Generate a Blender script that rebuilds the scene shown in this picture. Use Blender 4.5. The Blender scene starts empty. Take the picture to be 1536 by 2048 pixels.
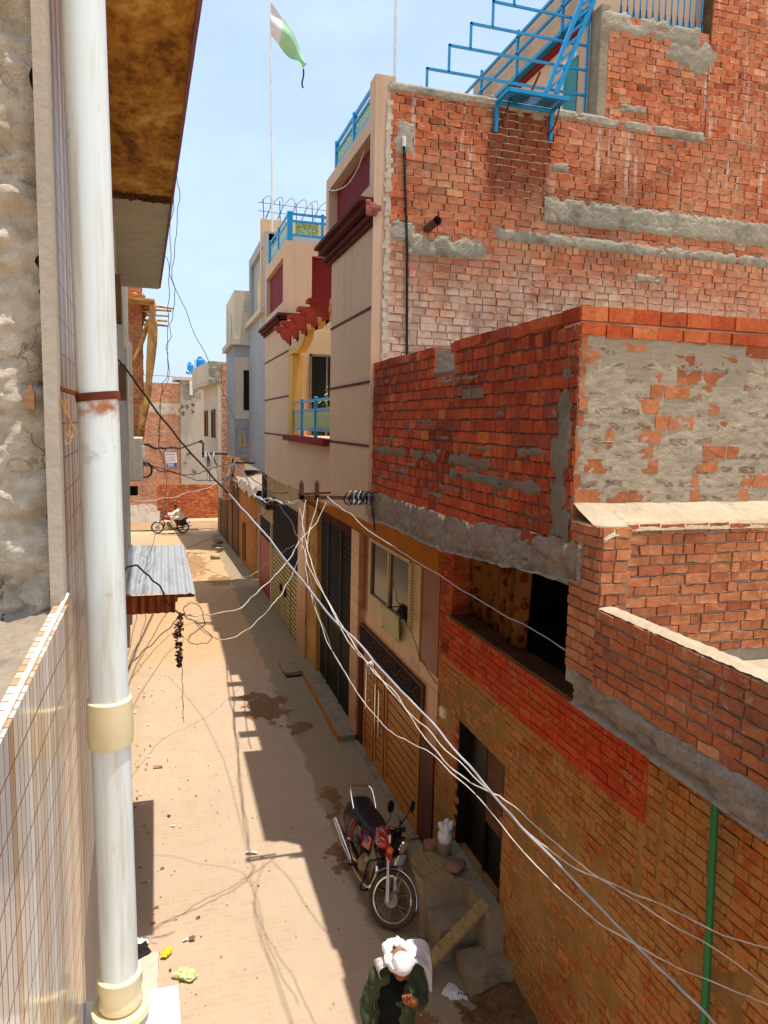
import bpy, math, random
from mathutils import Vector, Matrix, noise as mn
random.seed(7)
SC = bpy.context.scene
COL = SC.collection
R = math.radians
# ---------------------------------------------------------------- camera model (1536 x 2048 photograph)
CAMH = 6.0; FOC = 1450.0; CX, CY = 768.0, 1024.0
_dy = Vector((328 - CX, 840 - CY, FOC)).normalized()
_up = _dy.cross(Vector((1, .022, 0))).normalized()
if _up.y > 0: _up = -_up
_dx = _dy.cross(_up)
if _dx.x < 0: _dx = -_dx
def ray(px, py):
    c = Vector((px - CX, py - CY, FOC))
    return Vector((_dx.dot(c), _dy.dot(c), _up.dot(c)))
def onX(px, py, X):
    d = ray(px, py); t = X / d.x
    return Vector((X, t * d.y, CAMH + t * d.z))
def onY(px, py, Y):
    d = ray(px, py); t = Y / d.y
    return Vector((t * d.x, Y, CAMH + t * d.z))
def onZ(px, py, Z):
    d = ray(px, py); t = (Z - CAMH) / d.z
    return Vector((t * d.x, t * d.y, Z))
def onL(px, py):                       # on the street face of the house on the left
    d = ray(px, py); t = -.253 / (d.x + .0324 * d.y)
    return Vector((t * d.x, t * d.y, CAMH + t * d.z))
def LX(y): return -.20 - .036 * y
cam = bpy.data.cameras.new('camera'); co = bpy.data.objects.new('camera', cam); COL.objects.link(co)
m = Matrix(((_dx.x, -_dx.y, -_dx.z), (_dy.x, -_dy.y, -_dy.z), (_up.x, -_up.y, -_up.z))).to_4x4()
m.translation = (0, 0, CAMH)
co.matrix_world = m
cam.sensor_fit = 'HORIZONTAL'; cam.sensor_width = 36; cam.lens = 36 * FOC / 1536
cam.clip_start = .05; cam.clip_end = 3000
SC.camera = co
# ---------------------------------------------------------------- mesh helpers
class MB:
    def __init__(s): s.v = []; s.f = []; s.m = []; s.t = []
    def poly(s, pts, mat=0, tone=.5):
        b = len(s.v); s.v += [tuple(p) for p in pts]; s.f.append(tuple(range(b, b + len(pts)))); s.m.append(mat); s.t.append(tone)
    def box(s, x0, x1, y0, y1, z0, z1, mat=0, tone=.5):
        s.hexa([(x0,y0,z0),(x1,y0,z0),(x1,y1,z0),(x0,y1,z0),(x0,y0,z1),(x1,y0,z1),(x1,y1,z1),(x0,y1,z1)], mat, tone)
    def hexa(s, p, mat=0, tone=.5):
        b = len(s.v); s.v += [tuple(q) for q in p]
        for f in ((3,2,1,0),(4,5,6,7),(0,1,5,4),(1,2,6,5),(2,3,7,6),(3,0,4,7)):
            s.f.append(tuple(b + i for i in f)); s.m.append(mat); s.t.append(tone)
    def obox(s, c, a, b, n, mat=0, tone=.5):      # centre and three half-axis vectors
        c, a, b, n = Vector(c), Vector(a), Vector(b), Vector(n)
        s.hexa([c-a-b-n, c+a-b-n, c+a+b-n, c-a+b-n, c-a-b+n, c+a-b+n, c+a+b+n, c-a+b+n], mat, tone)
    def bar(s, p, q, w, h=None, mat=0, up=(0, 0, 1), tone=.5):
        p, q = Vector(p), Vector(q); d = q - p; h = h or w; u = Vector(up)
        if abs(d.normalized().dot(u)) > .95: u = Vector((0, 1, 0))
        a = d.cross(u).normalized(); b = a.cross(d).normalized()
        s.obox((p + q) / 2, d / 2, a * w / 2, b * h / 2, mat, tone)
    def tube(s, pts, r, n=8, mat=0, cap=True, tone=.5, close=False, squash=None):
        pts = [Vector(p) for p in pts]; k = len(pts)
        rr = r if isinstance(r, (list, tuple)) else [r] * k
        ax = None; b0 = len(s.v)
        for i, p in enumerate(pts):
            if close: d = pts[(i + 1) % k] - pts[i - 1]
            else: d = pts[min(i + 1, k - 1)] - pts[max(i - 1, 0)]
            d = d.normalized() if d.length > 1e-9 else Vector((0, 0, 1))
            if ax is None:
                ax = d.orthogonal().normalized()
                if abs(d.z) < .9: ax = Vector((0, 0, 1)) - d * d.z; ax.normalize()
            ax = (ax - d * ax.dot(d)).normalized(); bx = d.cross(ax)
            for j in range(n):
                t = 2 * math.pi * j / n
                sq = squash or (1, 1)
                s.v.append(tuple(p + ax * math.cos(t) * rr[i] * sq[0] + bx * math.sin(t) * rr[i] * sq[1]))
        for i in range(k if close else k - 1):
            for j in range(n):
                a, c = b0 + i * n, b0 + ((i + 1) % k) * n
                s.f.append((a + j, a + (j + 1) % n, c + (j + 1) % n, c + j)); s.m.append(mat); s.t.append(tone)
        if cap and not close:
            s.f.append(tuple(b0 + j for j in range(n))[::-1]); s.m.append(mat); s.t.append(tone)
            s.f.append(tuple(b0 + (k - 1) * n + j for j in range(n))); s.m.append(mat); s.t.append(tone)
    def lathe(s, prof, o, axis=(0, 0, 1), n=24, mat=0, tone=.5, sx=1, sy=1, ref=None, cap=True):
        o = Vector(o); w = Vector(axis).normalized(); a = Vector(ref).normalized() if ref else w.orthogonal().normalized(); b = w.cross(a); b0 = len(s.v)
        for r, h in prof:
            for j in range(n):
                t = 2 * math.pi * j / n
                s.v.append(tuple(o + w * h + a * math.cos(t) * r * sx + b * math.sin(t) * r * sy))
        for i in range(len(prof) - 1):
            for j in range(n):
                a0, c0 = b0 + i * n, b0 + (i + 1) * n
                s.f.append((a0 + j, a0 + (j + 1) % n, c0 + (j + 1) % n, c0 + j)); s.m.append(mat); s.t.append(tone)
        if not cap: return
        if prof[0][0] > 1e-5: s.f.append(tuple(b0 + j for j in range(n))[::-1]); s.m.append(mat); s.t.append(tone)
        if prof[-1][0] > 1e-5: s.f.append(tuple(b0 + (len(prof) - 1) * n + j for j in range(n))); s.m.append(mat); s.t.append(tone)
    def prism(s, pts, ex, mat=0, tone=.5, side=None):  # planar outline extruded by a vector
        pts = [Vector(p) for p in pts]; ex = Vector(ex); k = len(pts)
        s.poly(pts, mat, tone); s.poly([p + ex for p in pts][::-1], mat, tone)
        for i in range(k):
            j = (i + 1) % k
            s.poly([pts[j], pts[i], pts[i] + ex, pts[j] + ex], mat if side is None else side, tone)
    def ell(s, c, rx, ry, rz, n=12, mat=0, rot=None):
        c = Vector(c); b0 = len(s.v); k = n // 2 + 1
        for i in range(k):
            ph = math.pi * i / (k - 1)
            for j in range(n):
                t = 2 * math.pi * j / n
                p = Vector((rx * math.sin(ph) * math.cos(t), ry * math.sin(ph) * math.sin(t), rz * math.cos(ph)))
                if rot: p = rot @ p
                s.v.append(tuple(c + p))
        for i in range(k - 1):
            for j in range(n):
                s.f.append((b0 + i * n + j, b0 + (i + 1) * n + j, b0 + (i + 1) * n + (j + 1) % n, b0 + i * n + (j + 1) % n)); s.m.append(mat); s.t.append(.5)
    def surf(s, fn, nu, nv, mat=0, tone=.5, keep=None):   # grid of points fn(u, v)
        b0 = len(s.v)
        for i in range(nu + 1):
            for j in range(nv + 1): s.v.append(tuple(fn(i / nu, j / nv)))
        for i in range(nu):
            for j in range(nv):
                if keep and not keep((i + .5) / nu, (j + .5) / nv): continue
                a = b0 + i * (nv + 1) + j
                s.f.append((a, a + nv + 1, a + nv + 2, a + 1)); s.m.append(mat); s.t.append(tone)
    def build(s, name, mats, parent=None, smooth=False, local=False, mods=None):
        off = Vector((0, 0, 0))
        if parent is not None and not local:
            q = parent
            while q is not None: off += Vector(q.location); q = q.parent
        me = bpy.data.meshes.new(name)
        me.from_pydata([(x - off.x, y - off.y, z - off.z) for x, y, z in s.v], [], s.f)
        if not isinstance(mats, (list, tuple)): mats = [mats]
        for q in mats: me.materials.append(q)
        me.polygons.foreach_set('material_index', [min(i, len(mats) - 1) for i in s.m])
        if smooth: me.polygons.foreach_set('use_smooth', [True] * len(s.f))
        at = me.attributes.new('tone', 'FLOAT', 'FACE'); at.data.foreach_set('value', s.t)
        me.validate(); me.update()
        o = bpy.data.objects.new(name, me); COL.objects.link(o)
        if parent is not None: o.parent = parent
        if smooth == 'auto':
            bm_fix(me, 40)
        return o
def bm_fix(me, ang):
    import bmesh
    bm = bmesh.new(); bm.from_mesh(me); bmesh.ops.remove_doubles(bm, verts=bm.verts, dist=1e-5); bmesh.ops.recalc_face_normals(bm, faces=bm.faces)
    for e in bm.edges: e.smooth = (len(e.link_faces) == 2 and e.calc_face_angle(9) < R(ang))
    bm.to_mesh(me); bm.free()
def tag(o, label=None, cat=None, group=None, kind=None):
    if label: o['label'] = label
    if cat: o['category'] = cat
    if group: o['group'] = group
    if kind: o['kind'] = kind
    return o
def thing(name, label, cat, loc=(0, 0, 0), group=None, rotz=0):
    o = bpy.data.objects.new(name, None); COL.objects.link(o); o.location = loc; o.rotation_euler = (0, 0, rotz); o.empty_display_size = .1
    return tag(o, label, cat, group)
def bevel(o, w, seg=2):
    b = o.modifiers.new('bevel', 'BEVEL'); b.width = w; b.segments = seg; b.limit_method = 'ANGLE'; b.angle_limit = R(35); return o
def cr(pts, k=6):                      # Catmull-Rom through points
    pts = [Vector(p) for p in pts]; out = []
    for i in range(len(pts) - 1):
        p0 = pts[max(i - 1, 0)]; p1 = pts[i]; p2 = pts[i + 1]; p3 = pts[min(i + 2, len(pts) - 1)]
        for j in range(k):
            t = j / k
            out.append(.5 * ((2 * p1) + (p2 - p0) * t + (2 * p0 - 5 * p1 + 4 * p2 - p3) * t * t + (3 * p1 - p0 - 3 * p2 + p3) * t ** 3))
    out.append(pts[-1]); return out
def nz(x, y, z=0, sc=1, oct=3):
    return mn.fractal(Vector((x * sc, y * sc, z * sc)), 1.0, 2.0, oct)
# ---------------------------------------------------------------- material helpers
class MT:
    def __init__(s, name, rough=.85, metal=0, spec=.35):
        s.m = bpy.data.materials.new(name); s.m.use_nodes = True; s.nt = s.m.node_tree
        s.b = s.nt.nodes['Principled BSDF']; s.b.inputs['Roughness'].default_value = rough; s.b.inputs['Metallic'].default_value = metal
        s.b.inputs['Specular IOR Level'].default_value = spec; s._o = None
    def n(s, t, ins=None, **props):
        q = s.nt.nodes.new(t)
        for k, v in props.items(): setattr(q, k, v)
        for k, v in (ins or {}).items(): s.put(q.inputs[k], v)
        return q
    def put(s, sock, v):
        if isinstance(v, bpy.types.NodeSocket): s.nt.links.new(v, sock)
        elif isinstance(v, (tuple, list)) and len(v) == 3 and sock.type == 'RGBA': sock.default_value = (*v, 1)
        else: sock.default_value = v
    def obj(s):
        if s._o is None: s._o = s.n('ShaderNodeTexCoord').outputs['Object']
        return s._o
    def pos(s): return s.n('ShaderNodeNewGeometry').outputs['Position']
    def xyz(s, v=None): 
        q = s.n('ShaderNodeSeparateXYZ', {0: v or s.pos()}); return q.outputs
    def comb(s, x=0, y=0, z=0): return s.n('ShaderNodeCombineXYZ', {0: x, 1: y, 2: z}).outputs[0]
    def noise(s, sc, det=4, ro=.55, vec=None, dist=0):
        return s.n('ShaderNodeTexNoise', {'Vector': vec or s.obj(), 'Scale': sc, 'Detail': det, 'Roughness': ro, 'Distortion': dist}).outputs['Fac']
    def scl(s, v, f): return s.n('ShaderNodeVectorMath', {0: v, 1: f}, operation='MULTIPLY').outputs[0]
    def ramp(s, f, stops):
        q = s.n('ShaderNodeValToRGB', {0: f}); e = q.color_ramp.elements
        while len(e) < len(stops): e.new(.5)
        for el, (p, c) in zip(e, stops):
            el.position = p; el.color = (*c, 1) if not isinstance(c, (int, float)) else (c, c, c, 1)
        return q.outputs[0]
    def mix(s, f, a, b, mode='MIX'):
        q = s.n('ShaderNodeMix', data_type='RGBA', blend_type=mode)
        s.put(q.inputs[0], f); s.put(q.inputs[6], a); s.put(q.inputs[7], b); return q.outputs[2]
    def ma(s, op, a, b=0, c=0, clamp=False):
        q = s.n('ShaderNodeMath', operation=op, use_clamp=clamp); s.put(q.inputs[0], a); s.put(q.inputs[1], b); s.put(q.inputs[2], c); return q.outputs[0]
    def step(s, v, lo, hi): return s.n('ShaderNodeMapRange', {0: v, 1: lo, 2: hi, 3: 0, 4: 1}, interpolation_type='SMOOTHSTEP').outputs[0]
    def attr(s, nm='tone'): return s.n('ShaderNodeAttribute', attribute_name=nm).outputs['Fac']
    def bump(s, h, st=.4, d=.01):
        q = s.n('ShaderNodeBump', {'Height': h, 'Strength': st, 'Distance': d}); s.put(s.b.inputs['Normal'], q.outputs[0])
    def col(s, c): s.put(s.b.inputs['Base Color'], c); return s
    def ro(s, c): s.put(s.b.inputs['Roughness'], c); return s
def S(r, g, b, k=1.0):                 # an sRGB triple as linear colour
    f = lambda u: (u / 12.92 if u <= .04045 else ((u + .055) / 1.055) ** 2.4)
    return tuple(min(1, f(q / 255) * k) for q in (r, g, b))
def sc3(c, k): return tuple(min(1, q * k) for q in c)
def plain(name, c, rough=.6, metal=0, var=.12, sc=6, spec=.4, bump=0, bsc=40):
    t = MT(name, rough, metal, spec); f = t.noise(sc, 5)
    t.col(t.ramp(f, [(.3, sc3(c, 1 - var)), (.7, sc3(c, 1 + var))]))
    if bump: t.bump(t.noise(bsc, 5), bump, .01)
    return t.m
def plaster(name, c, c2, rough=.92, big=.8, bump=.35, bsc=25, streak=.0, dirt=None, dscale=2.2):
    t = MT(name, rough, 0, .2)
    f = t.mix(.35, t.noise(big, 6, .6), t.noise(big * 9, 5, .6))
    k = t.ramp(f, [(.32, c2), (.62, c)])
    if streak:
        v = t.scl(t.obj(), (5, 5, .35))
        k = t.mix(t.ma('MULTIPLY', t.step(t.noise(1.6, 5, .6, v), .5, .75), streak), k, dirt or sc3(c2, .5))
    elif dirt:
        k = t.mix(t.ma('MULTIPLY', t.step(t.noise(dscale, 6, .65), .52, .7), .7), k, dirt)
    t.col(k); h = t.ma('ADD', t.noise(bsc, 6, .6), t.ma('MULTIPLY', t.noise(bsc * .2, 4), 1.5)); t.bump(h, bump, .012)
    return t.m
def brick(name, pal, smear=.35, smc=(.3, .26, .2), bump=.7, low=None, dirt=None, streak=None, dark_zone=None, ssc=3.0):
    t = MT(name, .93, 0, .15)
    pal = sorted(pal, key=lambda c: c[0] * .5 + c[1]); a = t.attr(); k = t.ramp(a, [(i / max(1, len(pal) - 1), c) for i, c in enumerate(pal)])
    g = t.mix(.5, t.noise(55, 6, .7), t.noise(17, 5, .65)); k = t.mix(.8, k, t.ramp(g, [(.3, (.4, .38, .36)), (.48, (.95, .93, .9)), (.66, (1.3, 1.3, 1.3))]), 'MULTIPLY')
    k = t.mix(t.ma('MULTIPLY', t.step(t.noise(31, 5, .7), .56, .7), .45), k, sc3(smc, .9))
    k = t.mix(t.ma('MULTIPLY', t.step(t.noise(.9, 6, .6), .46, .7), .6), k, sc3(pal[0], .62))
    k = t.mix(t.ma('MULTIPLY', t.step(t.noise(9, 5, .6), .45, .75), .35), k, sc3(pal[0], .45))
    if low:                            # whitish salts below a height
        z = t.xyz()[2]; f = t.ma('SUBTRACT', 1, t.step(t.ma('ADD', z, t.ma('MULTIPLY', t.noise(1.3, 4), 1.6)), low[0], low[1]))
        f = t.ma('MULTIPLY', f, t.ma('ADD', .4, t.step(t.noise(6, 5, .65), .3, .65)))
        k = t.mix(t.ma('MULTIPLY', f, low[2], clamp=True), k, low[3])
    if dirt:
        k = t.mix(t.ma('MULTIPLY', t.step(t.noise(1.1, 5, .6), .42, .66), dirt[0]), k, dirt[1])
    sm = t.step(t.mix(.5, t.noise(ssc, 6, .7), t.noise(ssc * 7, 5, .7)), .66 - smear * .4, .74 - smear * .3)
    k = t.mix(t.ma('MULTIPLY', sm, .85), k, smc)
    if streak:                         # lime runs below the coping
        z = t.xyz()[2]; f = t.ma('MULTIPLY', t.step(t.noise(1.0, 6, .65, t.scl(t.obj(), (11, 11, .7))), .56, .66), t.step(z, streak[0], streak[1]))
        k = t.mix(t.ma('MULTIPLY', f, streak[2]), k, streak[3])
    if dark_zone:                           # darker red-brown area with wavy sides and lower edge
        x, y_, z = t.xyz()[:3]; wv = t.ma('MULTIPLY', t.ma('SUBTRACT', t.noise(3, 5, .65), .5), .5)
        fx = t.ma('MULTIPLY', t.step(t.ma('ADD', x, wv), dark_zone[0], dark_zone[0] + .12), t.ma('SUBTRACT', 1, t.step(t.ma('ADD', x, wv), dark_zone[1], dark_zone[1] + .1)))
        fz = t.step(t.ma('ADD', z, t.ma('MULTIPLY', wv, 2)), dark_zone[2], dark_zone[2] + .5)
        k = t.mix(t.ma('MULTIPLY', t.ma('MULTIPLY', fx, fz), .7), k, dark_zone[3])
    t.col(k); t.bump(t.ma('ADD', t.noise(90, 6, .7), t.ma('MULTIPLY', t.noise(22, 4), 1.4)), bump, .006)
    return t.m
# brick bond with real bricks: u along the wall, v up, n outwards
def bricks(mb, o, u, n, W, Hh, bl=.225, bh=.077, mo=.011, proud=.009, hole=None, header=0.0, jit=1.0, lip=.0, bmat=0, mmat=1, core=None, rnd=random, tone=None):
    o, u, n = Vector(o), Vector(u).normalized(), Vector(n).normalized(); up = Vector((0, 0, 1))
    rows = int(round(Hh / bh)); bh = Hh / rows
    for i in range(rows):
        hd = header and (rnd.random() < header); L = bl / 2 if hd else bl
        x = -rnd.random() * L if jit else 0
        x = -(L / 2 if i % 2 else 0) - rnd.random() * .03
        wob = 0
        while x < W:
            l = L * (1 + rnd.uniform(-.07, .07) * jit)
            if not hd and rnd.random() < .1: l *= .5
            a, b = max(x, 0), min(x + l - mo, W); x += l
            if b - a < .02: continue
            z0 = i * bh + mo * .5 + rnd.uniform(-.003, .003) * jit; z1 = (i + 1) * bh - mo * .5 + rnd.uniform(-.003, .003) * jit
            if hole and hole((a + b) / 2, (z0 + z1) / 2): continue
            pr = proud * rnd.uniform(.55, 1.35)
            q = []
            j = lambda s: rnd.uniform(-s, s) * jit
            e = .004
            for (s, t) in ((a+e, z0), ((a*2+b)/3, z0), ((a+b*2)/3, z0), (b-e, z0), (b, z0+e), (b, z1-e), (b-e, z1), ((a+b*2)/3, z1), ((a*2+b)/3, z1), (a+e, z1), (a, z1-e), (a, z0+e)):
                q.append((s + j(.0025), t + j(.0035)))
            tn = min(1, max(0, rnd.gauss(.5, .2))) if tone is None else tone(rnd, (a + b) / 2, (z0 + z1) / 2)
            fr = [o + u * s + up * t + n * (pr + j(.0015)) for s, t in q]
            bk = [o + u * s + up * t - n * .004 for s, t in q]
            mb.poly(fr, bmat, tn); k = len(q)
            for m_ in range(k):
                m2 = (m_ + 1) % k; mb.poly([fr[m2], fr[m_], bk[m_], bk[m2]], bmat, tn)
        if lip:                        # mortar squeezed out under each course
            s = 0; pv = None; nseg = max(2, int(W / .055)); ring = []
            for c in range(nseg + 1):
                ss = W * c / nseg; z = i * bh + rnd.uniform(-.004, .004); p = max(.001, proud * .5 + lip * rnd.uniform(-.9, 1.25)); hh = mo * rnd.uniform(.3, .75)
                if hole and hole(min(ss, W - .01), i * bh + .01): p = -.002
                ring.append((o + u * ss + up * (z + hh) - n * .003, o + u * ss + up * (z + hh * .55) + n * p, o + u * ss + up * (z - hh * .5) + n * p * .8, o + u * ss + up * (z - hh) - n * .003))
            for c in range(nseg):
                for k in range(3): mb.poly([ring[c][k], ring[c][k+1], ring[c+1][k+1], ring[c+1][k]], mmat + 1, .5)
# plaster skin of irregular outline on a wall
def patch(mb, o, u, n, W, Hh, cell=.03, th=.012, thr=.0, sc=4, seed=0, mat=0, edge=.25, base=.35, amp=1.0, hole=None, v=(0, 0, 1), fill=False):
    o, u, n, v = Vector(o), Vector(u).normalized(), Vector(n).normalized(), Vector(v).normalized()
    nu, nv = max(2, int(W / cell)), max(2, int(Hh / cell))
    def hgt(a, b):
        x, z = a * W, b * Hh
        ed = min(x, W - x, z, Hh - z) / max(1e-6, edge * min(W, Hh)); ed = min(1, ed)
        f = base + nz(x + seed * 7.3, z, seed, sc, 5) * amp
        if not fill: f = f + ed - 1 + .12
        if hole: f -= hole(x, z)
        return f
    H = [[hgt(i / nu, j / nv) for j in range(nv + 1)] for i in range(nu + 1)]
    b0 = len(mb.v)
    for i in range(nu + 1):
        for j in range(nv + 1):
            h = H[i][j]; d = -.004 if h < thr else th * (.45 + .55 * min(1.4, (h - thr) * 1.6)) + .15 * th * nz(i * .7, j * .7, seed + 3, 1, 2)
            mb.v.append(tuple(o + u * (W * i / nu) + v * (Hh * j / nv) + n * d))
    for i in range(nu):
        for j in range(nv):
            if max(H[i][j], H[i+1][j], H[i][j+1], H[i+1][j+1]) < thr: continue
            a = b0 + i * (nv + 1) + j
            mb.f.append((a, a + nv + 1, a + nv + 2, a + 1)); mb.m.append(mat); mb.t.append(.5)
# ---------------------------------------------------------------- world, sun
SUN = Vector((.12, -.085, 1)).normalized()         # towards the sun
el = math.asin(SUN.z); az = math.atan2(SUN.x, SUN.y)
w = bpy.data.worlds.new('World'); SC.world = w; w.use_nodes = True; nt = w.node_tree
bg = nt.nodes['Background']; sky = nt.nodes.new('ShaderNodeTexSky'); sky.sky_type = 'NISHITA'; sky.sun_disc = False
sky.sun_elevation = el; sky.sun_rotation = az; sky.air_density = 1.0; sky.dust_density = 3.0; sky.ozone_density = 1.0; sky.altitude = 200
nt.links.new(sky.outputs[0], bg.inputs[0]); bg.inputs[1].default_value = .15
# thin summer cloud veil, part of the sky itself
tc = nt.nodes.new('ShaderNodeTexCoord'); mp = nt.nodes.new('ShaderNodeMapping'); mp.inputs['Scale'].default_value = (1.2, 1.2, 3.0)
ns = nt.nodes.new('ShaderNodeTexNoise'); ns.inputs['Scale'].default_value = 1.9; ns.inputs['Detail'].default_value = 7; ns.inputs['Roughness'].default_value = .6
mr = nt.nodes.new('ShaderNodeMapRange'); mr.inputs[1].default_value = .48; mr.inputs[2].default_value = .85; mr.inputs[3].default_value = .45; mr.inputs[4].default_value = .8
mx = nt.nodes.new('ShaderNodeMix'); mx.data_type = 'RGBA'; mx.inputs[7].default_value = (4.2, 5.3, 6.9, 1)
nt.links.new(tc.outputs['Generated'], mp.inputs[0]); nt.links.new(mp.outputs[0], ns.inputs['Vector']); nt.links.new(ns.outputs['Fac'], mr.inputs[0])
nt.links.new(mr.outputs[0], mx.inputs[0]); nt.links.new(sky.outputs[0], mx.inputs[6]); nt.links.new(mx.outputs[2], bg.inputs[0])
sl = bpy.data.lights.new('sun', 'SUN'); sl.energy = 3.6; sl.angle = R(.55); sl.color = (1, .965, .91)
so = bpy.data.objects.new('sun', sl); COL.objects.link(so); so.rotation_euler = SUN.to_track_quat('Z', 'Y').to_euler(); so.location = (8, -6, 40)
vs = SC.view_settings; vs.view_transform = 'Standard'; vs.look = 'None'; vs.exposure = .5; vs.gamma = 1; vs.use_curve_mapping = False
# ---------------------------------------------------------------- materials
RED = [S(132,54,34), S(186,72,38), S(204,86,44), S(210,112,56), S(176,66,38), S(208,92,46), S(166,84,58), S(214,124,66)]
ORG = [S(140,74,46), S(184,92,56), S(198,104,64), S(204,112,70), S(208,120,76), S(214,130,84), S(226,158,104)]
OLD = [S(164,96,48), S(194,120,60), S(206,134,70), S(190,100,50), S(216,152,84), S(194,88,44), S(202,122,60)]
PINK = [S(182,104,68), S(206,132,88), S(196,120,78), S(218,152,106), S(180,98,60), S(210,138,88)]
M = {}
M['bk_big'] = brick('bk_big', ORG, .22, S(206,184,156), .8, dirt=(.4, S(208,156,116)), low=(8.2, 9.3, .8, S(220,186,158)), streak=(8.9, 9.7, .7, S(216,196,176)), dark_zone=(4.0, 4.92, 8.75, S(112,44,24)))
M['bk_red'] = brick('bk_red', RED, .30, S(164,146,124), .7, ssc=5.5)
M['bk_new'] = brick('bk_new', [S(190,84,42), S(206,104,56), S(198,92,48), S(212,124,74), S(180,80,48)], .05, S(170,150,120), .8)
M['bk_pink'] = brick('bk_pink', PINK, .22, S(178,160,134), .8)
M['bk_par'] = brick('bk_par', [S(164,98,68), S(198,120,78), S(186,102,62), S(212,146,98), S(196,114,70), S(156,96,70)], .3, S(186,166,142), .8)
M['bk_band'] = brick('bk_band', [S(206,72,38), S(216,88,46), S(196,64,36), S(212,108,62), S(200,80,44)], .36, S(186,138,90), .6)
M['bk_old'] = brick('bk_old', OLD, .56, S(188,144,86), .8, dirt=(.35, S(164,114,60)))
M['bk_far'] = brick('bk_far', [S(192,128,94), S(220,156,116), S(210,142,104), S(226,172,132)], .34, S(216,190,158), .6)
M['bk_stack'] = brick('bk_stack', [S(206,116,72), S(228,142,92), S(218,128,82), S(234,166,116), S(190,98,60)], .05, S(200,170,130), .6)
M['mortar'] = plaster('mortar', S(216,198,170), S(180,160,132), .95, 1.2, .6, 60)
M['mort_dk'] = plaster('mort_dk', S(150,132,114), S(104,86,72), .95, 1.2, .7, 60)
M['mort_gap'] = plaster('mort_gap', S(128,98,74), S(80,56,40), .95, 3, .6, 60)
M['mort_br'] = plaster('mort_br', S(178,134,78), S(132,94,50), .95, 1.2, .7, 60)
M['cement'] = plaster('cement', S(172,160,136), S(138,128,108), .95, 1.6, .6, 40, dirt=S(112,104,88))
M['cement_dk'] = plaster('cement_dk', S(140,126,106), S(108,96,80), .95, 1.6, .8, 46, dirt=S(88,78,66))
M['concrete'] = plaster('concrete', S(166,150,122), S(134,118,92), .95, 2.4, .8, 36, dirt=S(96,92,84), dscale=3.4)
M['rubble'] = plaster('rubble', S(172,154,132), S(132,114,94), .95, 2.2, 1.0, 60, dirt=S(110,98,86))
M['mud'] = plaster('mud', S(192,172,142), S(164,142,114), .95, 2.2, .9, 40, dirt=S(146,118,92), dscale=5)
M['lplaster0'] = plaster('lplaster0', S(214,196,168), S(176,156,130), .95, 2.6, 1.0, 34, dirt=S(140,120,96), dscale=4)
t = MT('lplaster', .95, 0, .15)
k = t.mix(t.step(t.mix(.5, t.noise(2.2, 6, .65), t.noise(11, 6, .7)), .36, .62), S(204,184,154), S(242,228,204))
k = t.mix(t.ma('MULTIPLY', t.step(t.noise(5, 6, .7), .56, .7), .5), k, S(146,126,100))
wv = t.n('ShaderNodeVectorMath', {0: t.obj(), 1: t.scl(t.n('ShaderNodeTexNoise', {'Vector': t.obj(), 'Scale': 5, 'Detail': 5}).outputs['Color'], (.35, .35, .35))}, operation='ADD').outputs[0]
cr_ = t.n('ShaderNodeTexVoronoi', {'Vector': wv, 'Scale': 3.2}, feature='DISTANCE_TO_EDGE').outputs['Distance']
cm_ = t.ma('MULTIPLY', t.ma('SUBTRACT', 1, t.step(cr_, .003, .010)), t.step(t.noise(1.8, 3), .54, .64))
k = t.mix(t.ma('MULTIPLY', cm_, .5), k, S(110,92,72)); t.col(k)
t.bump(t.ma('ADD', t.ma('ADD', t.noise(38, 7, .75), t.ma('MULTIPLY', t.noise(12, 6, .7, t.scl(t.obj(), (1, 1, 1.8)), .8), 2)), t.ma('MULTIPLY', cm_, -2)), 1.0, .014); M['lplaster'] = t.m
M['lwall'] = plaster('lwall', S(196,180,156), S(176,160,140), .85, 1.0, .25, 30, streak=.3)
M['lgrey'] = plaster('lgrey', S(206,196,174), S(178,170,152), .9, 1.0, .3, 30, streak=.3)
M['soffit_br'] = MT('soffit_br', .8, 0, .2); t = M['soffit_br']; v_ = t.scl(t.obj(), (1.5, .8, 1)); t.col(t.ramp(t.mix(.45, t.noise(1.5, 7, .68, v_, .5), t.noise(7, 6, .7, v_)), [(.36, S(62,36,14)), (.45, S(120,76,26)), (.54, S(176,126,48)), (.63, S(210,172,96))])); t.bump(t.ma('ADD', t.noise(14, 6, .7), t.ma('MULTIPLY', t.ma('FRACT', t.ma('MULTIPLY', t.xyz()[1], 3.4)), .5)), .4, .01); M['soffit_br'] = t.m
M['soffit_gr'] = plaster('soffit_gr', S(198,192,166), S(158,160,146), .9, .9, .2, 14)
M['beige'] = plaster('beige', S(212,178,144), S(202,166,132), .9, .5, .08, 60, streak=.35, dirt=S(170,136,108))
M['yellow'] = plaster('yellow', S(216,172,92), S(202,154,72), .85, .6, .08, 60)
M['cream'] = plaster('cream', S(226,196,150), S(216,184,136), .9, .6, .08, 60)
M['orange'] = plaster('orange', S(190,118,22), S(168,98,16), .8, .8, .1, 40, streak=.3)
M['maroon'] = plaster('maroon', S(128,34,34), S(112,26,28), .8, .9, .1, 40)
M['maroon_dk'] = plaster('maroon_dk', S(96,34,26), S(60,20,16), .85, 1.4, .2, 40, streak=.5, dirt=S(40,18,14))
M['brred'] = plaster('brred', S(172,62,44), S(146,46,34), .85, 2, .15, 40)
M['groove'] = plain('groove', S(74,18,16), .8)
M['grey'] = plaster('grey', S(170,168,164), S(152,150,148), .92, .7, .12, 50, streak=.2)
M['greylt'] = plaster('greylt', S(210,194,168), S(196,180,154), .92, .7, .12, 50, streak=.15)
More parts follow.
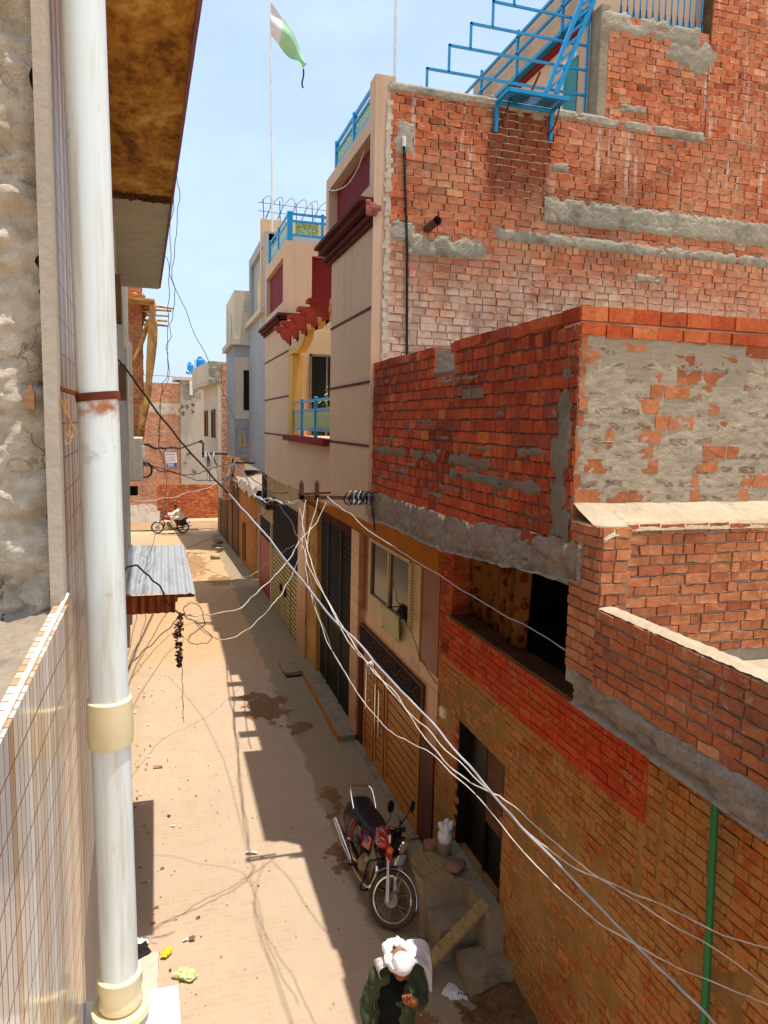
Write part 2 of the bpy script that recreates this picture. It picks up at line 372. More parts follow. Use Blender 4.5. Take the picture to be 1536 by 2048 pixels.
M['greyfar'] = plaster('greyfar', S(196,182,158), S(176,162,138), .92, .5, .12, 40, streak=.25)
M['blue'] = plain('blue', S(10,140,190), .38, 0, .1, 9)
M['bluedk'] = plain('bluedk', S(26,112,160), .45, 0, .2, 9)
M['tank'] = plain('tank', S(10,130,200), .4)
M['teal'] = plain('teal', S(40,130,130), .5)
M['white'] = plain('white', S(226,222,212), .5)
M['black'] = plain('black', (.004, .004, .004), .6, 0, .4)
M['blackmet'] = plain('blackmet', (.012, .009, .007), .45, .3, .5, 12)
M['void'] = plain('void', (.006, .005, .004), .95, 0, .3)
M['rust'] = plain('rust', S(120,56,22), .85, .2, .35, 14)
M['iron'] = plain('iron', S(112,72,52), .7, .4, .3, 20)
M['rubber'] = plain('rubber', (.012, .012, .012), .75, 0, .3, 30)
M['tyre'] = plain('tyre', S(78,66,50), .9, 0, .35, 14)
M['seat'] = plain('seat', (.008, .008, .009), .42, 0, .2, 30)
M['chrome'] = plain('chrome', (.75, .75, .76), .16, 1, .08)
M['alu'] = plain('alu', (.32, .29, .24), .42, .8, .25, 14)
M['engine'] = plain('engine', S(150,130,96), .5, .7, .4, 20)
M['pred'] = plain('pred', (.42, .006, .006), .22, 0, .1, 5, .6)
M['psil'] = plain('psil', S(206,206,200), .3)
M['pgrn'] = plain('pgrn', S(40,130,110), .3)
M['pblu'] = plain('pblu', S(60,60,150), .3)
M['lens'] = plain('lens', S(220,200,160), .1, .4)
M['amber'] = plain('amber', S(230,130,20), .25)
M['cable'] = plain('cable', S(176,176,178), .5, .1, .25, 8)
M['cablew'] = plain('cablew', S(200,192,178), .6, 0, .35, 8)
M['cabledk'] = plain('cabledk', S(40,34,34), .55, 0, .3, 8)
M['wiregr'] = plain('wiregr', S(96,88,80), .6, 0, .3, 8)
M['pvc'] = MT('pvc', .28, 0, .5); t = M['pvc']
k = t.mix(t.ma('MULTIPLY', t.step(t.noise(1.6, 6, .65, t.scl(t.obj(), (16, 16, 1.0))), .45, .72), .7), S(232,236,228), S(198,186,158))
k = t.mix(t.ma('MULTIPLY', t.step(t.noise(9, 6, .75), .60, .68), .35), k, S(150,136,112))
z = t.xyz()[2]
k = t.mix(t.ma('MULTIPLY', t.ma('SUBTRACT', 1, t.step(t.ma('ABSOLUTE', t.ma('SUBTRACT', z, 6.03)), .0, .05)), t.step(t.noise(20, 4), .4, .6)), k, S(190,110,40))
t.col(k); t.bump(t.noise(30, 3), .04); M['pvc'] = t.m
M['pvccream'] = plain('pvccream', S(232,212,166), .35, 0, .06)
M['wood'] = MT('wood', .42, 0, .4); t = M['wood']
v = t.scl(t.obj(), (12, 2.2, 2.2)); t.col(t.ramp(t.mix(.6, t.noise(2.5, 6, .6, v, 1.2), t.noise(.8, 3)), [(.25, S(128,72,20)), (.5, S(184,112,36)), (.75, S(208,140,58))])); t.bump(t.noise(10, 4, .6, v), .1); M['wood'] = t.m
M['timber'] = MT('timber', .85, 0, .2); t = M['timber']
t.col(t.ramp(t.noise(6, 6, .65, None, .6), [(.25, S(120,78,38)), (.5, S(196,146,84)), (.75, S(222,180,120))])); t.bump(t.noise(14, 5), .4); M['timber'] = t.m
M['board'] = MT('board', .85, 0, .2); t = M['board']
t.col(t.ramp(t.noise(3, 6, .7, t.scl(t.obj(), (8, 2, 2))), [(.3, S(128,104,66)), (.7, S(176,148,102))])); t.bump(t.noise(18, 5), .3); M['board'] = t.m
# thin trowelled cement with brick showing through, course by course
t = MT('smear', .95, 0, .15); P = t.xyz()
wv = t.ma('MULTIPLY', t.ma('SUBTRACT', t.noise(5, 4), .5), .05)
q = t.n('ShaderNodeTexBrick', {'Vector': t.comb(t.ma('ADD', P[0], wv), t.ma('ADD', P[2], wv), 0), 'Color1': (1, 1, 1), 'Color2': (0, 0, 0), 'Mortar': (.5, .5, .5), 'Scale': 1, 'Mortar Size': .034, 'Brick Width': .2, 'Row Height': .098, 'Mortar Smooth': 1.0, 'Bias': 0})
v_ = t.scl(t.obj(), (1, 1, 2.2))
s_ = t.ma('ADD', t.ma('ADD', t.ma('MULTIPLY', t.ma('SUBTRACT', 1, q.outputs[1]), .36), t.ma('MULTIPLY', t.xyz(q.outputs[0])[0], .16)), t.ma('ADD', t.ma('MULTIPLY', t.noise(13, 7, .74, v_, .8), .8), t.ma('MULTIPLY', t.noise(1.7, 3), .15)))
f_ = t.step(s_, .96, 1.04)
bc = t.ramp(t.noise(4, 3, .6, v_), [(.3, S(172,106,82)), (.5, S(198,128,100)), (.7, S(208,148,114))]); bc = t.mix(.5, bc, t.ramp(t.noise(50, 5, .7), [(.3, (.5, .5, .5)), (.65, (1.2, 1.2, 1.2))]), 'MULTIPLY')
cm = t.mix(t.noise(3, 6, .65, v_), S(206,188,158), S(168,150,124)); cm = t.mix(t.ma('MULTIPLY', t.step(t.noise(18, 6, .7, v_), .58, .72), .5), cm, S(136,124,100))
t.col(t.mix(t.ma('MULTIPLY', f_, .5), cm, bc)); t.bump(t.ma('ADD', t.ma('MULTIPLY', f_, -1.6), t.ma('ADD', t.ma('MULTIPLY', t.noise(16, 7, .7, v_, .8), 2.4), t.noise(60, 5, .7))), .9, .012); M['smear'] = t.m
# peach wall tile with dark joints
def tiles(name, c1, c2, jc, w_, h_, mo=.006, rough=.35, off=0.0, ax='y', dirt=None):
    t = MT(name, rough, 0, .45); p = t.xyz(); a = p[1] if ax == 'y' else p[0]
    q = t.n('ShaderNodeTexBrick', {'Vector': t.comb(a, p[2], 0), 'Color1': c1, 'Color2': c2, 'Mortar': jc, 'Scale': 1, 'Mortar Size': mo, 'Brick Width': w_, 'Row Height': h_, 'Mortar Smooth': .1, 'Bias': 0})
    q.offset = off; k = t.mix(.4, q.outputs[0], t.ramp(t.noise(3, 5, .6), [(.3, (.6, .56, .5)), (.7, (1.2, 1.15, 1.1))]), 'MULTIPLY')
    if dirt: k = t.mix(t.ma('MULTIPLY', t.step(t.noise(1.8, 5, .65), .5, .68), .7), k, dirt)
    t.col(k); t.bump(t.ma('SUBTRACT', 1, q.outputs[1]), .35, .004); return t.m
M['peach'] = tiles('peach', S(214,158,116), S(204,148,106), S(110,70,46), .32, .6, .006, .3, 0, 'y', S(150,96,54))
M['redtile'] = tiles('redtile', S(140,44,30), S(124,36,26), S(104,52,38), .3, .045, .006, .35)
M['creamtile'] = tiles('creamtile', S(224,196,146), S(214,184,134), S(160,128,84), 3, .045, .006, .4)
M['darkred'] = tiles('darkred', S(110,38,22), S(100,32,20), S(54,16,10), .11, .03, .005, .4)
# glossy marble-look strips on the left wall
t = MT('marble', .1, 0, .3); p = t.xyz()
st = t.n('ShaderNodeTexWhiteNoise', {'W': t.ma('FLOOR', t.ma('MULTIPLY', p[1], 26))}, noise_dimensions='1D').outputs[0]
k = t.ramp(t.ma('ADD', t.ma('MULTIPLY', st, .7), t.ma('MULTIPLY', t.noise(2.2, 4, .6, t.scl(t.obj(), (1, 4, .8))), .35)), [(.1, S(120,70,40)), (.28, S(186,150,112)), (.45, S(214,198,176)), (.62, S(190,184,178)), (.8, S(226,214,196)), (.95, S(150,112,76))])
q = t.n('ShaderNodeTexBrick', {'Vector': t.comb(p[1], p[2], 0), 'Color1': (1, 1, 1), 'Color2': (1, 1, 1), 'Mortar': (0, 0, 0), 'Scale': 1, 'Mortar Size': .0022, 'Brick Width': .0385, 'Row Height': .095, 'Mortar Smooth': .1}); q.offset = 0
k = t.mix(q.outputs[1], k, S(120,78,46)); t.col(k); t.ro(t.mix(q.outputs[1], (.14, .14, .14), (.8, .8, .8))); t.bump(t.ma('SUBTRACT', 1, q.outputs[1]), .3, .002); M['marble'] = t.m
M['marble_up'] = M['marble'].copy(); [setattr(n_.inputs[0], 'default_value', 1.0) for n_ in []]
for n_ in M['marble_up'].node_tree.nodes:
    if n_.type == 'BSDF_PRINCIPLED':
        for l_ in list(n_.inputs['Roughness'].links): M['marble_up'].node_tree.links.remove(l_)
        n_.inputs['Roughness'].default_value = .3
# street: dusty brick paving, concrete shoulder, wet stains
def spots(t, P, lst):
    out = None
    for (x, y, r, sx, sy, st_) in lst:
        dx = t.ma('MULTIPLY', t.ma('SUBTRACT', P[0], x), 1 / sx); dy = t.ma('MULTIPLY', t.ma('SUBTRACT', P[1], y), 1 / sy)
        d = t.ma('SQRT', t.ma('ADD', t.ma('MULTIPLY', dx, dx), t.ma('MULTIPLY', dy, dy)))
        v = t.ma('MULTIPLY', t.ma('SUBTRACT', 1, t.step(t.ma('ADD', d, t.ma('MULTIPLY', t.ma('SUBTRACT', t.noise(2.6, 6, .65), .5), 2.6)), r * .9, r * 1.1)), st_)
        out = v if out is None else t.ma('MAXIMUM', out, v)
    return out
t = MT('street', .95, 0, .15); P = t.xyz()
q = t.n('ShaderNodeTexBrick', {'Vector': t.comb(P[0], P[1], 0), 'Color1': S(188,154,128), 'Color2': S(174,138,114), 'Mortar': S(200,174,142), 'Scale': 1, 'Mortar Size': .012, 'Brick Width': .23, 'Row Height': .085, 'Mortar Smooth': .4, 'Bias': 0})
dust = t.mix(t.noise(.7, 6, .6), S(194,172,146), S(176,154,130)); dust = t.mix(t.ma('MULTIPLY', t.noise(14, 6, .7), .35), dust, S(208,180,146))
bm_ = t.step(t.mix(.5, t.noise(.9, 5, .6), t.noise(5, 5, .6)), .42, .66)
k = t.mix(t.ma('MULTIPLY', bm_, .5), dust, q.outputs[0])
k = t.mix(t.ma('MULTIPLY', t.step(t.ma('ADD', P[1], t.ma('MULTIPLY', t.noise(.5, 4), 5)), 18, 23), .75), k, t.mix(t.noise(3, 6, .7), S(178,136,92), S(206,168,122)))
con = t.step(t.ma('ADD', P[0], t.ma('MULTIPLY', t.ma('SUBTRACT', t.noise(1.6, 6, .6), .5), .5)), 2.28, 2.36)
k = t.mix(con, k, t.mix(t.noise(2.5, 6, .65), S(166,146,116), S(146,128,100)))
k = t.mix(t.ma('MULTIPLY', t.ma('SUBTRACT', 1, t.step(t.ma('ADD', P[0], t.ma('MULTIPLY', t.noise(2.2, 5, .7), .7)), -.32, .1)), .5), k, S(176,150,118))
wet = spots(t, P, [(1.95, 14.9, .72, .62, 1.05, 1), (2.5, 13.6, .5, .5, .6, 1), (2.5, 10.6, .36, .3, 1.2, 1), (2.25, 9.2, .34, .35, .9, .9), (2.85, 7.15, .4, .5, .7, 1), (2.2, 6.0, .5, .7, .7, .9), (3.0, 5.7, .5, .7, .5, 1), (.9, 31, .8, 1, 3, .6), (1.9, 27.6, .7, .7, 1.2, .8)])
k = t.mix(t.ma('MULTIPLY', wet, .88), k, t.mix(t.noise(5, 5), S(110,70,30), S(134,92,46)))
sp = t.step(t.noise(34, 2, .5), .70, .74); k = t.mix(t.ma('MULTIPLY', sp, t.step(t.noise(1.1, 4), .5, .6)), k, S(226,206,176))
sp2 = t.step(t.noise(26, 3, .6, t.scl(t.obj(), (1, 1.2, 1))), .685, .73); k = t.mix(t.ma('MULTIPLY', sp2, .35), k, S(130,100,74))
t.col(k); t.ro(t.mix(wet, (.95, .95, .95), (.55, .55, .55)))
hh = t.ma('ADD', t.ma('MULTIPLY', t.ma('SUBTRACT', 1, q.outputs[1]), t.ma('MULTIPLY', bm_, .5)), t.ma('ADD', t.noise(30, 6, .7), t.ma('MULTIPLY', t.noise(4, 4), 2))); t.bump(hh, .55, .012); M['street'] = t.m
t = MT('dirt', .97, 0, .1); t.col(t.ramp(t.mix(.4, t.noise(.25, 6, .65), t.noise(3, 6, .7)), [(.3, S(164,134,100)), (.5, S(198,168,130)), (.7, S(212,186,150))])); t.bump(t.noise(6, 6, .7), .8, .05); M['dirt'] = t.m
t = MT('asph', .95, 0, .1); t.col(t.ramp(t.mix(.5, t.noise(.5, 6, .65), t.noise(5, 6, .7)), [(.3, S(140,106,78)), (.6, S(172,136,100))])); t.bump(t.noise(12, 6, .7), .5, .02); M['asph'] = t.m
# corrugated awning
t = MT('sheet', .45, .35, .5); P = t.xyz()
t.col(t.mix(t.step(t.noise(2, 6, .65, t.scl(t.obj(), (3, .5, 1))), .45, .7), S(186,188,188), S(150,146,140))); M['sheet'] = t.m
t = MT('sheetrust', .7, .2, .3); t.col(t.ramp(t.noise(2.4, 6, .65, t.scl(t.obj(), (9, 1, .6))), [(.3, S(84,36,18)), (.5, S(140,66,30)), (.68, S(196,120,60))])); M['sheetrust'] = t.m
M['cloth'] = plain('cloth', S(226,222,220), .9, 0, .05, 6, .1, .15, 60)
M['kurta'] = plain('kurta', S(70,80,56), .9, 0, .2, 6, .1, .2, 90)
M['vest'] = plain('vest', (.008, .010, .008), .85, 0, .2, 6, .1)
M['skin'] = plain('skin', S(150,84,44), .55, 0, .1, 10, .3)
M['hair'] = plain('hair', (.01, .008, .007), .6)
M['lcotton'] = plain('lcotton', S(232,222,200), .9, 0, .08, 6, .1)
M['rock'] = plaster('rock', S(160,120,92), S(126,92,70), .95, 3, .9, 30)
M['terra'] = plaster('terra', S(170,122,88), S(140,96,66), .9, 3, .4, 30)
M['glass'] = plain('glass', (.012, .016, .016), .12, 0, .1, 2, .3)
M['pattern'] = MT('pattern', .35, 0, .5); t = M['pattern']; vq = t.n('ShaderNodeTexVoronoi', {'Vector': t.obj(), 'Scale': 26}); t.col(t.ramp(vq.outputs['Distance'], [(.15, S(70,104,54)), (.45, S(122,152,88)), (.7, S(168,180,112))])); t.bump(vq.outputs['Distance'], .3); M['pattern'] = t.m
M['curtain'] = MT('curtain', .9, 0, .1); t = M['curtain']
vq = t.n('ShaderNodeTexVoronoi', {'Vector': t.obj(), 'Scale': 7.5}); vn = t.ma('ADD', vq.outputs['Distance'], t.ma('MULTIPLY', t.noise(16, 5, .7), .5))
k = t.mix(t.ma('SUBTRACT', 1, t.step(vn, .5, .72)), t.mix(t.noise(3, 3), S(136,92,44), S(106,68,30)), t.ramp(t.noise(22, 4, .7), [(.35, S(40,26,16)), (.5, S(104,28,16)), (.62, S(140,62,36))])); t.col(k); M['curtain'] = t.m
M['leaf'] = plain('leaf', S(120,140,36), .6, 0, .3, 20)
M['dryleaf'] = plain('dryleaf', S(80,40,28), .7, 0, .5, 30)
M['bag'] = plain('bag', S(196,206,140), .4, 0, .08, 6)
M['yel'] = plain('yel', S(236,200,30), .35, 0, .1)
M['doorbr'] = plaster('doorbr', S(120,86,56), S(84,56,34), .8, 1.2, .2, 20, dirt=S(50,32,20))
M['greendoor'] = plaster('greendoor', S(196,192,128), S(170,164,104), .6, .8, .1, 20, streak=.5, dirt=S(150,96,44))
M['reddoor'] = plain('reddoor', S(150,32,28), .5, 0, .2, 8)
M['barline'] = plain('barline', S(64,50,44), .6, .2, .4, 9)
M['browngate'] = plain('browngate', S(34,18,12), .5, .2, .3, 6)
M['col_yel'] = plaster('col_yel', S(196,150,82), S(160,108,44), .9, 1.0, .3, 24, dirt=S(96,60,26))
M['offwhite'] = plaster('offwhite', S(206,192,160), S(186,166,130), .9, 1.0, .2, 24, streak=.4, dirt=S(150,96,44))
M['oldyel'] = plaster('oldyel', S(150,110,52), S(120,80,32), .85, 1.0, .2, 24, streak=.4, dirt=S(84,50,20))
M['sign'] = plaster('sign', S(212,206,150), S(190,180,118), .25, 2, .05, 10)
M['flagw'] = plain('flagw', S(206,200,196), .9, 0, .05)
M['flagg'] = plain('flagg', S(150,190,150), .9, 0, .1, 3)
M['greenpipe'] = plain('greenpipe', S(24,112,58), .4, 0, .12, 5)
M['postr'] = plain('postr', S(196,50,56), .6); M['postb'] = plain('postb', S(60,80,160), .6); M['postp'] = plain('postp', S(226,150,130), .6)
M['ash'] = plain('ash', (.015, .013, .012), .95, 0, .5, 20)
M['paper'] = plain('paper', S(224,224,216), .7)
# ---------------------------------------------------------------- ground
g = MB(); g.poly([(-400, -60, -.06), (400, -60, -.06), (400, 900, -.06), (-400, 900, -.06)]); tag(g.build('ground', M['dirt']), kind='structure')
g = MB()
def gz(x, y): return .012 * nz(x, y, 0, .8, 3) + .006 * nz(x, y, 5, 4, 2)
g.surf(lambda u, v: (lambda x, y: (x, y, gz(x, y) + (.03 * max(0, min(1, (x - 2.3) / .25)))))(-3.2 + u * 7.4, -3 + v * 42.2), 74, 320)
tag(g.build('alley', M['street'], smooth=True), kind='structure')
g = MB()
g.surf(lambda u, v: (lambda x, y: (x, y, .006 + .03 * nz(x, y, 2, .5, 4)))(-14 + u * 34, 39.25 + v * 12), 120, 50); tag(g.build('cross_road', M['dirt'], smooth=True), kind='structure')
g = MB()
g.surf(lambda u, v: (-14 + u * 34, 41.0 + 3.2 * v + .3 * nz(u * 20, v, 0, .6), .045 + .012 * nz(u * 30, v * 3, 1, 1)), 90, 10); tag(g.build('road_strip', M['asph'], smooth=True), kind='structure')
# ================================================================ LEFT: plastered house
H1 = thing('plastered_house', 'cement and marble strip house with brown stained soffit behind the white drainpipe', 'house', (-.6, 2.1, 0))
g = MB()   # end wall facing us, thick rough render
Ye = 2.09
def endw(u, v):
    x = -1.7 + u * (1.7 - .285); z = 5.42 + v * 2.7
    e = max(0, 1 - (1 - u) / .06)
    h = .034 * nz(x, z, 1, 1.9, 3) + .026 * nz(x, z * 1.5, 4, 5, 4) + .018 * nz(x, z * 1.4, 8, 16, 4)
    r = nz(x * .6, z * 1.2, 12, 3.2, 4)
    if r > .30: h -= .05 * min(1, (r - .30) * 8)
    c = nz(z * 1.4, 3, 0, 3, 4)
    xx = x + (.012 * c - .012 + (.02 * nz(z, 9, 0, 16, 3))) * (1 if u > .9 else 0)
    return (xx, Ye - h + e * e * .03, z)
g.surf(endw, 150, 260)
g.build('end_wall', M['lplaster'], H1, smooth=True)
g = MB()
g.hexa([(-1.7, Ye + .13, 0), (LX(Ye) - .015, Ye + .13, 0), (LX(12) - .015, 12, 0), (-2.2, 12, 0), (-1.7, Ye + .13, 9.2), (LX(Ye) - .015, Ye + .13, 9.2), (LX(12) - .015, 12, 9.2), (-2.2, 12, 9.2)])
g.build('core_wall', M['lwall'], H1)
def lq(mb, y0, y1, z0, z1, out, mat=0, back=.0):          # slab standing on the street face
    mb.hexa([(LX(y0) - .02 - back, y0, z0), (LX(y0) + out, y0, z0), (LX(y1) + out, y1, z0), (LX(y1) - .02 - back, y1, z0),
             (LX(y0) - .02 - back, y0, z1), (LX(y0) + out, y0, z1), (LX(y1) + out, y1, z1), (LX(y1) - .02 - back, y1, z1)], mat)
g = MB(); lq(g, Ye + .06, 4.6, 4.3, 9.0, .012); 
lq(g, 4.6, 12.0, 0, 4.75, .010)
o = g.build('marble_cladding', M['marble_up'], H1)
g = MB(); lq(g, Ye - .045, Ye + .06, 5.4, 9.0, .013); g.build('corner_trim', M['lwall'], H1)
g = MB(); lq(g, 4.62, 4.9, 4.75, 9.1, .016); lq(g, 6.25, 7.2, 4.75, 7.86, .016); lq(g, 4.9, 6.25, 6.75, 9.1, .012); lq(g, 4.9, 6.25, 4.75, 5.33, .012)
g.build('window_surround', M['lwall'], H1)
g = MB(); lq(g, 4.9, 6.25, 5.33, 6.75, -.004); g.build('window', M['void'], H1)
g = MB()
for y0, y1, z0, z1, o_ in ((7.2, 7.6, 4.75, 7.86, .055), (7.6, 9.2, 4.75, 7.3, .03), (9.2, 9.6, 3.2, 7.4, .09), (9.6, 11.0, 4.2, 7.2, .045), (11.0, 11.5, 3.0, 7.0, .11), (11.5, 12, 2.6, 7.0, .07)): lq(g, y0, y1, z0, z1, o_)
g.build('pilaster', M['lgrey'], H1)
g = MB(); lq(g, 6.9, 7.55, 6.9, 7.25, .10); g.build('beam_end', M['doorbr'], H1); g = MB(); lq(g, 7.9, 8.5, 6.2, 6.55, .12); g.build('beam_end', M['doorbr'], H1)
# overhanging soffit
def sedge(y): return .268 - .028 * y
g = MB(); b = [(-.7, 2.14), (sedge(2.14), 2.14), (sedge(6.75), 6.75), (-.7, 6.75)]
g.prism([(x, y, 7.85) for x, y in b], (0, 0, .14)); g.build('soffit', M['soffit_br'], H1)
g = MB(); b = [(-1.0, 6.75), (sedge(6.75), 6.75), (sedge(11.2), 11.2), (-1.0, 11.2)]
g.prism([(x, y, 7.862) for x, y in b], (0, 0, .12)); g.build('soffit', M['soffit_gr'], H1)['label'] = 'pale grey painted soffit'
g = MB(); g.surf(lambda u, v: (-.5 + u * (sedge(6.72) + .5), 6.58 + v * .2 + .06 * nz(u * 5, v, 0, 2) + .03 * nz(u * 12, v, 3, 2), 7.846 - .012 * math.sin(math.pi * v) * (1 + nz(u * 9, v * 3, 2, 3, 4))), 50, 14); g.build('drip_joint', plaster('joint', S(96,60,26), S(38,24,12), .9, 3, .8, 30), H1)
g = MB()
for y in range(9, 45): 
    ya, yb = y * .25, y * .25 + .25
    if yb > 11.2: break
    g.hexa([(sedge(ya), ya, 7.84), (sedge(ya) + .02, ya, 7.84 + .006 * random.random()), (sedge(yb) + .02, yb, 7.84 + .006 * random.random()), (sedge(yb), yb, 7.84), (sedge(ya), ya, 8.0), (sedge(ya) + .02, ya, 8.0), (sedge(yb) + .02, yb, 8.0), (sedge(yb), yb, 8.0)])
g.build('fascia', plain('fascia', S(128, 84, 92), .7), H1)
# low parapet in front: rubble top, glossy marble strips on the street side
g = MB(); g.hexa([(-1.7, -1.5, 0), (-.29, -1.5, 0), (-.29, Ye + .02, 0), (-1.7, Ye + .02, 0), (-1.7, -1.5, 5.40), (-.29, -1.5, 5.40), (-.29, Ye + .02, 5.43), (-1.7, Ye + .02, 5.43)]); g.build('parapet', M['lplaster'], H1)
g = MB()
def rub(u, v):
    x = -1.6 + u * 1.33; y = -.6 + v * (Ye + .62)
    return (x, y, 5.45 + .035 * nz(x, y, 2, 2.4, 3) + .022 * abs(nz(x, y, 6, 7, 3)) + .006 * nz(x, y, 9, 26, 3))
g.surf(rub, 120, 200); g.build('rubble_top', M['rubble'], H1, smooth=True)
g = MB(); g.hexa([(-.29, -1.5, 3.4), (-.262, -1.5, 3.4), (-.262, 2.3, 3.4), (-.31, 2.3, 3.4), (-.29, -1.5, 5.43), (-.262, -1.5, 5.43), (-.25, Ye + .04, 5.51), (-.285, Ye + .04, 5.51)])
g.build('marble_facing', M['marble'], H1)
g = MB(); g.tube([(-.270, -1.5, 5.437)] + [(-.272 + .01 * (i / 40) , -1.5 + (Ye + 1.54) * i / 40, 5.437 + .078 * i / 40 * 1.0) for i in range(1, 41)], .0055, 6); g.build('edging', plaster('edge', S(244,234,212), S(226,212,184), .8, 8, .6, 50), H1)
g = MB(); g.prism([(-.345, Ye - .03, 6.06), (-.325, Ye - .03, 6.085), (-.318, Ye - .03, 6.06), (-.318, Ye - .03, 6.02), (-.34, Ye - .03, 6.02)], (0, .02, 0)); g.build('exposed_brick', M['terra'], H1)
g = MB(); lq(g, 1.2, 2.27, 4.08, 4.16, .30); g.build('ledge', M['white'], H1)
# drainpipe
P0, P1 = Vector((-.190, 2.17, 7.4)), Vector((-.152, 2.17, 4.22))
D1 = thing('drainpipe', 'white plastic drainpipe running down the full height of the left wall', 'drainpipe', (P1.x, P1.y, 4.16))
def pp(z): t = (P0.z - z) / (P0.z - P1.z); return P0.lerp(P1, t)
g = MB(); g.tube([pp(8.3), pp(5.2), pp(4.2)], .0545, 40, cap=True); g.build('pipe', M['pvc'], D1, smooth='auto')
g = MB(); dz = (P1 - P0).normalized()
g.lathe([(.0555, -.005), (.063, 0), (.0645, .05), (.0645, .10), (.062, .135), (.0555, .137)], pp(5.19), dz, 40); g.build('coupling', M['pvccream'], D1, smooth='auto')
g = MB(); g.lathe([(.0555, -.005), (.066, 0), (.066, .035), (.062, .04), (.062, .075), (.066, .09), (.062, .1)], pp(4.32), dz, 40); g.lathe([(.085, 0), (.085, .025), (.062, .03)], pp(4.215), dz, 40); g.build('elbow', M['pvccream'], D1, smooth='auto')
g = MB(); g.lathe([(.055, -.011), (.0585, -.011), (.0585, .011), (.055, .011)], pp(6.06), (dz + Vector((.10, 0, 0))).normalized(), 40); g.bar(pp(6.065) + Vector((-.05, -.02, 0)), (-.31, 2.10, 6.09), .018, .01); g.build('strap', M['rust'], D1, smooth='auto')
g = MB()
for i in range(5): g.tube(cr([(-.262 + .006 * i, 2.09, 6.05), (-.25 + .012 * random.random(), 2.085, 6.02 - .02 * i), (-.245 + .02 * random.random(), 2.08, 5.98 - .01 * i), (-.236, 2.085, 5.97)], 4), .0016, 4)
g.build('binding', M['timber'], D1)
# corrugated awning
A = thing('corrugated_awning', 'pale corrugated metal awning on the left wall with a rusty hanging front flap', 'awning', (-.5, 8, 4.05))
g = MB()
def awn(u, v):
    y = 7.92 + v * 3.2; x = LX(y) + u * (.30 + .012 * 0 - .012 * v * 3.2 * 1.0 - LX(y)); 
    return (x, y, 4.15 + .02 * (1 - u) + .010 * math.sin((x + .6) * 2 * math.pi / .09))
g.surf(awn, 80, 12); g.build('sheet', M['sheet'], A, smooth=True)
g = MB(); g.surf(lambda u, v: (LX(7.94) + u * .60, 7.90 + .014 * math.sin(u * 2 * math.pi * 7.2) + .02 * v, 4.14 - v * .19 * (1 if u < .96 else .4)), 110, 4); g.build('front_flap', M['sheetrust'], A, smooth=True)
g = MB(); g.bar((LX(7.9), 7.94, 4.125), (.29, 7.94, 4.125), .03, .03); g.bar((.26, 7.94, 4.12), (.165, 11.0, 4.12), .03, .03); g.bar((LX(11), 11.0, 4.12), (.165, 11, 4.12), .03, .03); g.build('frame', M['rust'], A)
# dry garland under the awning corner
Gp = onY(357, 1228, 7.9)
G = thing('dried_garland', 'dark dried garland hanging under the awning corner with a thin string below', 'garland', tuple(Gp))
g = MB(); zb = onY(357, 1335, 7.9).z
rg = random.Random(3)
for i in range(120):
    t = rg.random(); z = Gp.z - t * (Gp.z - zb); rad = (.052 if t < .5 else .036 if t < .85 else .022)
    a = rg.random() * 6.28; c = Vector((Gp.x + math.cos(a) * rad * rg.random() ** .5, Gp.y + math.sin(a) * rad, z))
    rot = Matrix.Rotation(rg.random() * 3, 3, Vector((rg.random() - .5, rg.random() - .5, rg.random() - .5)).normalized())
    g.ell(c, .021, .017, .006, 8, 1 if rg.random() < .12 else 0, rot)
g.build('bundle', [M['dryleaf'], M['mort_dk']], G, smooth=True)
g = MB(); p0 = onY(363, 1300, 7.88); p1 = onY(367, 1445, 7.88); pts = [p0.lerp(p1, i / 14) + Vector((.006 * math.sin(i * 1.9), 0, 0)) for i in range(15)]; g.tube(pts, .0035, 5)
for i in range(3, 15, 2): g.tube([pts[i], pts[i] + Vector((rg.uniform(-.025, .025), 0, rg.uniform(-.005, .02)))], .003, 4)
g.build('string', M['dryleaf'], G)
# ================================================================ LEFT, further on: unfinished house with timber scaffold
H2 = thing('unfinished_house', 'unfinished brick and plaster house beyond the pipe on the left side', 'house', (-2, 14, 0))
def X2(y): return -.66 - (y - 12.02) * .0505
g = MB(); g.hexa([(-5, 12.02, 0), (X2(12.02), 12.02, 0), (X2(37.6), 37.6, 0), (-6, 37.6, 0), (-5, 12.02, 5.6), (X2(12.02), 12.02, 5.6), (X2(37.6), 37.6, 5.6), (-6, 37.6, 5.6)]); g.build('wall', M['lgrey'], H2)
g = MB(); a = onY(262, 900, 15.0); b = onY(283, 600, 15.0)
bricks(g, (a.x - 1.2, 15, 5.6), (1, 0, 0), (0, -1, 0), b.x - a.x + 1.2, 3.0, .24, .1, .014, .014, lip=.005); g.box(-3, b.x - .01, 15.01, 15.6, 5.6, 8.6, 1)
bricks(g, (b.x - .01, 15.6, 5.6), (0, -1, 0), (1, 0, 0), .6, 3.0, .24, .1, .014, .012)
g.build('brick_pier', [M['bk_pink'], M['mortar']], H2)
g = MB(); a = onY(246, 700, 13.2); g.box(-1.6, onY(262, 700, 13.2).x, 13.2, 13.6, 5.0, 7.3); g.box(-1.6, onY(253, 560, 12.6).x, 12.4, 12.9, 6.4, 9.3); g.build('column', M['lgrey'], H2)
g = MB(); a = onY(256, 875, 14.0); b = onY(286, 972, 14.0); g.hexa([(-1.5, 14, b.z), (b.x, 14, b.z + .1), (b.x, 14.9, b.z + .1), (-1.5, 14.9, b.z), (-1.5, 14, a.z), (b.x, 14, a.z), (b.x, 14.9, a.z), (-1.5, 14.9, a.z)]); bevel(g.build('balcony_box', M['lgrey'], H2), .02)
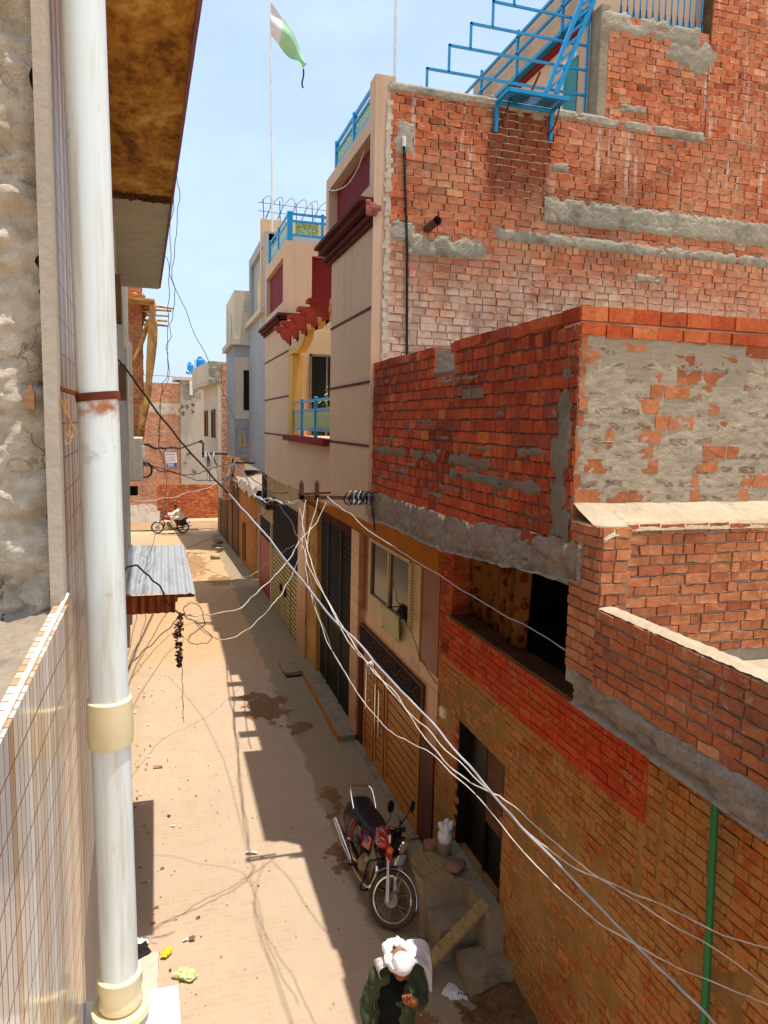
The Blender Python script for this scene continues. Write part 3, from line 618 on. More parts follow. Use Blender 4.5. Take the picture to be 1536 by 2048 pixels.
g = MB(); a = onY(258, 975, 14.3); g.box(-1.3, onY(275, 975, 14.3).x, 14.2, 14.5, onY(258, 990, 14.3).z, onY(258, 974, 14.3).z); g.build('bracket', M['void'], H2)
g = MB(); a = onY(290, 905, 14.2); g.box(a.x - .1, a.x, 14.1, 14.3, a.z - .1, a.z + .12); g.build('meter', M['white'], H2)
g = MB(); c = onY(291, 940, 14.25)
for k in range(3): g.tube([c + Vector((math.cos(i * .4) * (.1 + .012 * k), .02 * k + .01 * math.sin(i), math.sin(i * .4) * (.13 + .01 * k))) for i in range(16)], .008, 6, close=True)
tag(g.build('cable_coil', M['cabledk']), 'coil of black cable hanging below the concrete balcony box', 'cable coil')
# far part of the left upper storey
g = MB(); a = onY(277, 880, 24); g.box(-5, a.x, 22, 30, 5.6, onY(270, 690, 24).z); g.build('upper_wall', M['greylt'], H2)
# scaffold
Ts = thing('timber_scaffold', 'rough timber scaffold platform of poles and planks in front of the unfinished house', 'scaffold', tuple(onY(300, 870, 15)))
def SP(px, py, Y=14.6): return onY(px, py, Y)
def pole(pts, r): g = MB(); g.tube(cr(pts, 5), r, 10); g.build('pole', M['timber'], Ts, smooth=True)
pole([SP(306, 605), SP(300, 700), SP(296, 790), SP(285, 850)], [.062, .06, .065, .06, .06, .06, .06, .06, .06, .06, .055, .055, .055, .05, .05, .05][:16])
pole([SP(309, 640, 14.9), SP(308, 690, 14.9), SP(297, 770, 14.9), SP(283, 860, 14.9)], .055)
pole([SP(297, 640, 15), SP(285, 680, 15), SP(268, 722, 15)], .045)
pole([SP(290, 625, 15.3), SP(278, 660, 15.3), SP(265, 685, 15.3)], .045)
pole([SP(287, 800, 15), SP(280, 860, 15), SP(278, 930, 15)], .05)
for y0, y1, xa, xb in ((611, 617, 312, 348), (620, 622, 308, 343), (631, 632, 290, 337), (641, 642, 289, 335), (649, 652, 311, 337)):
    a, b = SP(xa - 30, y0, 15.2), SP(xb, y1, 15.2); pole([a, a.lerp(b, .5) + Vector((0, 0, .01)), b], .02)
g = MB(); a = SP(252, 596, 14.6); b = SP(309, 603, 14.6)
for k in range(8): g.bar((a.x - .3, 14.55 + k * .22, a.z + .0), (b.x + .02 * random.random(), 14.55 + k * .22, b.z), .2, .04)
g.build('plank_deck', M['timber'], Ts)
g = MB(); a = SP(256, 581, 15.2); g.ell((SP(270, 592, 15.2)), .2, .25, .09, 12); g.build('sandbag', M['timber'], Ts, smooth=True)
# ================================================================ FAR END OF THE ALLEY
B8 = thing('brick_building', 'tall plain brick building closing the end of the alley', 'building', (-.5, 50, 0))
g = MB(); a = onY(255, 765, 50); b = onY(360, 765, 50); zt = 8.4
bricks(g, (a.x - 1.5, 50, 0), (1, 0, 0), (0, -1, 0), b.x - a.x + 1.5, zt, .34, .14, .02, .02, lip=.006); g.box(a.x - 1.5, b.x, 50.02, 58, 0, zt, 1); g.build('wall', [M['bk_far'], M['mortar']], B8)
g = MB(); g.box(a.x - 1.5, b.x + .02, 49.96, 50, 6.85, 7.1); patch(g, (-1.6, 49.98, 6.3), (1, 0, 0), (0, -1, 0), 2.6, .8, .08, .02, seed=4); g.build('cement_band', M['mortar'], B8)
B9 = thing('rendered_building', 'grey rendered building with roof slab and graffiti beside the tall brick building', 'building', (2, 50, 0))
xr = onY(470, 800, 50).x + 3
g = MB(); z0 = onY(380, 757, 50).z; g.box(b.x + .01, xr, 49.9, 58, 0, z0 - .15); g.build('wall', M['greyfar'], B9)
g = MB(); g.box(onY(345, 750, 50).x, onY(392, 750, 50).x, 49.6, 53, z0 - .14, z0 + .06); g.build('roof_slab', M['greylt'], B9)
g = MB(); g.box(onY(379, 760, 49.8).x, onY(385, 760, 49.8).x, 49.6, 49.88, onY(380, 790, 49.8).z, z0 - .15); g.build('column', M['white'], B9)
g = MB(); g.box(onY(354, 755, 49.8).x, onY(359, 755, 49.8).x, 49.8, 49.89, onY(354, 762, 49.8).z, onY(354, 756, 49.8).z); g.build('window', M['void'], B9)
g = MB(); pt = onY(362, 772, 49.88); patch(g, (1.05, 49.895, onY(362, 802, 50).z), (1, 0, 0), (0, -1, 0), 1.35, 1.25, .06, .012, seed=9); g.build('cement_patch', M['cement'], B9)
g = MB()
def scrib(cx, cy, sw, seed):
    r = random.Random(seed); p = []
    for i in range(5): p.append(onY(cx + (i - 2) * sw + r.uniform(-1, 1), cy + r.uniform(-4, 4), 49.88))
    g.tube(cr(p, 4), .013, 4)
for i, (cx, cy, sw) in enumerate(((364, 812, 1.2), (374, 812, 1.4), (386, 809, 1.6), (366, 826, 1.8), (385, 823, 1.6), (376, 906, 2.4), (388, 940, 2.4), (370, 925, 2.0))): scrib(cx, cy, sw, i); scrib(cx + 1, cy + 3, sw * .8, i + 40)
g.build('graffiti', M['cabledk'], B9)
for nm, px0, px1, pt_, pb, Y, lb in (('water_tank', 372, 387, 728, 748, 53, 'smaller blue plastic water tank on the distant roof, left of the pair'), ('water_tank', 389, 411, 717, 746, 53.5, 'larger blue plastic water tank on the distant roof')):
    a = onY(px0, pb, Y); b_ = onY(px1, pt_, Y); r = (b_.x - a.x) / 2; hh = b_.z - a.z
    tk = thing(nm, lb, 'water tank', (a.x + r, Y, a.z), 'blue water tanks on the distant roof')
    g = MB(); g.lathe([(r * .96, 0), (r, .05)] + [(r * (1 + .03 * (i % 2)), .05 + hh * .8 * i / 7) for i in range(8)] + [(r * .8, hh * .93), (r * .4, hh)], (a.x + r, Y, a.z), n=20); g.build('body', M['tank'], tk, smooth=True)
    g = MB(); g.lathe([(r * .42, 0), (r * .42, .1), (r * .3, .14)], (a.x + r, Y, a.z + hh * .98), n=16); g.build('lid', M['tank'], tk, smooth=True)
    g = MB(); g.tube([(a.x + r * .2, Y - r * 1.02, a.z + hh * .9), (a.x + r * .1, Y - r * 1.05, a.z + hh * .4), (a.x + r * .7, Y - r * 1.05, a.z + .1)], .05, 6); g.build('outlet', M['white'], tk)
sw_ = MB(); bricks(sw_, (-.42, 46, .0), (1, 0, 0), (0, -1, 0), 3.95, 2.12, .24, .085, .012, .05, jit=3.0, lip=.0); sw_.box(-.38, 3.5, 46.02, 46.25, 0, 2.08, 1)
bricks(sw_, (-.42, 46.4, 0), (0, -1, 0), (-1, 0, 0), .4, 2.0, .24, .085, .012, .05, jit=3)
tag(sw_.build('stacked_brick_wall', [M['bk_stack'], M['mort_br']]), 'low wall of loosely stacked orange bricks across the end road', 'wall')
rb = MB(); rb.surf(lambda u, v: (-4.5 + u * 4.2, 44 + v * 5, .02 + 1.5 * max(0, math.sin(math.pi * min(1, v * .9))) * (1 - u * .55) * (.75 + .5 * nz(u * 4, v * 4, 1, 1.2, 4)) * (v > .02)), 60, 50); tag(rb.build('rubble_heap', M['rubble'], smooth=True), 'pale earth and rubble heap at the left end of the road', 'rubble heap', kind='stuff')
bn = thing('wall_poster', 'white poster with red top and blue foot hung on the far brick building', 'poster', tuple(onY(340, 935, 49.8)))
g = MB(); q = [onY(329, 898, 49.75), onY(352, 898, 49.75), onY(355, 933, 49.75), onY(333, 935, 49.75)]; 
def bq(u0, u1, v0, v1, mat, d):
    f = lambda u, v: (q[0].lerp(q[1], u)).lerp(q[3].lerp(q[2], u), v) + Vector((0, d, 0))
    g.prism([f(u0, v0), f(u1, v0), f(u1, v1), f(u0, v1)], (0, .01, 0), mat)
bq(0, 1, 0, 1, 0, 0); g.build('sheet', M['paper'], bn)
g = MB(); bq(.02, .98, .01, .17, 0, -.014); bq(.1, .9, .86, .99, 1, -.014); bq(.02, .98, .78, .99, 1, -.012)
for i in range(6): bq(.15 + i * .12, .22 + i * .12, .06, .12, 2, -.028)
for i in range(5): bq(.12 + i * .16, .23 + i * .16, .28 + .01 * (i % 2), .315, 3, -.014)
for r_ in range(3):
    for i in range(6): bq(.1 + i * .14, .19 + i * .14, .42 + r_ * .1, .47 + r_ * .1, 4, -.014)
bq(.12, .7, .82, .86, 2, -.028); bq(.12, .7, .91, .95, 2, -.028)
g.build('print', [M['postr'], M['postb'], M['paper'], M['cabledk'], M['postp']], bn)
# ================================================================ RIGHT, FAR: grey corner house
H7 = thing('corner_house', 'far grey corner house with heavy cornice, two slit windows and toothed brick edge', 'house', (2.6, 34, 0))
Pa = onY(437, 800, 34); Pb = onY(407, 800, 40)
def seg(mb, p, q, z0, z1, out=0.0, th=.3, mat=0):      # wall slab along p-q (plan), outside to -x
    p, q = Vector((p[0], p[1], 0)), Vector((q[0], q[1], 0)); d = (q - p).normalized(); n = Vector((-d.y, d.x, 0))
    if n.x > 0: n = -n
    a, b = p + n * out, q + n * out; c, e = q - n * th, p - n * th
    mb.hexa([(a.x, a.y, z0), (e.x, e.y, z0), (c.x, c.y, z0), (b.x, b.y, z0), (a.x, a.y, z1), (e.x, e.y, z1), (c.x, c.y, z1), (b.x, b.y, z1)], mat)
g = MB(); zb, zt = onY(437, 940, 34).z, onY(437, 768, 34).z; seg(g, Pa, Pb, zb, zt, 0, 2.6)
g.build('wall', M['greyfar'], H7)
g = MB(); zc0, zc1 = onY(420, 768, 33.9).z, onY(420, 722, 33.9).z
ca = onY(417, 740, 34); seg(g, (ca.x, 34), (onY(384, 740, 40.5).x, 40.5), zc0, zc1, 0, 1.2); seg(g, (ca.x, 34), (onY(384, 740, 40.5).x, 40.5), zc0 + .12, zc0 + .16, .02, .1)
g.build('cornice', M['greyfar'], H7)
g = MB(); a, b = onY(417, 722, 33.98), onY(442, 722, 33.98); patch(g, (a.x, 33.99, zc0), (1, 0, 0), (0, -1, 0), b.x - a.x, zc1 - zc0, .05, .03, fill=True, base=.3, seed=2); g.build('cement_end', M['cement'], H7)
g = MB(); a, b = onY(443, 720, 34), onY(462, 720, 34); bricks(g, (a.x, 34, 2.4), (1, 0, 0), (0, -1, 0), b.x - a.x + .6, zc1 - 2.45, .24, .11, .016, .05, jit=2.2); g.box(a.x, b.x + .6, 34.01, 36, 2.4, zc1 - .1, 1); g.build('brick_edge', [M['bk_far'], M['mortar']], H7)
g = MB(); g.box(onY(437, 800, 33.99).x - .02, a.x, 33.97, 34.3, 2.5, zc0); g.build('corner_strip', M['greylt'], H7)
for px0, px1, y0, y1 in ((410, 416, 826, 873), (424, 431, 824, 876)):
    def wp(px, py):                     # on the slanting street face
        d = ray(px, py); n = Vector((Pb.y - Pa.y, -(Pb.x - Pa.x), 0)); t = (n.x * Pa.x + n.y * Pa.y) / (n.x * d.x + n.y * d.y); return Vector((t * d.x, t * d.y, CAMH + t * d.z))
    a, b = wp(px1, y0), wp(px0, y0); z0, z1 = wp(px1, y1).z, wp(px1, y0).z
    g = MB(); seg(g, a, b, z0, z1, .012, .1); wq = g.build('window', M['void'], H7)
    g = MB(); seg(g, a, a.lerp(b, .28), z0, z1, .05, .1); seg(g, a.lerp(b, .9), b, z0, z1, .05, .1); seg(g, a, b, z1, z1 + .12, .06, .1); g.build('frame', M['rust'], wq)
# ================================================================ RIGHT: old brick house with yellow doors (ground level, Y 26-39)
H6 = thing('old_brick_house', 'old single storey brick house with yellowish doors and ragged rubble roof edge', 'house', (3.2, 30, 0))
def X6(y): return 3.35 - (y - 26.2) * .0397
def on6(px, py):
    d = ray(px, py); t = (3.35 + 26.2 * .0397) / (d.x + .0397 * d.y); return Vector((t * d.x, t * d.y, CAMH + t * d.z))
def s6(mb, px0, px1, z0, z1, out=0, th=.2, mat=0): seg(mb, on6(px1, 1000), on6(px0, 1000), z0, z1, out, th, mat)
g = MB(); p_, q_ = on6(513, 1000), on6(436, 1000); dirv = (q_ - p_); dirv.z = 0
zt6 = on6(500, 960).z
bl6 = on6(481, 1000); L6 = (bl6 - p_).length
bricks(g, (p_.x, p_.y, 0), dirv, (-dirv.y, dirv.x, 0), (Vector((bl6.x, bl6.y, 0)) - Vector((p_.x, p_.y, 0))).length, 3.2, .24, .09, .012, .012, lip=.004)
seg(g, (p_.x, p_.y), (q_.x, q_.y), 0, 3.2, -.01, 3, 1); g.build('wall', [M['bk_old'], M['mort_br']], H6)
g = MB(); s6(g, 436, 481, 0, 3.25, .02, .2); g.build('plastered_front', M['oldyel'], H6)
for px0, px1, y0, y1, mt, lb in ((467, 477, 970, 1136, 'doorbr', 'dark open doorway'), (443, 456, 960, 1088, 'doorbr', 'brown shop opening'), (457, 466, 1005, 1120, 'oldyel', None), (488, 491, 1050, 1120, 'doorbr', None)):
    z1 = on6(px1, y0).z; z0 = max(.08, on6(px1, y1).z); g = MB(); s6(g, px0, px1, z0, z1, .035, .15); d_ = g.build('door', M[mt], H6)
    if lb: d_['label'] = lb
    g = MB(); s6(g, px0 - 1, px0, z0, z1 + .05, .06, .1); s6(g, px1, px1 + 1, z0, z1 + .05, .06, .1); s6(g, px0, px1, z1, z1 + .08, .06, .1); g.build('frame', M['doorbr'], d_)
g = MB(); zz = 3.2
def rr(u, v):
    p = p_.lerp(q_, u); nrm = Vector((dirv.y, -dirv.x, 0)).normalized(); 
    if nrm.x < 0: nrm = -nrm
    k = nz(u * 30, v * 3, 2, .8, 4)
    return (p.x + nrm.x * (v * 2.2 - .08 + .03 * k), p.y + nrm.y * v * 2.2, zz + .06 + .16 * k + (.2 if v > .05 else -.1))
g.surf(rr, 110, 16); g.build('rubble_roof', M['rubble'], H6)
# ================================================================ RIGHT: grey house (upper floors Y 19.8-27, shop doors below)
H5 = thing('grey_house', 'grey rendered house with stepped bay, red shutter door and pale green door below', 'house', (3, 22, 0))
XB = 2.6
g = MB(); zb = onX(500, 930, XB).z; z500 = onX(500, 497, XB); zt = onX(528, 478, XB).z
YA, YB = 19.83, 23.6
g.box(XB, 6, YA, YB + 3, zb, onX(515, 640, XB).z); g.build('wall', M['grey'], H5)
g = MB(); zl = onX(515, 640, XB).z; g.box(XB - .12, 6, YA, YB, zl, zl + .14); g.build('ledge', M['greylt'], H5)
g = MB(); zp0, zp1 = zl + .14, onX(515, 490, XB).z
g.box(XB + .10, 6, YA, YB, zp0, zp1 - .05); g.box(XB, XB + .3, YA, YA + .45, zp0, zp1); g.box(XB, XB + .3, YB - .45, YB, zp0, zp1); g.box(XB, XB + .3, YA + .45, YB - .45, zp1 - .28, zp1); g.build('parapet', M['grey'], H5)
g = MB(); g.prism([(XB + .098, 21.7 + math.cos(t) * .25, zp0 + .5 + math.sin(t) * (.55 if math.sin(t) > 0 else .35)) for t in [i * .45 for i in range(14)]], (-.03, 0, 0)); g.build('niche', M['cream'], H5)
# stepped bay that stands further out
X5 = onY(469, 700, YB).x
g = MB(); zb2 = onY(480, 915, YB).z; zc = onY(480, 690, YB).z
g.box(X5, XB + 1.5, YB, YB + 3.2, zb2, zc); g.build('bay_wall', M['grey'], H5)
g = MB(); zq = onY(480, 681, YB).z
g.box(X5 - .13, XB + 1.5, YB - .13, YB + 3.3, zc, zq + .04); g.build('bay_ledge', M['greylt'], H5)
g = MB(); zt2 = onY(469, 580, YB).z; 
g.box(X5, XB + 1.5, YB, YB + 3.2, zq + .04, zt2)
g.build('bay_parapet', M['greylt'], H5)
g = MB(); xa = onY(487, 620, YB).x; g.box(xa, xa + .16, YB - .03, YB, onY(487, 622, YB).z, onY(487, 600, YB).z); g.build('niche', M['lgrey'], H5); g = MB()
g.prism([(X5 - .004, YB + 1.2 + math.cos(t) * .22, zq + .55 + math.sin(t) * .42) for t in [i * .45 for i in range(14)]], (-.02, 0, 0)); g.build('niche', M['lgrey'], H5); g = MB(); g.box(X5 - .02, X5, YB + 2.2, YB + 2.5, zq + .2, zt2 - .3); g.build('niche', M['lgrey'], H5)
g = MB(); a, b = onY(470, 838, YB), onY(499, 715, YB); g.box(a.x, b.x, YB - .03, YB, a.z, b.z); pn = g.build('panel', M['greylt'], H5)
g = MB(); a, b = onY(487, 820, YB), onY(498, 741, YB); g.box(a.x, b.x, YB - .05, YB - .03, a.z, b.z); g.build('window', M['void'], H5)
g = MB(); a, b = onY(471, 905, YB), onY(498, 857, YB); g.box(a.x, b.x, YB - .02, YB - .005, a.z, b.z); g.box(a.x - .03, b.x, YB - .05, YB, b.z, b.z + .04); g.box(a.x - .03, a.x, YB - .05, YB, a.z, b.z); rp = g.build('recess_panel', M['grey'], H5)
g = MB()
for c in (481, 491): p0, p1 = onY(c - 3, 893, YB), onY(c + 2, 868, YB); g.hexa([(p0.x, YB - .06, p0.z), (p1.x, YB - .06, p0.z), (p1.x, YB - .02, p0.z), (p0.x, YB - .02, p0.z), (p0.x + .02, YB - .06, p1.z), (p1.x - .03, YB - .06, p1.z), (p1.x - .03, YB - .02, p1.z), (p0.x + .02, YB - .02, p1.z)])
g.build('louvre', M['yellow'], rp)
# ground floor of the grey house
def gx(px, py, X=3.4): return onX(px, py, X)
g = MB(); seg(g, (3.42, 18.8), (3.35, 26.3), 0, zb + .05, 0, 2); g.build('ground_wall', M['offwhite'], H5)
def gd(nm, ya, yb, z0, z1, mt, out=.03, par=H5, X=3.41):
    q = MB(); seg(q, (X - (ya - 18.8) * .0093, ya), (X - (yb - 18.8) * .0093, yb), z0, z1, out, .1); return q.build(nm, M[mt] if isinstance(mt, str) else mt, par)
gdr = gd('green_door', 18.9, 23.2, .05, 2.0, 'greendoor', .04)
g = MB()
for i in range(14): y = 0; seg(g, (3.37, 19.0), (3.335, 23.1), .12 + i * .135, .135 + i * .135, .022, .05)
for yy in (19.9, 21.0, 22.1): seg(g, (3.375, yy), (3.375, yy + .025), .05, 2.0, .03, .05)
g.build('joints', M['rust'], gdr)
for yy in (20.6, 21.4): q = MB(); q.box(3.28, 3.33, yy, yy + .2, .95, 1.15); q.build('padlock', M['blackmet'], gdr)
gd('louvre_grille', 18.9, 23.3, 2.05, 3.6, 'void', .03)
g = MB()
for i in range(13): seg(g, (3.40, 18.9), (3.36, 23.3), 2.1 + i * .11, 2.11 + i * .11, .045, .05)
seg(g, (3.40, 18.9), (3.36, 23.3), 2.02, 2.1, .07, .1); g.build('slats', M['barline'], H5)
rdr = gd('red_door', 23.6, 26.2, .05, 2.0, 'reddoor', .05)
g = MB()
for i in range(22): yy = 23.65 + i * .115; seg(g, (3.36, yy), (3.36, yy + .045), .05, 1.98, .045, .05)
g.build('ribs', M['reddoor'], rdr)
gd('vent', 23.6, 26.2, 2.05, 2.62, 'void', .04)
for ya, lab in ((23.32, 0), (26.2, 0)): gd('door_post', ya, ya + .2, 0, 2.7, 'offwhite', .09)
gd('upper_window', 25.0, 25.9, 3.2, 4.3, 'void', .02)
ac = onX(522, 1010, 3.2)
A1 = thing('window_cooler', 'dark boxy window cooler unit on the white wall above the red door', 'air cooler', tuple(ac))
g = MB(); a, b = onX(531, 1020, 3.05), onX(513, 997, 3.05); g.box(3.05, 3.4, a.y, b.y + .4, a.z, b.z + .02); bevel(g.build('case', M['blackmet'], A1), .015)
g = MB()
for i in range(6): g.box(3.07, 3.09, a.y - .015, a.y, 0, 0); 
for i in range(5): g.box(3.08 + i * .06, 3.10 + i * .06, a.y - .012, a.y - .001, a.z + .05, b.z - .03)
g.build('grille', M['iron'], A1)
# ================================================================ RIGHT: beige house
H3 = thing('beige_house', 'tall beige rendered house with maroon bands, balcony recess and wooden gate below', 'house', (3, 12, 0))
Yc, Yr0, Yr1, Yf = 9.1, 11.72, 15.9, 19.8
zF0, zF1 = 4.66, 4.76
def XP(px, py): return onX(px, py, XB)
zcn = XP(752, 447).z            # underside of near cornice
zcf = XP(576, 590).z
zsill = XP(620, 876).z
# near block wall
g = MB(); g.hexa([(XB, Yc, 4.70), (4.2, Yc, 4.70), (4.2, Yr0, 4.68), (XB, Yr0, 4.68), (XB, Yc, zcn), (4.2, Yc, zcn), (4.2, Yr0, zcn), (XB, Yr0, zcn)]); g.build('near_wall', M['beige'], H3)
g = MB(); g.box(XB, 5.2, Yr1, Yf, 4.60, 8.22); g.build('far_wall', M['beige'], H3)
g = MB(); g.box(XB, 4.2, Yr0, Yr1, 4.64, zsill); g.build('balcony_front', M['beige'], H3)
# wall above the balcony with scalloped arch
def YZ(px, py): q = XP(px, py); return (q.y, q.z)
zTop = 8.0
ar = [(Yr1, 7.42), (15.2, 7.44), (14.75, 7.42), (14.3, 7.5), (14.0, 7.62), (13.85, 7.78), (13.5, 7.72), (13.2, 7.70), (12.7, 7.74), (12.2, 7.78), (Yr0, 7.8)]
g = MB(); g.prism([(XB, y, z) for y, z in ar] + [(XB, Yr0, zTop), (XB, Yr1, zTop)], (.16, 0, 0), 0, .5, 1)
g.build('arch_wall', [M['beige'], M['yellow']], H3)
g = MB(); g.prism([(XB - .015, y, z) for y, z in ar] + [(XB - .015, y, z + .10) for y, z in ar[::-1]], (.03, 0, 0)); g.build('arch_trim', M['yellow'], H3)
# recess walls
g = MB(); g.box(4.0, 4.2, Yr0, Yr1, zsill - .05, 7.9); g.box(XB + .002, 4.0, Yr1 - .03, Yr1 - .002, zsill - .02, 8.0); g.build('recess_wall', M['cream'], H3)
g = MB(); g.box(XB, XB + .22, Yr1 - .5, Yr1 - .03, zsill, 7.42); g.build('recess_jamb', M['yellow'], H3)
a, b = onY(622, 830, Yr1 - .04), onY(690, 716, Yr1 - .04)
g = MB(); g.box(a.x, 3.9, Yr1 - .05, Yr1 - .031, zsill, b.z); dr = g.build('balcony_door', M['glass'], H3)
g = MB(); g.box(a.x - .04, a.x, Yr1 - .09, Yr1 - .03, zsill, b.z + .05); g.box(a.x - .04, 3.9, Yr1 - .09, Yr1 - .03, b.z, b.z + .05); g.box(a.x + .32, a.x + .36, Yr1 - .07, Yr1 - .05, zsill, b.z); g.build('frame', M['alu'], dr)
g = MB(); g.box(XB - .12, XB + .15, Yr0 + .002, Yr1 + .05, zsill - .1, zsill + .015); g.build('sill', M['maroon'], H3)
# maroon groove lines
for y0, y1, zz in ((Yc, Yr0, 7.51), (Yr1, Yf, 7.55), (Yc, Yr0, 6.56), (Yr1, Yf, 6.58), (Yc, Yr0, 5.715), (Yr1, Yf, 5.715)):
    g = MB(); g.box(XB - .012, XB + .02, y0 + (.002 if y0 == Yc else 0), y1, zz - .016, zz + .016); g.build('groove_line', M['groove'], H3)
# corbels over the balcony
def corbel(yc, mat):
    x0 = XB; st = [(0, 0), (0, .05), (-.07, .05), (-.07, .10), (-.12, .11), (-.16, .14), (-.19, .19), (-.20, .24), (-.27, .24), (-.27, .29), (-.34, .29), (-.34, .35), (0, .35)]
    g = MB(); g.prism([(x0 + x, yc - .14, zTop - .36 + z * 1.05) for x, z in st], (0, .28, 0)); return g.build('corbel', M[mat], H3)
for i, yy in enumerate((12.0, 12.9, 13.9, 14.8, 15.7)): corbel(yy, 'brred')
# cornices
def cornice(p, q, z, outs, parent, nm, mat='maroon_dk'):
    g = MB(); h = z
    for o_, dz in outs: seg(g, p, q, h, h + dz, o_, .3); h += dz
    return g.build(nm, M[mat], parent), h
_, zn = cornice((XB, Yc + .004), (XB, Yr0 + .25), zcn, [(.05, .06), (.10, .05), (.06, .05), (.17, .08), (.24, .05)], H3, 'near_cornice')
g = MB(); patch(g, (XB - .16, Yc - .0, zcn + .06), (1, 0, 0), (0, -1, 0), .26, .2, .012, .03, seed=6, base=.5, edge=.5); g.build('broken_end', plaster('brokend', S(164,96,80), S(130,66,56), .95, 8, .8, 60), H3)
_, zf = cornice((XB, Yr1 + .5), (XB, Yf), 8.22, [(.05, .06), (.11, .06), (.18, .06)], H3, 'far_cornice')
Ypf = 16.45
g = MB()
for o_, z0, z1 in ((.05, 8.22, 8.28), (.11, 8.28, 8.34), (.18, 8.34, 8.40)): g.box(XB - o_, 5, Ypf - o_, Ypf + .2, z0, z1)
g.build('far_cornice', M['maroon_dk'], H3)
# near parapet: frame with sunk maroon panel
def fr(mb, y0, y1, z0, z1, bd, X, th):
    mb.box(X, X + th, y0, y0 + bd, z0, z1); mb.box(X, X + th, y1 - bd, y1, z0, z1); mb.box(X, X + th, y0 + bd, y1 - bd, z0, z0 + bd); mb.box(X, X + th, y0 + bd, y1 - bd, z1 - bd, z1)
zpt = XP(652, 375).z
XPp = XB - .06
g = MB(); fr(g, Yc, Yr0 + .2, zn, zpt, .2, XPp, .2); g.box(XPp + .2, XPp + .4, Yc, Yr0 + .2, zn, zpt); g.build('near_parapet', M['beige'], H3)
g = MB(); g.box(XPp + .14, XPp + .199, Yc + .2, Yr0, zn + .2, zpt - .2); g.build('panel', M['maroon'], H3)
g = MB(); zpl = XP(752, 163).z; g.box(XPp, XB + .2, Yc - .0, Yc + .26, zpt, zpl); g.box(XPp - .0, XB + .14, Yc - .006, Yc - .001, 4.72, zpl - .01); g.build('corner_post', M['beige'], H3)
# far parapet, turning the corner
zq0, zq1 = 8.40, onY(570, 480, Ypf).z
g = MB(); fr(g, Ypf, Yf, zq0, zq1, .3, XB, .2); g.box(XB + .2, XB + .4, Ypf + .3, Yf, zq0, zq1)
x1 = 4.2; bx_ = .28
g.box(XB + .2, x1, Ypf, Ypf + .2, zq0, zq0 + bx_); g.box(XB + .2, x1, Ypf, Ypf + .2, zq1 - bx_, zq1); g.box(XB + .2, XB + .2 + .40, Ypf, Ypf + .2, zq0 + bx_, zq1 - bx_); g.box(XB + .2, x1, Ypf + .2, Ypf + .3, zq0, zq1)
g.build('far_parapet', M['beige'], H3)
g = MB(); g.box(XB + .10, XB + .199, Ypf + .3, Yf - .3, zq0 + .3, zq1 - .3); g.box(XB + .6, x1, Ypf + .14, Ypf + .199, zq0 + bx_, zq1 - bx_); g.build('panel', M['maroon'], H3)
# parapet lead wire on panels
g = MB(); g.tube(cr([XP(739, 305) + Vector((-.07, 0, 0)), XP(725, 340) + Vector((-.07, 0, 0)), XP(705, 370) + Vector((-.07, 0, 0)), XP(680, 382) + Vector((-.07, 0, 0)), XP(664, 380) + Vector((-.07, 0, 0))], 6), .009, 6); tag(g.build('loose_wire', M['cablew']), 'thin pale wire drooping across the maroon parapet panel', 'wire')
# blue railings with patterned glass
def railing(nm, p, q, z0, hh, posts, label, par=H3, low=.14):
    r = MB(); p, q = Vector(p), Vector(q); d = q - p
    for t in posts: c = p + d * t; r.box(c.x - .03, c.x + .03, c.y - .03, c.y + .03, z0, z0 + hh); r.ell((c.x, c.y, z0 + hh), .04, .04, .025, 8)
    for z in (low, hh * .70, hh * .94): r.bar((p.x, p.y, z0 + z), (q.x, q.y, z0 + z), .035, .045)
    o = r.build(nm, M['blue'], par); o['label'] = label
    s_ = MB()
    for i in range(len(posts) - 1):
        a, b = p + d * posts[i], p + d * posts[i + 1]; e = (b - a).normalized() * .09
        s_.bar((a.x + e.x, a.y + e.y, z0 + low + (hh * .70 - low) / 2), (b.x - e.x, b.y - e.y, z0 + low + (hh * .70 - low) / 2), .012, hh * .70 - low - .06)
    s_.build('glass_panel', M['pattern'], o); return o
railing('balcony_railing', (XB + .04, Yr0, 0), (XB + .04, Yr1 - .06, 0), zsill + .015, .72, [0, .33, .66, 1.0], 'blue balcony railing with green patterned glass')
railing('near_roof_railing', (XPp + .1, Yc + .3, 0), (XPp + .1, Yr0 - .1, 0), zpt, .5, [0, .5, 1], 'blue railing on the near roof parapet')
railing('far_roof_railing', (XB + .08, Ypf + .06, 0), (XB + .08, Yf - .5, 0), zq1, .62, [0, .5, 1], 'blue railing along the far roof parapet')
railing('far_roof_railing', (XB + .08, Ypf + .06, 0), (x1, Ypf + .06, 0), zq1, .62, [.04, .5, 1], 'blue railing facing the camera on the far roof parapet')
# rear roof wall with ribbed sheet
g = MB(); xw = onY(522, 440, 20.6).x; zw = onY(522, 437, 20.6).z; g.box(xw, 5, 20.6, 20.8, 8.6, zw); g.build('rear_roof_wall', M['cream'], H3)
g = MB()
for i in range(14): g.box(xw + .04 + i * .16, xw + .07 + i * .16, 20.57, 20.6, 8.7, zw - .02)
g.build('rib', M['cream'], H3)
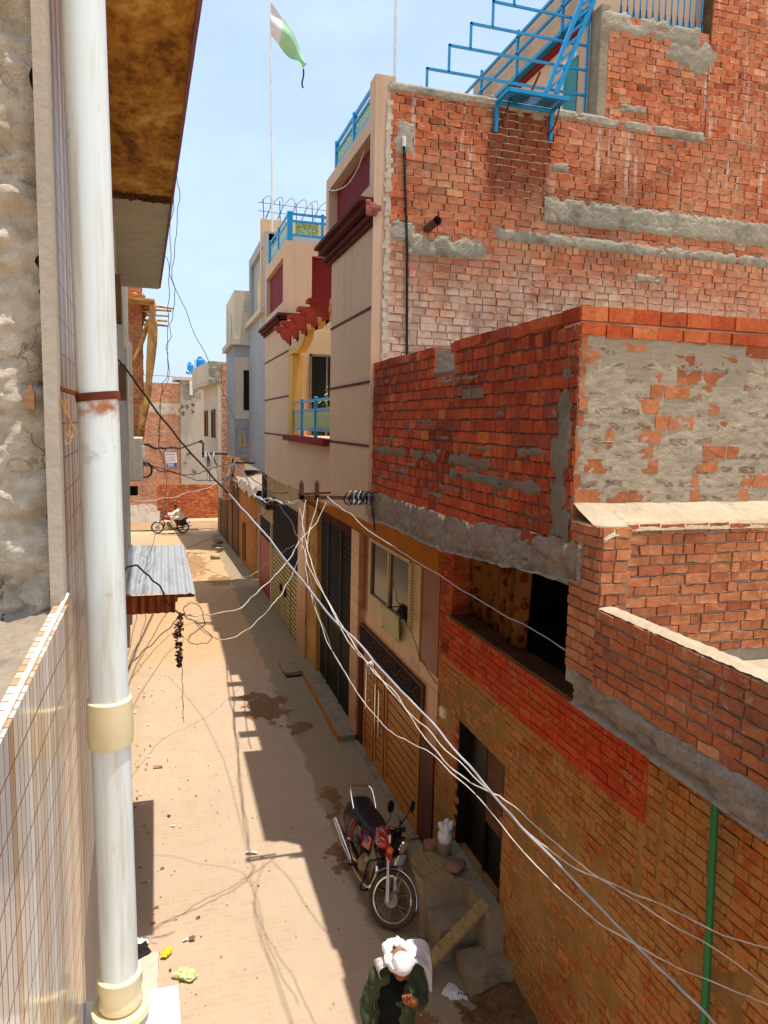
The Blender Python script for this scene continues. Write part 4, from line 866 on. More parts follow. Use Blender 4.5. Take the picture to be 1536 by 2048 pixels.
# big brick side wall facing us
W2 = 9.26
def holeA(u, v):
    x = u + XB + .14; z = v + 5.9
    return (10.02 < z and x < 5.5) or (3.18 < x < 3.30 and 8.46 < z < 8.56) or (abs(x - 6.2) < .06 and abs(z - 8.82) < .07) or (abs(x - 7.42) < .07 and abs(z - 8.72) < .08)
g = MB(); big = random.Random(11)
zs = 8.36
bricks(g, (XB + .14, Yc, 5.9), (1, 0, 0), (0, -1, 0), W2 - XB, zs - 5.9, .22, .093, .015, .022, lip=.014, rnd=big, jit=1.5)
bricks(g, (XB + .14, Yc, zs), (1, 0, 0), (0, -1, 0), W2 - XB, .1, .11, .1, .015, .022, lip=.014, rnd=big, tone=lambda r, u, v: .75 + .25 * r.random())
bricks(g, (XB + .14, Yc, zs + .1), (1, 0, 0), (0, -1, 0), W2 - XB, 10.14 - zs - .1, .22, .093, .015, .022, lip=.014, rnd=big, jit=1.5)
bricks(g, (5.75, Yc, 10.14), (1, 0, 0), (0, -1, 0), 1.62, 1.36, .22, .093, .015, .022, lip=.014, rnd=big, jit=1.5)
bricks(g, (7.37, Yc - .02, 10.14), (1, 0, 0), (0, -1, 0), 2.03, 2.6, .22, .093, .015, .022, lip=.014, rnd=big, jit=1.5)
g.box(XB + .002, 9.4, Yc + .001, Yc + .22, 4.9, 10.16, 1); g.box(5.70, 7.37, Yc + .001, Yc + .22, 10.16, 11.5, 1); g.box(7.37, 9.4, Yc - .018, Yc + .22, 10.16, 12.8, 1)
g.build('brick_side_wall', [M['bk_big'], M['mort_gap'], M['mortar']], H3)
g = MB(); PB = lambda a, b, c, d, **k: patch(g, (a, Yc - .019, c), (1, 0, 0), (0, -1, 0), b - a, d - c, k.pop('cell', .03), k.pop('th', .02), **k)
PB(4.9, 9.2, 8.74, 9.08, seed=1, base=.8, edge=.22, cell=.022, sc=6); PB(3.0, 4.1, 8.16, 8.44, seed=2, base=.6, edge=.3, cell=.022, sc=6); PB(4.2, 9.2, 8.44, 8.61, seed=3, base=.62, edge=.35, cell=.022, sc=6); PB(2.74, 3.1, 8.3, 8.6, seed=14, base=.35)
PB(2.78, 3.08, 9.34, 9.76, seed=5, base=.6, edge=.4, cell=.02, amp=.5, th=.015); PB(5.62, 7.2, 11.25, 11.55, seed=7, base=.3); PB(6.6, 7.6, 10.85, 11.4, seed=8, base=.25); PB(2.7, 5.6, 10.08, 10.2, seed=10, base=.55, cell=.025); PB(5.5, 7.4, 10.06, 10.2, seed=12, base=.42)
for i in range(9): x = random.uniform(2.9, 8.2); z = random.uniform(7.4, 10.4); PB(x, x + random.uniform(.2, .5), z, z + random.uniform(.06, .2), seed=20 + i, base=.12, cell=.015, th=.018, sc=7)
g.build('cement_patch', M['cement'], H3)
g = MB()
for i in range(90):
    z = 4.9 + 5.1 * i / 90; x = XB + .125 + .03 * nz(i * .7, 2); l = .05 + .05 * random.random()
    g.obox((x, Yc - .008, z), (.03 + .02 * random.random(), 0, .01), (0, 0, .03), (0, .012 + .008 * random.random(), 0))
g.build('ragged_render_edge', M['mortar'], H3)
g = MB(); g.box(5.62, 5.76, Yc - .02, Yc + .24, 10.14, 11.6); bevel(g.build('column_edge', M['concrete'], H3), .01)
# small room on the roof
g = MB(); g.box(5.64, 9.4, Yc + .22, 13.4, 10.16, 12.4); g.build('roof_room', M['beige'], H3)
g = MB(); g.box(5.60, 5.66, Yc + .24, 13.5, 11.5, 11.72); g.build('roof_band', M['maroon'], H3)
g = MB(); a = onX(1128, 200, 5.63); b = onX(1152, 200, 5.63); g.box(5.625, 5.66, b.y, a.y, 10.16, 11.2); rd = g.build('roof_door', M['teal'], H3)
g = MB(); g.box(5.60, 5.66, a.y, a.y + .06, 10.16, 11.26); g.box(5.60, 5.66, b.y, a.y, 11.2, 11.26); g.build('frame', M['white'], rd)
rl = MB(); 
for z in (11.95, 12.2): rl.bar((5.5, Yc + .2, z), (5.5, 13.6, z), .04, .04)
for y in (9.9, 11.3, 12.7): rl.box(5.48, 5.52, y - .02, y + .02, 11.6, 12.3)
for y in range(0): yy = 9.5 + y * .2; rl.box(5.492, 5.508, yy, yy + .012, 11.72, 11.95)
rl.box(5.5, 5.64, Yc + .3, 13.5, 11.6, 11.66); rl.build('roof_railing', M['blue'], H3)
sp_ = MB()
for i in range(14): x = 5.95 + i * .1; sp_.box(x, x + .014, Yc + .05, Yc + .064, 11.5, 12.2); sp_.hexa([(x - .02, Yc + .05, 11.56), (x + .034, Yc + .05, 11.56), (x + .034, Yc + .064, 11.56), (x - .02, Yc + .064, 11.56), (x + .005, Yc + .05, 11.68), (x + .009, Yc + .05, 11.68), (x + .009, Yc + .064, 11.68), (x + .005, Yc + .064, 11.68)])
sp_.build('spike_rail', M['blue'], H3)
# ---- ground floor of the beige house (plane X = 3.5)
XG = 3.5
g = MB(); g.box(XG, 7, 8.82, 18.8, 0, 4.9); g.build('ground_wall', M['peach'], H3)
def gp(nm, mt, y0, y1, z0, z1, out=.02, par=H3, back=.0): q = MB(); q.box(XG - out, XG - back, y0, y1, z0, z1); return q.build(nm, M[mt] if isinstance(mt, str) else mt, par)
gp('lintel_band', 'orange', 8.82, 18.8, 4.02, 4.66, .06)
gp('red_tile_band', 'redtile', 8.84, 9.55, 2.62, 4.02, .012); gp('red_tile_band', 'redtile', 12.3, 12.68, 2.62, 4.02, .012)
gp('window_surround', 'creamtile', 9.55, 12.3, 2.62, 4.02, .03)
wz0, wz1, wy0, wy1 = 3.05, 3.98, 9.95, 12.0
wn = gp('window', 'glass', wy0, wy1, wz0, wz1, .036)
g = MB()
for y0, y1, z0, z1 in ((wy0 - .06, wy0, wz0 - .06, wz1), (wy1, wy1 + .06, wz0 - .06, wz1), (wy0, wy1, wz0 - .06, wz0), (wy0, wy1, wz1, wz1 + .05), (10.95, 11.01, wz0, wz1)): g.box(XG - .075, XG - .036, y0, y1, z0, z1)
g.build('frame', M['creamtile'], wn)
gp('peach_column', 'peach', 12.75, 13.32, 0, 4.02, .09)
# transom grille with scrolls
gz0, gz1, gy0, gy1 = 1.93, 2.33, 9.32, 12.72
tg = gp('transom_grille', 'void', gy0, gy1, gz0, gz1, .02)
g = MB(); fr(g, gy0, gy1, gz0, gz1, .03, XG - .05, .03); g.build('frame', M['doorbr'], tg)
g = MB(); n_ = 9; stp = (gy1 - gy0) / n_
for i in range(n_):
    c = gy0 + stp * (i + .5); up = 1 if i % 2 else -1; zc_ = (gz0 + gz1) / 2
    p = [(XG - .032, c + math.cos(a) * (.02 + .012 * a), zc_ + up * (.06 + math.sin(a) * (.02 + .012 * a))) for a in [k * .45 for k in range(16)]]
    g.tube(p, .008, 5)
    p = [(XG - .032, c - .16 + math.cos(a) * (.012 + .009 * a), zc_ - up * (.08 + math.sin(a) * (.012 + .009 * a))) for a in [k * .45 for k in range(14)]]
    g.tube(p, .007, 5)
g.tube([(XG - .032, gy0 + .03 + (gy1 - gy0 - .06) * k / 60, (gz0 + gz1) / 2 + .10 * math.sin(k * .47)) for k in range(61)], .008, 5)
g.build('scrollwork', M['iron'], tg)
# wooden gate
wg = gp('wooden_gate', 'wood', 9.32, 12.45, .06, 1.9, .03)
g = MB()
leaves = ((9.36, 11.05), (11.12, 11.68), (11.75, 12.40))
for (a, b) in leaves:
    g.box(XG - .05, XG - .03, a, a + .09, .06, 1.88); g.box(XG - .05, XG - .03, b - .09, b, .06, 1.88); g.box(XG - .05, XG - .03, a + .09, b - .09, .06, .16); g.box(XG - .05, XG - .03, a + .09, b - .09, 1.78, 1.88)
g.build('stile', M['wood'], wg)
g = MB()
for (a, b) in leaves:
    for i in range(10):
        z = .26 + i * .155; g.box(XG - .034, XG - .0285, a + .12, b - .12, z, z + .014)
    g.box(XG - .036, XG - .028, a - .02, a, .06, 1.9)
g.build('groove', M['void'], wg)
for yy, z0, z1 in ((12.0, .95, 1.72), (11.42, .8, 1.62), (11.2, .72, 1.55)):
    g = MB(); g.tube([(XG - .11, yy, z0), (XG - .11, yy, z1)], .017, 10)
    for z in (z0 + .14, z1 - .14): g.tube([(XG - .03, yy, z), (XG - .11, yy, z)], .011, 8); g.tube([(XG - .06, yy - .03, z), (XG - .06, yy + .03, z)], .010, 6)
    g.build('handle', M['chrome'], wg, smooth='auto')
gp('gate_lintel', 'wood', 9.32, 12.6, 1.88, 1.94, .06); gp('gate_jamb', 'maroon_dk', 12.46, 12.74, 0, 1.95, .06)
gp('tile_pier', 'darkred', 8.84, 9.31, 0, 1.55, .03); gp('threshold', 'concrete', 9.3, 12.7, 0, .06, .16)
# dark iron gate beyond
bg_ = gp('iron_gate', 'void', 13.35, 16.4, .12, 3.98, .02)
g = MB()
for i in range(38): y = 13.4 + i * .079; g.box(XG - .035, XG - .02, y, y + .035, .12, 1.75)
g.build('ribs', M['blackmet'], bg_)
g = MB()
for i in range(18): z = 1.85 + i * .115; g.box(XG - .034, XG - .02, 13.37, 16.38, z, z + .010)
for y in (14.3, 15.5): g.box(XG - .06, XG - .02, y, y + .06, .12, 3.98)
g.box(XG - .06, XG - .02, 13.35, 16.4, 1.74, 1.80); g.build('bars', M['barline'], bg_)
gp('column', 'col_yel', 16.45, 17.6, 0, 4.02, .12); gp('column', 'peach', 17.65, 18.75, 0, 4.02, .16)
gp('step', 'concrete', 12.75, 17.0, 0, .14, .42); gp('step_edge', 'orange', 12.75, 17.0, 0, .146, .44, H3, .42)
g = MB()
for i in range(3): p = onX(703 - i * 9, 1045 + i * 14, 3.38); 
gp('arch_scroll', 'maroon_dk', 13.4, 18.7, 3.86, 4.02, .075)
# glass light box on the wall
sg = thing('glass_sign_box', 'tilted pale glass board fixed on the peach wall below the window', 'sign', tuple(onX(778, 1250, 3.4)))
a, b, c_, d_ = onX(762, 1208, 3.28), onX(795, 1235, 3.28), onX(796, 1286, 3.42), onX(764, 1255, 3.42)
g = MB(); g.prism([a, b, c_, d_], (.02, 0, .006)); g.build('pane', M['sign'], sg)
g = MB()
for p in (a.lerp(c_, .08), b.lerp(d_, .08), c_.lerp(a, .08), d_.lerp(b, .08)): g.tube([p + Vector((-.015, 0, 0)), (3.5, p.y, p.z - .01)], .009, 8)
g.build('bolt', M['blackmet'], sg)
# potted plant in the recess
pl = thing('potted_plant', 'leafy potted plant behind the blue balcony railing', 'plant', (XB + .4, 12.6, zsill))
g = MB(); g.lathe([(.1, 0), (.14, .22), (.15, .24), (.13, .24)], (XB + .4, 12.6, zsill), n=16); g.build('pot', M['terra'], pl, smooth='auto')
g = MB(); rp_ = random.Random(5)
for i in range(260):
    t = rp_.random(); c = Vector((XB + .4 + rp_.gauss(0, .13), 12.6 + rp_.gauss(0, .32), zsill + .1 + t * .85)); a = Vector((rp_.gauss(0, 1), rp_.gauss(0, 1), rp_.gauss(0, 1))).normalized(); b = a.orthogonal().normalized()
    g.poly([c - a * .06, c + b * .018, c + a * .06, c - b * .018])
g.build('foliage', M['leaf'], pl)
# ================================================================ RIGHT, NEAR: brick house
H4 = thing('brick_house', 'unplastered brick house with open dark window, curtain and black door beside the steps', 'house', (3, 5, 0))
YW0, YW1 = 4.24, 9.1
def hN(u, v): # notch in the upper wall; u runs towards us
    y = YW1 - u; z = 5.14 + v
    return (6.40 < y < 6.93 and z > 6.52)
g = MB(); bricks(g, (XB, YW1 - .004, 5.14), (0, -1, 0), (-1, 0, 0), YW1 - YW0 - .004, 1.64, .21, .1, .016, .014, hole=hN, header=.5, jit=1.7)
for y0, y1, zz in ((YW0 + .012, 6.40, 6.77), (6.40, 6.93, 6.52), (6.93, YW1 - .004, 6.77)): g.box(XB + .001, XB + .225, y0, y1, 5.05, zz, 1)
# brick-on-top course
for y0, y1, zz in ((YW0, 6.40, 6.77), (6.93, YW1, 6.77)):
    y = y0
    while y < y1 - .03:
        l = .112 if random.random() < .3 else .222; l = min(l, y1 - y); j = lambda: random.uniform(-.005, .005)
        g.box(XB - .016 + j(), XB + .23 + j(), y + .008, y + l - .006, zz - .07, zz + .012 + j(), 0, random.random()); y += l
g.build('upper_wall', [M['bk_red'], M['mort_dk']], H4)
g = MB(); PX = lambda y0, y1, z0, z1, **k: patch(g, (XB - .014, y1, z0), (0, -1, 0), (-1, 0, 0), y1 - y0, z1 - z0, k.pop('cell', .02), k.pop('th', .012), **k)
PX(YW0 + .0, YW0 + .28, 5.2, 6.5, seed=3, base=.35, edge=.45, cell=.014); PX(5.5, 9.0, 5.62, 5.76, seed=5, base=.12, edge=.4); PX(4.6, 6.4, 5.5, 5.62, seed=6, base=.14, edge=.4)
for i in range(26): y = random.uniform(4.4, 8.6); z = random.uniform(5.2, 6.5); PX(y, y + random.uniform(.15, .6), z, z + random.uniform(.03, .12), seed=30 + i, base=.12, edge=.5, cell=.014, sc=8)
g.obox((XB - .014, 6.03, 6.29), (0, .1, 0), (0, 0, .042), (.012, 0, 0)); g.obox((XB - .014, 5.8, 6.29), (0, .1, 0), (0, 0, .042), (.012, 0, 0))
g.build('cement_smear', M['cement_dk'], H4)
# smeared plaster wall facing us
g = MB(); rw = random.Random(21); XE = 7.5
bricks(g, (XB, YW0, 5.2), (1, 0, 0), (0, -1, 0), XE - XB, 1.42, .2, .098, .012, .010, rnd=rw, jit=1.6)
g.box(XB + .002, XE, YW0 + .001, YW0 + .2, 4.95, 6.77, 1); g.build('smeared_wall', [M['bk_pink'], M['cement']], H4)
g = MB()
bricks(g, (XB - .012, YW0 - .012, 6.60), (1, 0, 0), (0, -1, 0), XE - XB, .088, .2, .088, .010, .018, rnd=rw, tone=lambda r, u, v: r.random())
g.box(XB - .008, XE, YW0 - .006, YW0 + .2, 6.60, 6.692, 1)
x = XB - .012
while x < XE: l = .2 * random.uniform(.95, 1.03); g.box(x, x + l - .008, YW0 - .02 + random.uniform(-.006, .006), YW0 + .2, 6.70, 6.79 + random.uniform(-.003, .003), 0, random.random()); x += l
g.build('top_course', [M['bk_new'], M['mortar']], H4)
g = MB()
g.surf(lambda u, v: (XB - .004 + u * (XE - XB), YW0 - .012 - .007 * nz(u * 4.9, v * 1.3, 2, 3.2, 4) - .003 * nz(u * 4.9, v * 2.6, 5, 14, 3) + (.012 * max(0, 1 - u / .012)), 5.3 + v * 1.31 + .014 * nz(u * 16, 3, 1, 1.4, 3) * v), 330, 90)
g.build('smeared_plaster', M['smear'], H4, smooth=True)
# ragged roof slab edges
g = MB()
def slab(mb, x0, x1, y0, y1, z0, z1, out, rough, seed, lift=0):
    L = y1 - y0; nu = int(L / .035)
    pr = [(.06, 0), (out * .8, 0.02), (out, .3), (out * .95, .6), (out * .6, .92), (.0, 1.0), (-.1, 1.02)]
    def f(u, v):
        k = v * (len(pr) - 1); i = min(int(k), len(pr) - 2); t = k - i
        rs_ = max(0, min(1, (6.5 - (y1 - u * L)) / 2.4)) * lift; o_ = pr[i][0] * (1 - t) + pr[i+1][0] * t; h = pr[i][1] * (1 - t) + pr[i+1][1] * t
        y = y1 - u * L; q = nz(y, h * .5, seed, 2.5, 3) + .7 * nz(y, h * .6, seed + 2, 14, 3)
        return (x0 - o_ - rough * q * (1 if 0 < v < 1 else .2), y, z0 + rs_ + (z1 - z0 - rs_ * .4) * h + rough * .6 * nz(y, h, seed + 5, 4, 3))
    mb.surf(f, nu, 22)
    mb.hexa([(x0, y0 + .02, z0 + .02 + lift), (x1, y0 + .02, z0 + .02 + lift), (x1, y1, z0 + .02), (x0, y1, z0 + .02), (x0, y0 + .02, z1 + lift * .5), (x1, y0 + .02, z1 + lift * .5), (x1, y1, z1 - .02), (x0, y1, z1 - .02)])
slab(g, XB, 7.5, 4.06, 9.3, 4.80, 5.15, .03, .035, 3, .2)
g.surf(lambda u, v: (XB - .05 + u * 1.2, 4.06 - .02 * nz(u * 3, v, 4, 2, 3) - .012 * nz(u * 9, v * 3, 1, 4, 3), 5.0 + v * .28 + .02 * nz(u * 4, v, 9, 2)), 50, 22)
g.build('roof_slab', M['rubble'], H4, smooth=True)
# low terrace nearer to us
g = MB(); rt = random.Random(31); YP = 3.93; zt_ = 5.40
bricks(g, (XB + .19, YP + .05, 4.5), (1, 0, 0), (0, -1, 0), XE - XB, zt_ - 4.5, .178, .070, .012, .014, rnd=rt, jit=1.5, lip=.004); g.box(XB + .02, XE, YP + .051, YW0 - .03, 4.3, zt_ - .01, 1)
bricks(g, (XB, YP - .06, 4.40), (1, 0, 0), (0, -1, 0), .20, zt_ - 4.40, .2, .072, .012, .014, rnd=rt, header=.45); bricks(g, (XB, YW0 - .03, 4.40), (0, -1, 0), (-1, 0, 0), YW0 - YP + .03, zt_ - 4.40, .178, .072, .012, .014, rnd=rt, header=.3)
g.box(XB + .001, XB + .199, YP - .059, YW0 - .03, 4.3, zt_ - .002, 1); g.build('terrace_wall', [M['bk_pink'], M['cement']], H4)
g = MB()
def led(u, v):
    x = XB + .002 + u * (XE - XB); y = (YP - .075 if u < .042 else YP + .03) * (1 - v) + YW0 * v; y += .012 * nz(x, 0, 3, 4, 3) * (1 - v)
    e = max(0, 1 - u / .028); return (x, y, zt_ + .005 + .11 * v ** 1.3 + .006 * nz(x, y, 2, 5, 3) - .05 * e * e * (1 - v) - (.05 if v == 0 else 0))
g.surf(led, 160, 14); g.build('mud_ledge', M['mud'], H4, smooth=True)
g = MB(); zp_ = 4.88
bricks(g, (XB, YP - .06, 4.38), (0, -1, 0), (-1, 0, 0), 3.2, zp_ - 4.38, .178, .0714, .013, .014, rnd=rt, header=.0, jit=1.6); bricks(g, (XB + .115, .8, 4.38), (0, 1, 0), (1, 0, 0), 3.05, zp_ - 4.38, .225, .0833, .011, .008, rnd=rt)
g.box(XB + .001, XB + .114, .7, YP - .06, 4.3, zp_ - .006, 1); g.build('terrace_parapet', [M['bk_par'], M['cement']], H4)
g = MB(); g.surf(lambda u, v: (XB - .006 + v * .128 + .006 * nz(u * 20, v, 1, 2, 3), YP - .05 - u * 3.2, zp_ + .004 + .008 * nz(u * 20, v, 4, 3, 3) + .012 * math.sin(math.pi * v)), 160, 8); g.build('parapet_top', M['mud'], H4, smooth=True)
g = MB(); slab(g, XB, 7.5, .7, 4.06, 4.20, 4.40, .03, .030, 8); g.build('terrace_slab', M['rubble'], H4, smooth=True)
g = MB(); g.surf(lambda u, v: (XB + .1 + u * 4.9, .7 + v * 3.3, 4.42 + .02 * nz(u * 4, v * 4, 1, 1.5, 3)), 30, 30); g.build('terrace_floor', M['mud'], H4)
# street wall: opening, red band, old brick below
g = MB(); ro = random.Random(41)
YD0, YD1, ZD0, ZD1 = 6.78, 8.10, .70, 2.34
def hD(u, v): y = 8.82 - u; return (YD0 - .03 < y < YD1 + .02 and v < ZD1 + .04)
bricks(g, (XG, 8.82, 0), (0, -1, 0), (-1, 0, 0), 7.4, 3.0, .228, .0835, .013, .010, hole=hD, rnd=ro, jit=1.8)
for y0, y1, z0, z1 in ((YD1, 8.82, 0, 3.0), (1.4, YD0, 0, 3.0), (YD0, YD1, ZD1, 3.0), (YD0, YD1, 0, ZD0 - .02)): g.box(XG + .001, XG + .23, y0, y1, z0, z1, 1)
g.build('street_wall', [M['bk_old'], M['mort_br']], H4)
g = MB()
bricks(g, (XG - .012, 8.42, 3.0), (0, -1, 0), (-1, 0, 0), 4.0, .56, .228, .08, .012, .010, rnd=ro, jit=1.5); g.box(XG - .010, XG + .22, 4.42, 8.42, 3.0, 3.55, 1)
g.build('red_brick_band', [M['bk_band'], M['mort_br']], H4)
g = MB(); bricks(g, (XG, 4.42, 3.0), (0, -1, 0), (-1, 0, 0), 3, 1.25, .228, .0835, .010, .009, rnd=ro); g.box(XG + .001, XG + .22, 1.4, 4.42, 3, 4.3, 1)
g.build('side_wall', [M['bk_old'], M['mort_br']], H4)
g = MB(); bricks(g, (XG, 8.82, 3.0), (0, -1, 0), (-1, 0, 0), .40, 1.95, .228, .08, .010, .009, rnd=ro); g.box(XG + .001, XG + .36, 8.42, 8.82, 3, 4.9, 1)
bricks(g, (XG, 8.42, 3.56), (1, 0, 0), (0, -1, 0), .36, 1.3, .228, .08, .010, .008, rnd=ro); g.build('brick_pier', [M['bk_red'], M['mort_br']], H4)
g = MB(); gm = lambda y0, y1, z0, z1, **k: patch(g, (XG - .006, y1, z0), (0, -1, 0), (-1, 0, 0), y1 - y0, z1 - z0, k.pop('cell', .03), k.pop('th', .012), **k)
gm(4.1, 6.75, .2, 2.9, seed=1, base=-.02, edge=.3, amp=1.2, sc=4, th=.008); gm(2.4, 4.2, .2, 2.9, seed=2, base=-.02, amp=1.2, sc=4, th=.008); gm(8.1, 8.8, .3, 2.9, seed=3, base=.1, amp=1.1, sc=5, th=.008); gm(6.7, 8.3, 2.34, 2.98, seed=4, base=.15, sc=5, th=.008); gm(5.4, 6.77, .8, 2.4, seed=5, base=.08, sc=4, th=.008); gm(4.40, 4.52, 2.4, 3.5, seed=6, base=.5); gm(4.20, 4.27, 2.4, 3.5, seed=7, base=.5)
g.build('mud_smear', M['mort_br'], H4, smooth=True)
# room behind the opening
g = MB()
for q in (((XG + .24, 1.4), (XG + .24, 9.1)),): pass
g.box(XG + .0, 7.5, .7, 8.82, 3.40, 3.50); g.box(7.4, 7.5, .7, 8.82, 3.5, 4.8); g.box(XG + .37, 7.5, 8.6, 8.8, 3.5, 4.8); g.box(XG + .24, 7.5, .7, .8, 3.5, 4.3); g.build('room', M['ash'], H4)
g = MB(); g.box(XG - .03, XG + .25, 4.42, 8.42, 3.555, 3.60); o = g.build('window_sill', plaster('sillm', S(112,84,58), S(78,56,38), .95, 3, .6, 40), H4)
# black door
g = MB(); g.box(XG + .14, XG + .17, YD0, YD1, ZD0 - .02, ZD1); bd = g.build('black_door', M['blackmet'], H4)
g = MB(); g.box(XG + .10, XG + .14, YD0 + .02, YD0 + .66, 1.35, ZD1 - .02); g.build('panel', M['doorbr'], bd)
g = MB(); g.box(XG - .002, XG + .14, YD1 - .06, YD1, ZD0, ZD1); g.box(XG + .0, XG + .14, YD0, YD0 + .04, ZD0, ZD1); g.box(XG + .1, XG + .135, 7.42, 7.47, ZD0, ZD1); g.build('frame', M['blackmet'], bd)
g = MB(); g.box(XG - .002, XG + .13, YD1, YD1 + .12, ZD0, ZD1); bricks(g, (XG + .002, YD1 + .001, ZD0), (1, 0, 0), (0, -1, 0), .13, ZD1 - ZD0, .13, .083, .010, .006); g.build('door_reveal', [M['bk_red'], M['mort_br']], H4)
# curtain, hanging in the opening
cu = MB(); 
def cur(u, v):
    y = 8.46 - u * 1.62 - .06 * v * (1 - u); fold = .035 * math.sin(u * 38 + 1.2 * math.sin(u * 9)) * (.5 + u)
    if u > .78: fold *= 1.4
    return (XG + .22 + fold + .05 * v * math.sin(u * 5), y, 4.85 - v * 1.24)
cu.surf(cur, 120, 20); q = cu.build('curtain', M['curtain'], smooth=True); so_ = q.modifiers.new('solid', 'SOLIDIFY'); so_.thickness = .004
tag(q, 'yellow flowered curtain hanging in the dark brick window opening', 'curtain')
# green pipe
gpp = MB(); a = onX(1404, 1500, 3.40); gpp.tube([(3.40, 3.66, 4.22), (3.415, 3.6, 2.4), (3.42, 3.55, 0)], .026, 16)
o = gpp.build('standpipe', M['greenpipe'], smooth='auto'); tag(o, 'green painted pipe standing against the brown brick wall', 'pipe')
jb = MB(); p = onX(886, 1424, XG - .03); jb.box(p.x - .03, p.x + .04, p.y - .07, p.y + .07, p.z - .07, p.z + .07); tag(bevel(jb.build('junction_box', M['pvccream']), .012), 'small cream junction box on the wall left of the black door', 'junction box')
# platform with steps and ramp in front of the black door
PLt = thing('entrance_steps', 'grey concrete landing with sunk steps below the black door', 'steps', (3.1, 7.2, 0))
def rbox(mb, x0, x1, y0, y1, z0, z1, s=.03, amp=.004, seed=0):   # weathered block: top and sides subdivided
    def dsp(p): k = amp * nz(p[0], p[1], p[2] + seed, 3.5, 4); return (p[0] + k, p[1] + k * .7, p[2] + k)
    nx, ny, nh = max(2, int((x1-x0)/s)), max(2, int((y1-y0)/s)), max(2, int((z1-z0)/s))
    mb.surf(lambda u, v: dsp((x0+(x1-x0)*u, y0+(y1-y0)*v, z1)), nx, ny)
    mb.surf(lambda u, v: dsp((x0, y1-(y1-y0)*u, z0+(z1-z0)*v)), ny, nh); mb.surf(lambda u, v: dsp((x0+(x1-x0)*u, y0, z0+(z1-z0)*v)), nx, nh); mb.surf(lambda u, v: dsp((x1, y0+(y1-y0)*u, z0+(z1-z0)*v)), ny, nh)
g = MB(); rbox(g, 2.80, XG, 7.32, 8.06, 0, .73, seed=1); rbox(g, 3.30, XG, 6.62, 7.33, 0, .73, seed=2); g.build('landing', M['concrete'], PLt, smooth='auto')
g = MB(); rbox(g, 2.86, 3.31, 6.92, 7.33, 0, .42, seed=3); g.build('step', M['concrete'], PLt, smooth='auto')
g = MB(); rbox(g, 3.0, XG, 6.36, 6.78, 0, .27, seed=4); g.build('step', M['concrete'], PLt, smooth='auto')
g = MB(); a0, a1 = onZ(973, 1804, .762), onZ(818, 1968, .03); d = (a1 - a0).normalized(); s_ = d.cross(Vector((0, 0, 1))).normalized() * .085; n_ = s_.normalized().cross(d) * .02
g.obox((a0 + a1) / 2, (a1 - a0) / 2, s_, n_); o = bevel(g.build('ramp', M['board'], PLt), .006)
g = MB(); g.obox((2.98, 7.56, .765), (.17, .02, 0), (-.03, .29, 0), (0, 0, .010)); g.obox((3.0, 7.57, .776), (.004, 0, 0), (-.03, .26, 0), (0, 0, .001)); tag(bevel(g.build('wooden_board', M['board']), .004), 'flat weathered wooden board lying on the concrete landing', 'board')
g = MB(); g.ell((3.24, 7.46, .795), .15, .115, .055, 16); o = g.build('flat_stone', M['rock'], smooth=True)
for v_ in o.data.vertices: k = 1 + .35 * nz(v_.co.x * 9, v_.co.y * 9, v_.co.z * 9, 1, 3); v_.co = Vector((3.24, 7.46, .79)) + (v_.co - Vector((3.24, 7.46, .79))) * k
tag(o, 'flat brown stone lying beside the board on the landing', 'stone')
g = MB(); g.lathe([(.075, 0), (.085, .02), (.085, .09), (.075, .12), (.0, .125)], (3.10, 7.93, .73), n=20); tag(g.build('clay_block', M['terra'], smooth='auto'), 'round clay block on the landing beside the white cloth bundle', 'clay block')
u_ = thing('cloth_topped_jar', 'grey cylinder topped with a white tied cloth bundle by the door', 'jar', (3.26, 7.83, .73))
g = MB(); g.lathe([(.078, 0), (.08, .1), (.08, .2), (.0, .2)], (3.26, 7.83, .73), n=20); g.build('jar', M['concrete'], u_, smooth='auto')
g = MB(); g.lathe([(.085, .16), (.09, .22), (.085, .27), (.05, .30), (.0, .30)], (3.26, 7.83, .73), n=24)
for k, (dx, dy, h) in enumerate(((-.05, -.01, .37), (.02, .03, .38), (.055, -.02, .36), (.0, -.045, .34))): g.ell((3.26 + dx, 7.83 + dy, .73 + h), .042, .03, .075, 12, 0, Matrix.Rotation(dx * 9, 3, 'Y') @ Matrix.Rotation(dy * 9, 3, 'X'))
g.build('cloth', M['cloth'], u_, smooth=True)
# ================================================================ ROOF THINGS
def flagpole(nm, lb, base, top, r):
    t_ = thing(nm, lb, 'flagpole', tuple(base)); g = MB(); g.tube([base, top], [r, r * .8], 10); g.build('pole', M['white'], t_, smooth='auto'); return t_
b0 = onY(547, 405, 20.4); t0 = onY(540, -8, 20.4); b0.z = 9.5
fp = flagpole('flagpole', 'tall thin white flagpole with a faded green and white flag', b0, t0, .03)
g = MB()
fa, fb, fc, fd = onY(540, 2, 20.4), onY(541, 66, 20.4), onY(603, 140, 20.4), onY(615, 128, 20.4)
def flg(u, v):
    e = .9 * u; top = fa.lerp(fd, u) + Vector((.05 * math.sin(math.pi * u), 0, .12 * math.sin(math.pi * u))); bot = fb.lerp(fc, u) + Vector((-.05 * math.sin(math.pi * u), 0, .02 * math.sin(math.pi * u)))
    p = top.lerp(bot, v); return (p.x, p.y + .10 * math.sin(u * 9 + v * 3) * u + .06 * math.sin(v * 7 + u * 3), p.z)
g.surf(flg, 40, 20); k = len(g.f)
for i in range(k): g.m[i] = 0 if (i // 20) < 13 else 1
o = g.build('flag', [M['flagw'], M['flagg']], fp, smooth=True); q = o.modifiers.new('solid', 'SOLIDIFY'); q.thickness = .006
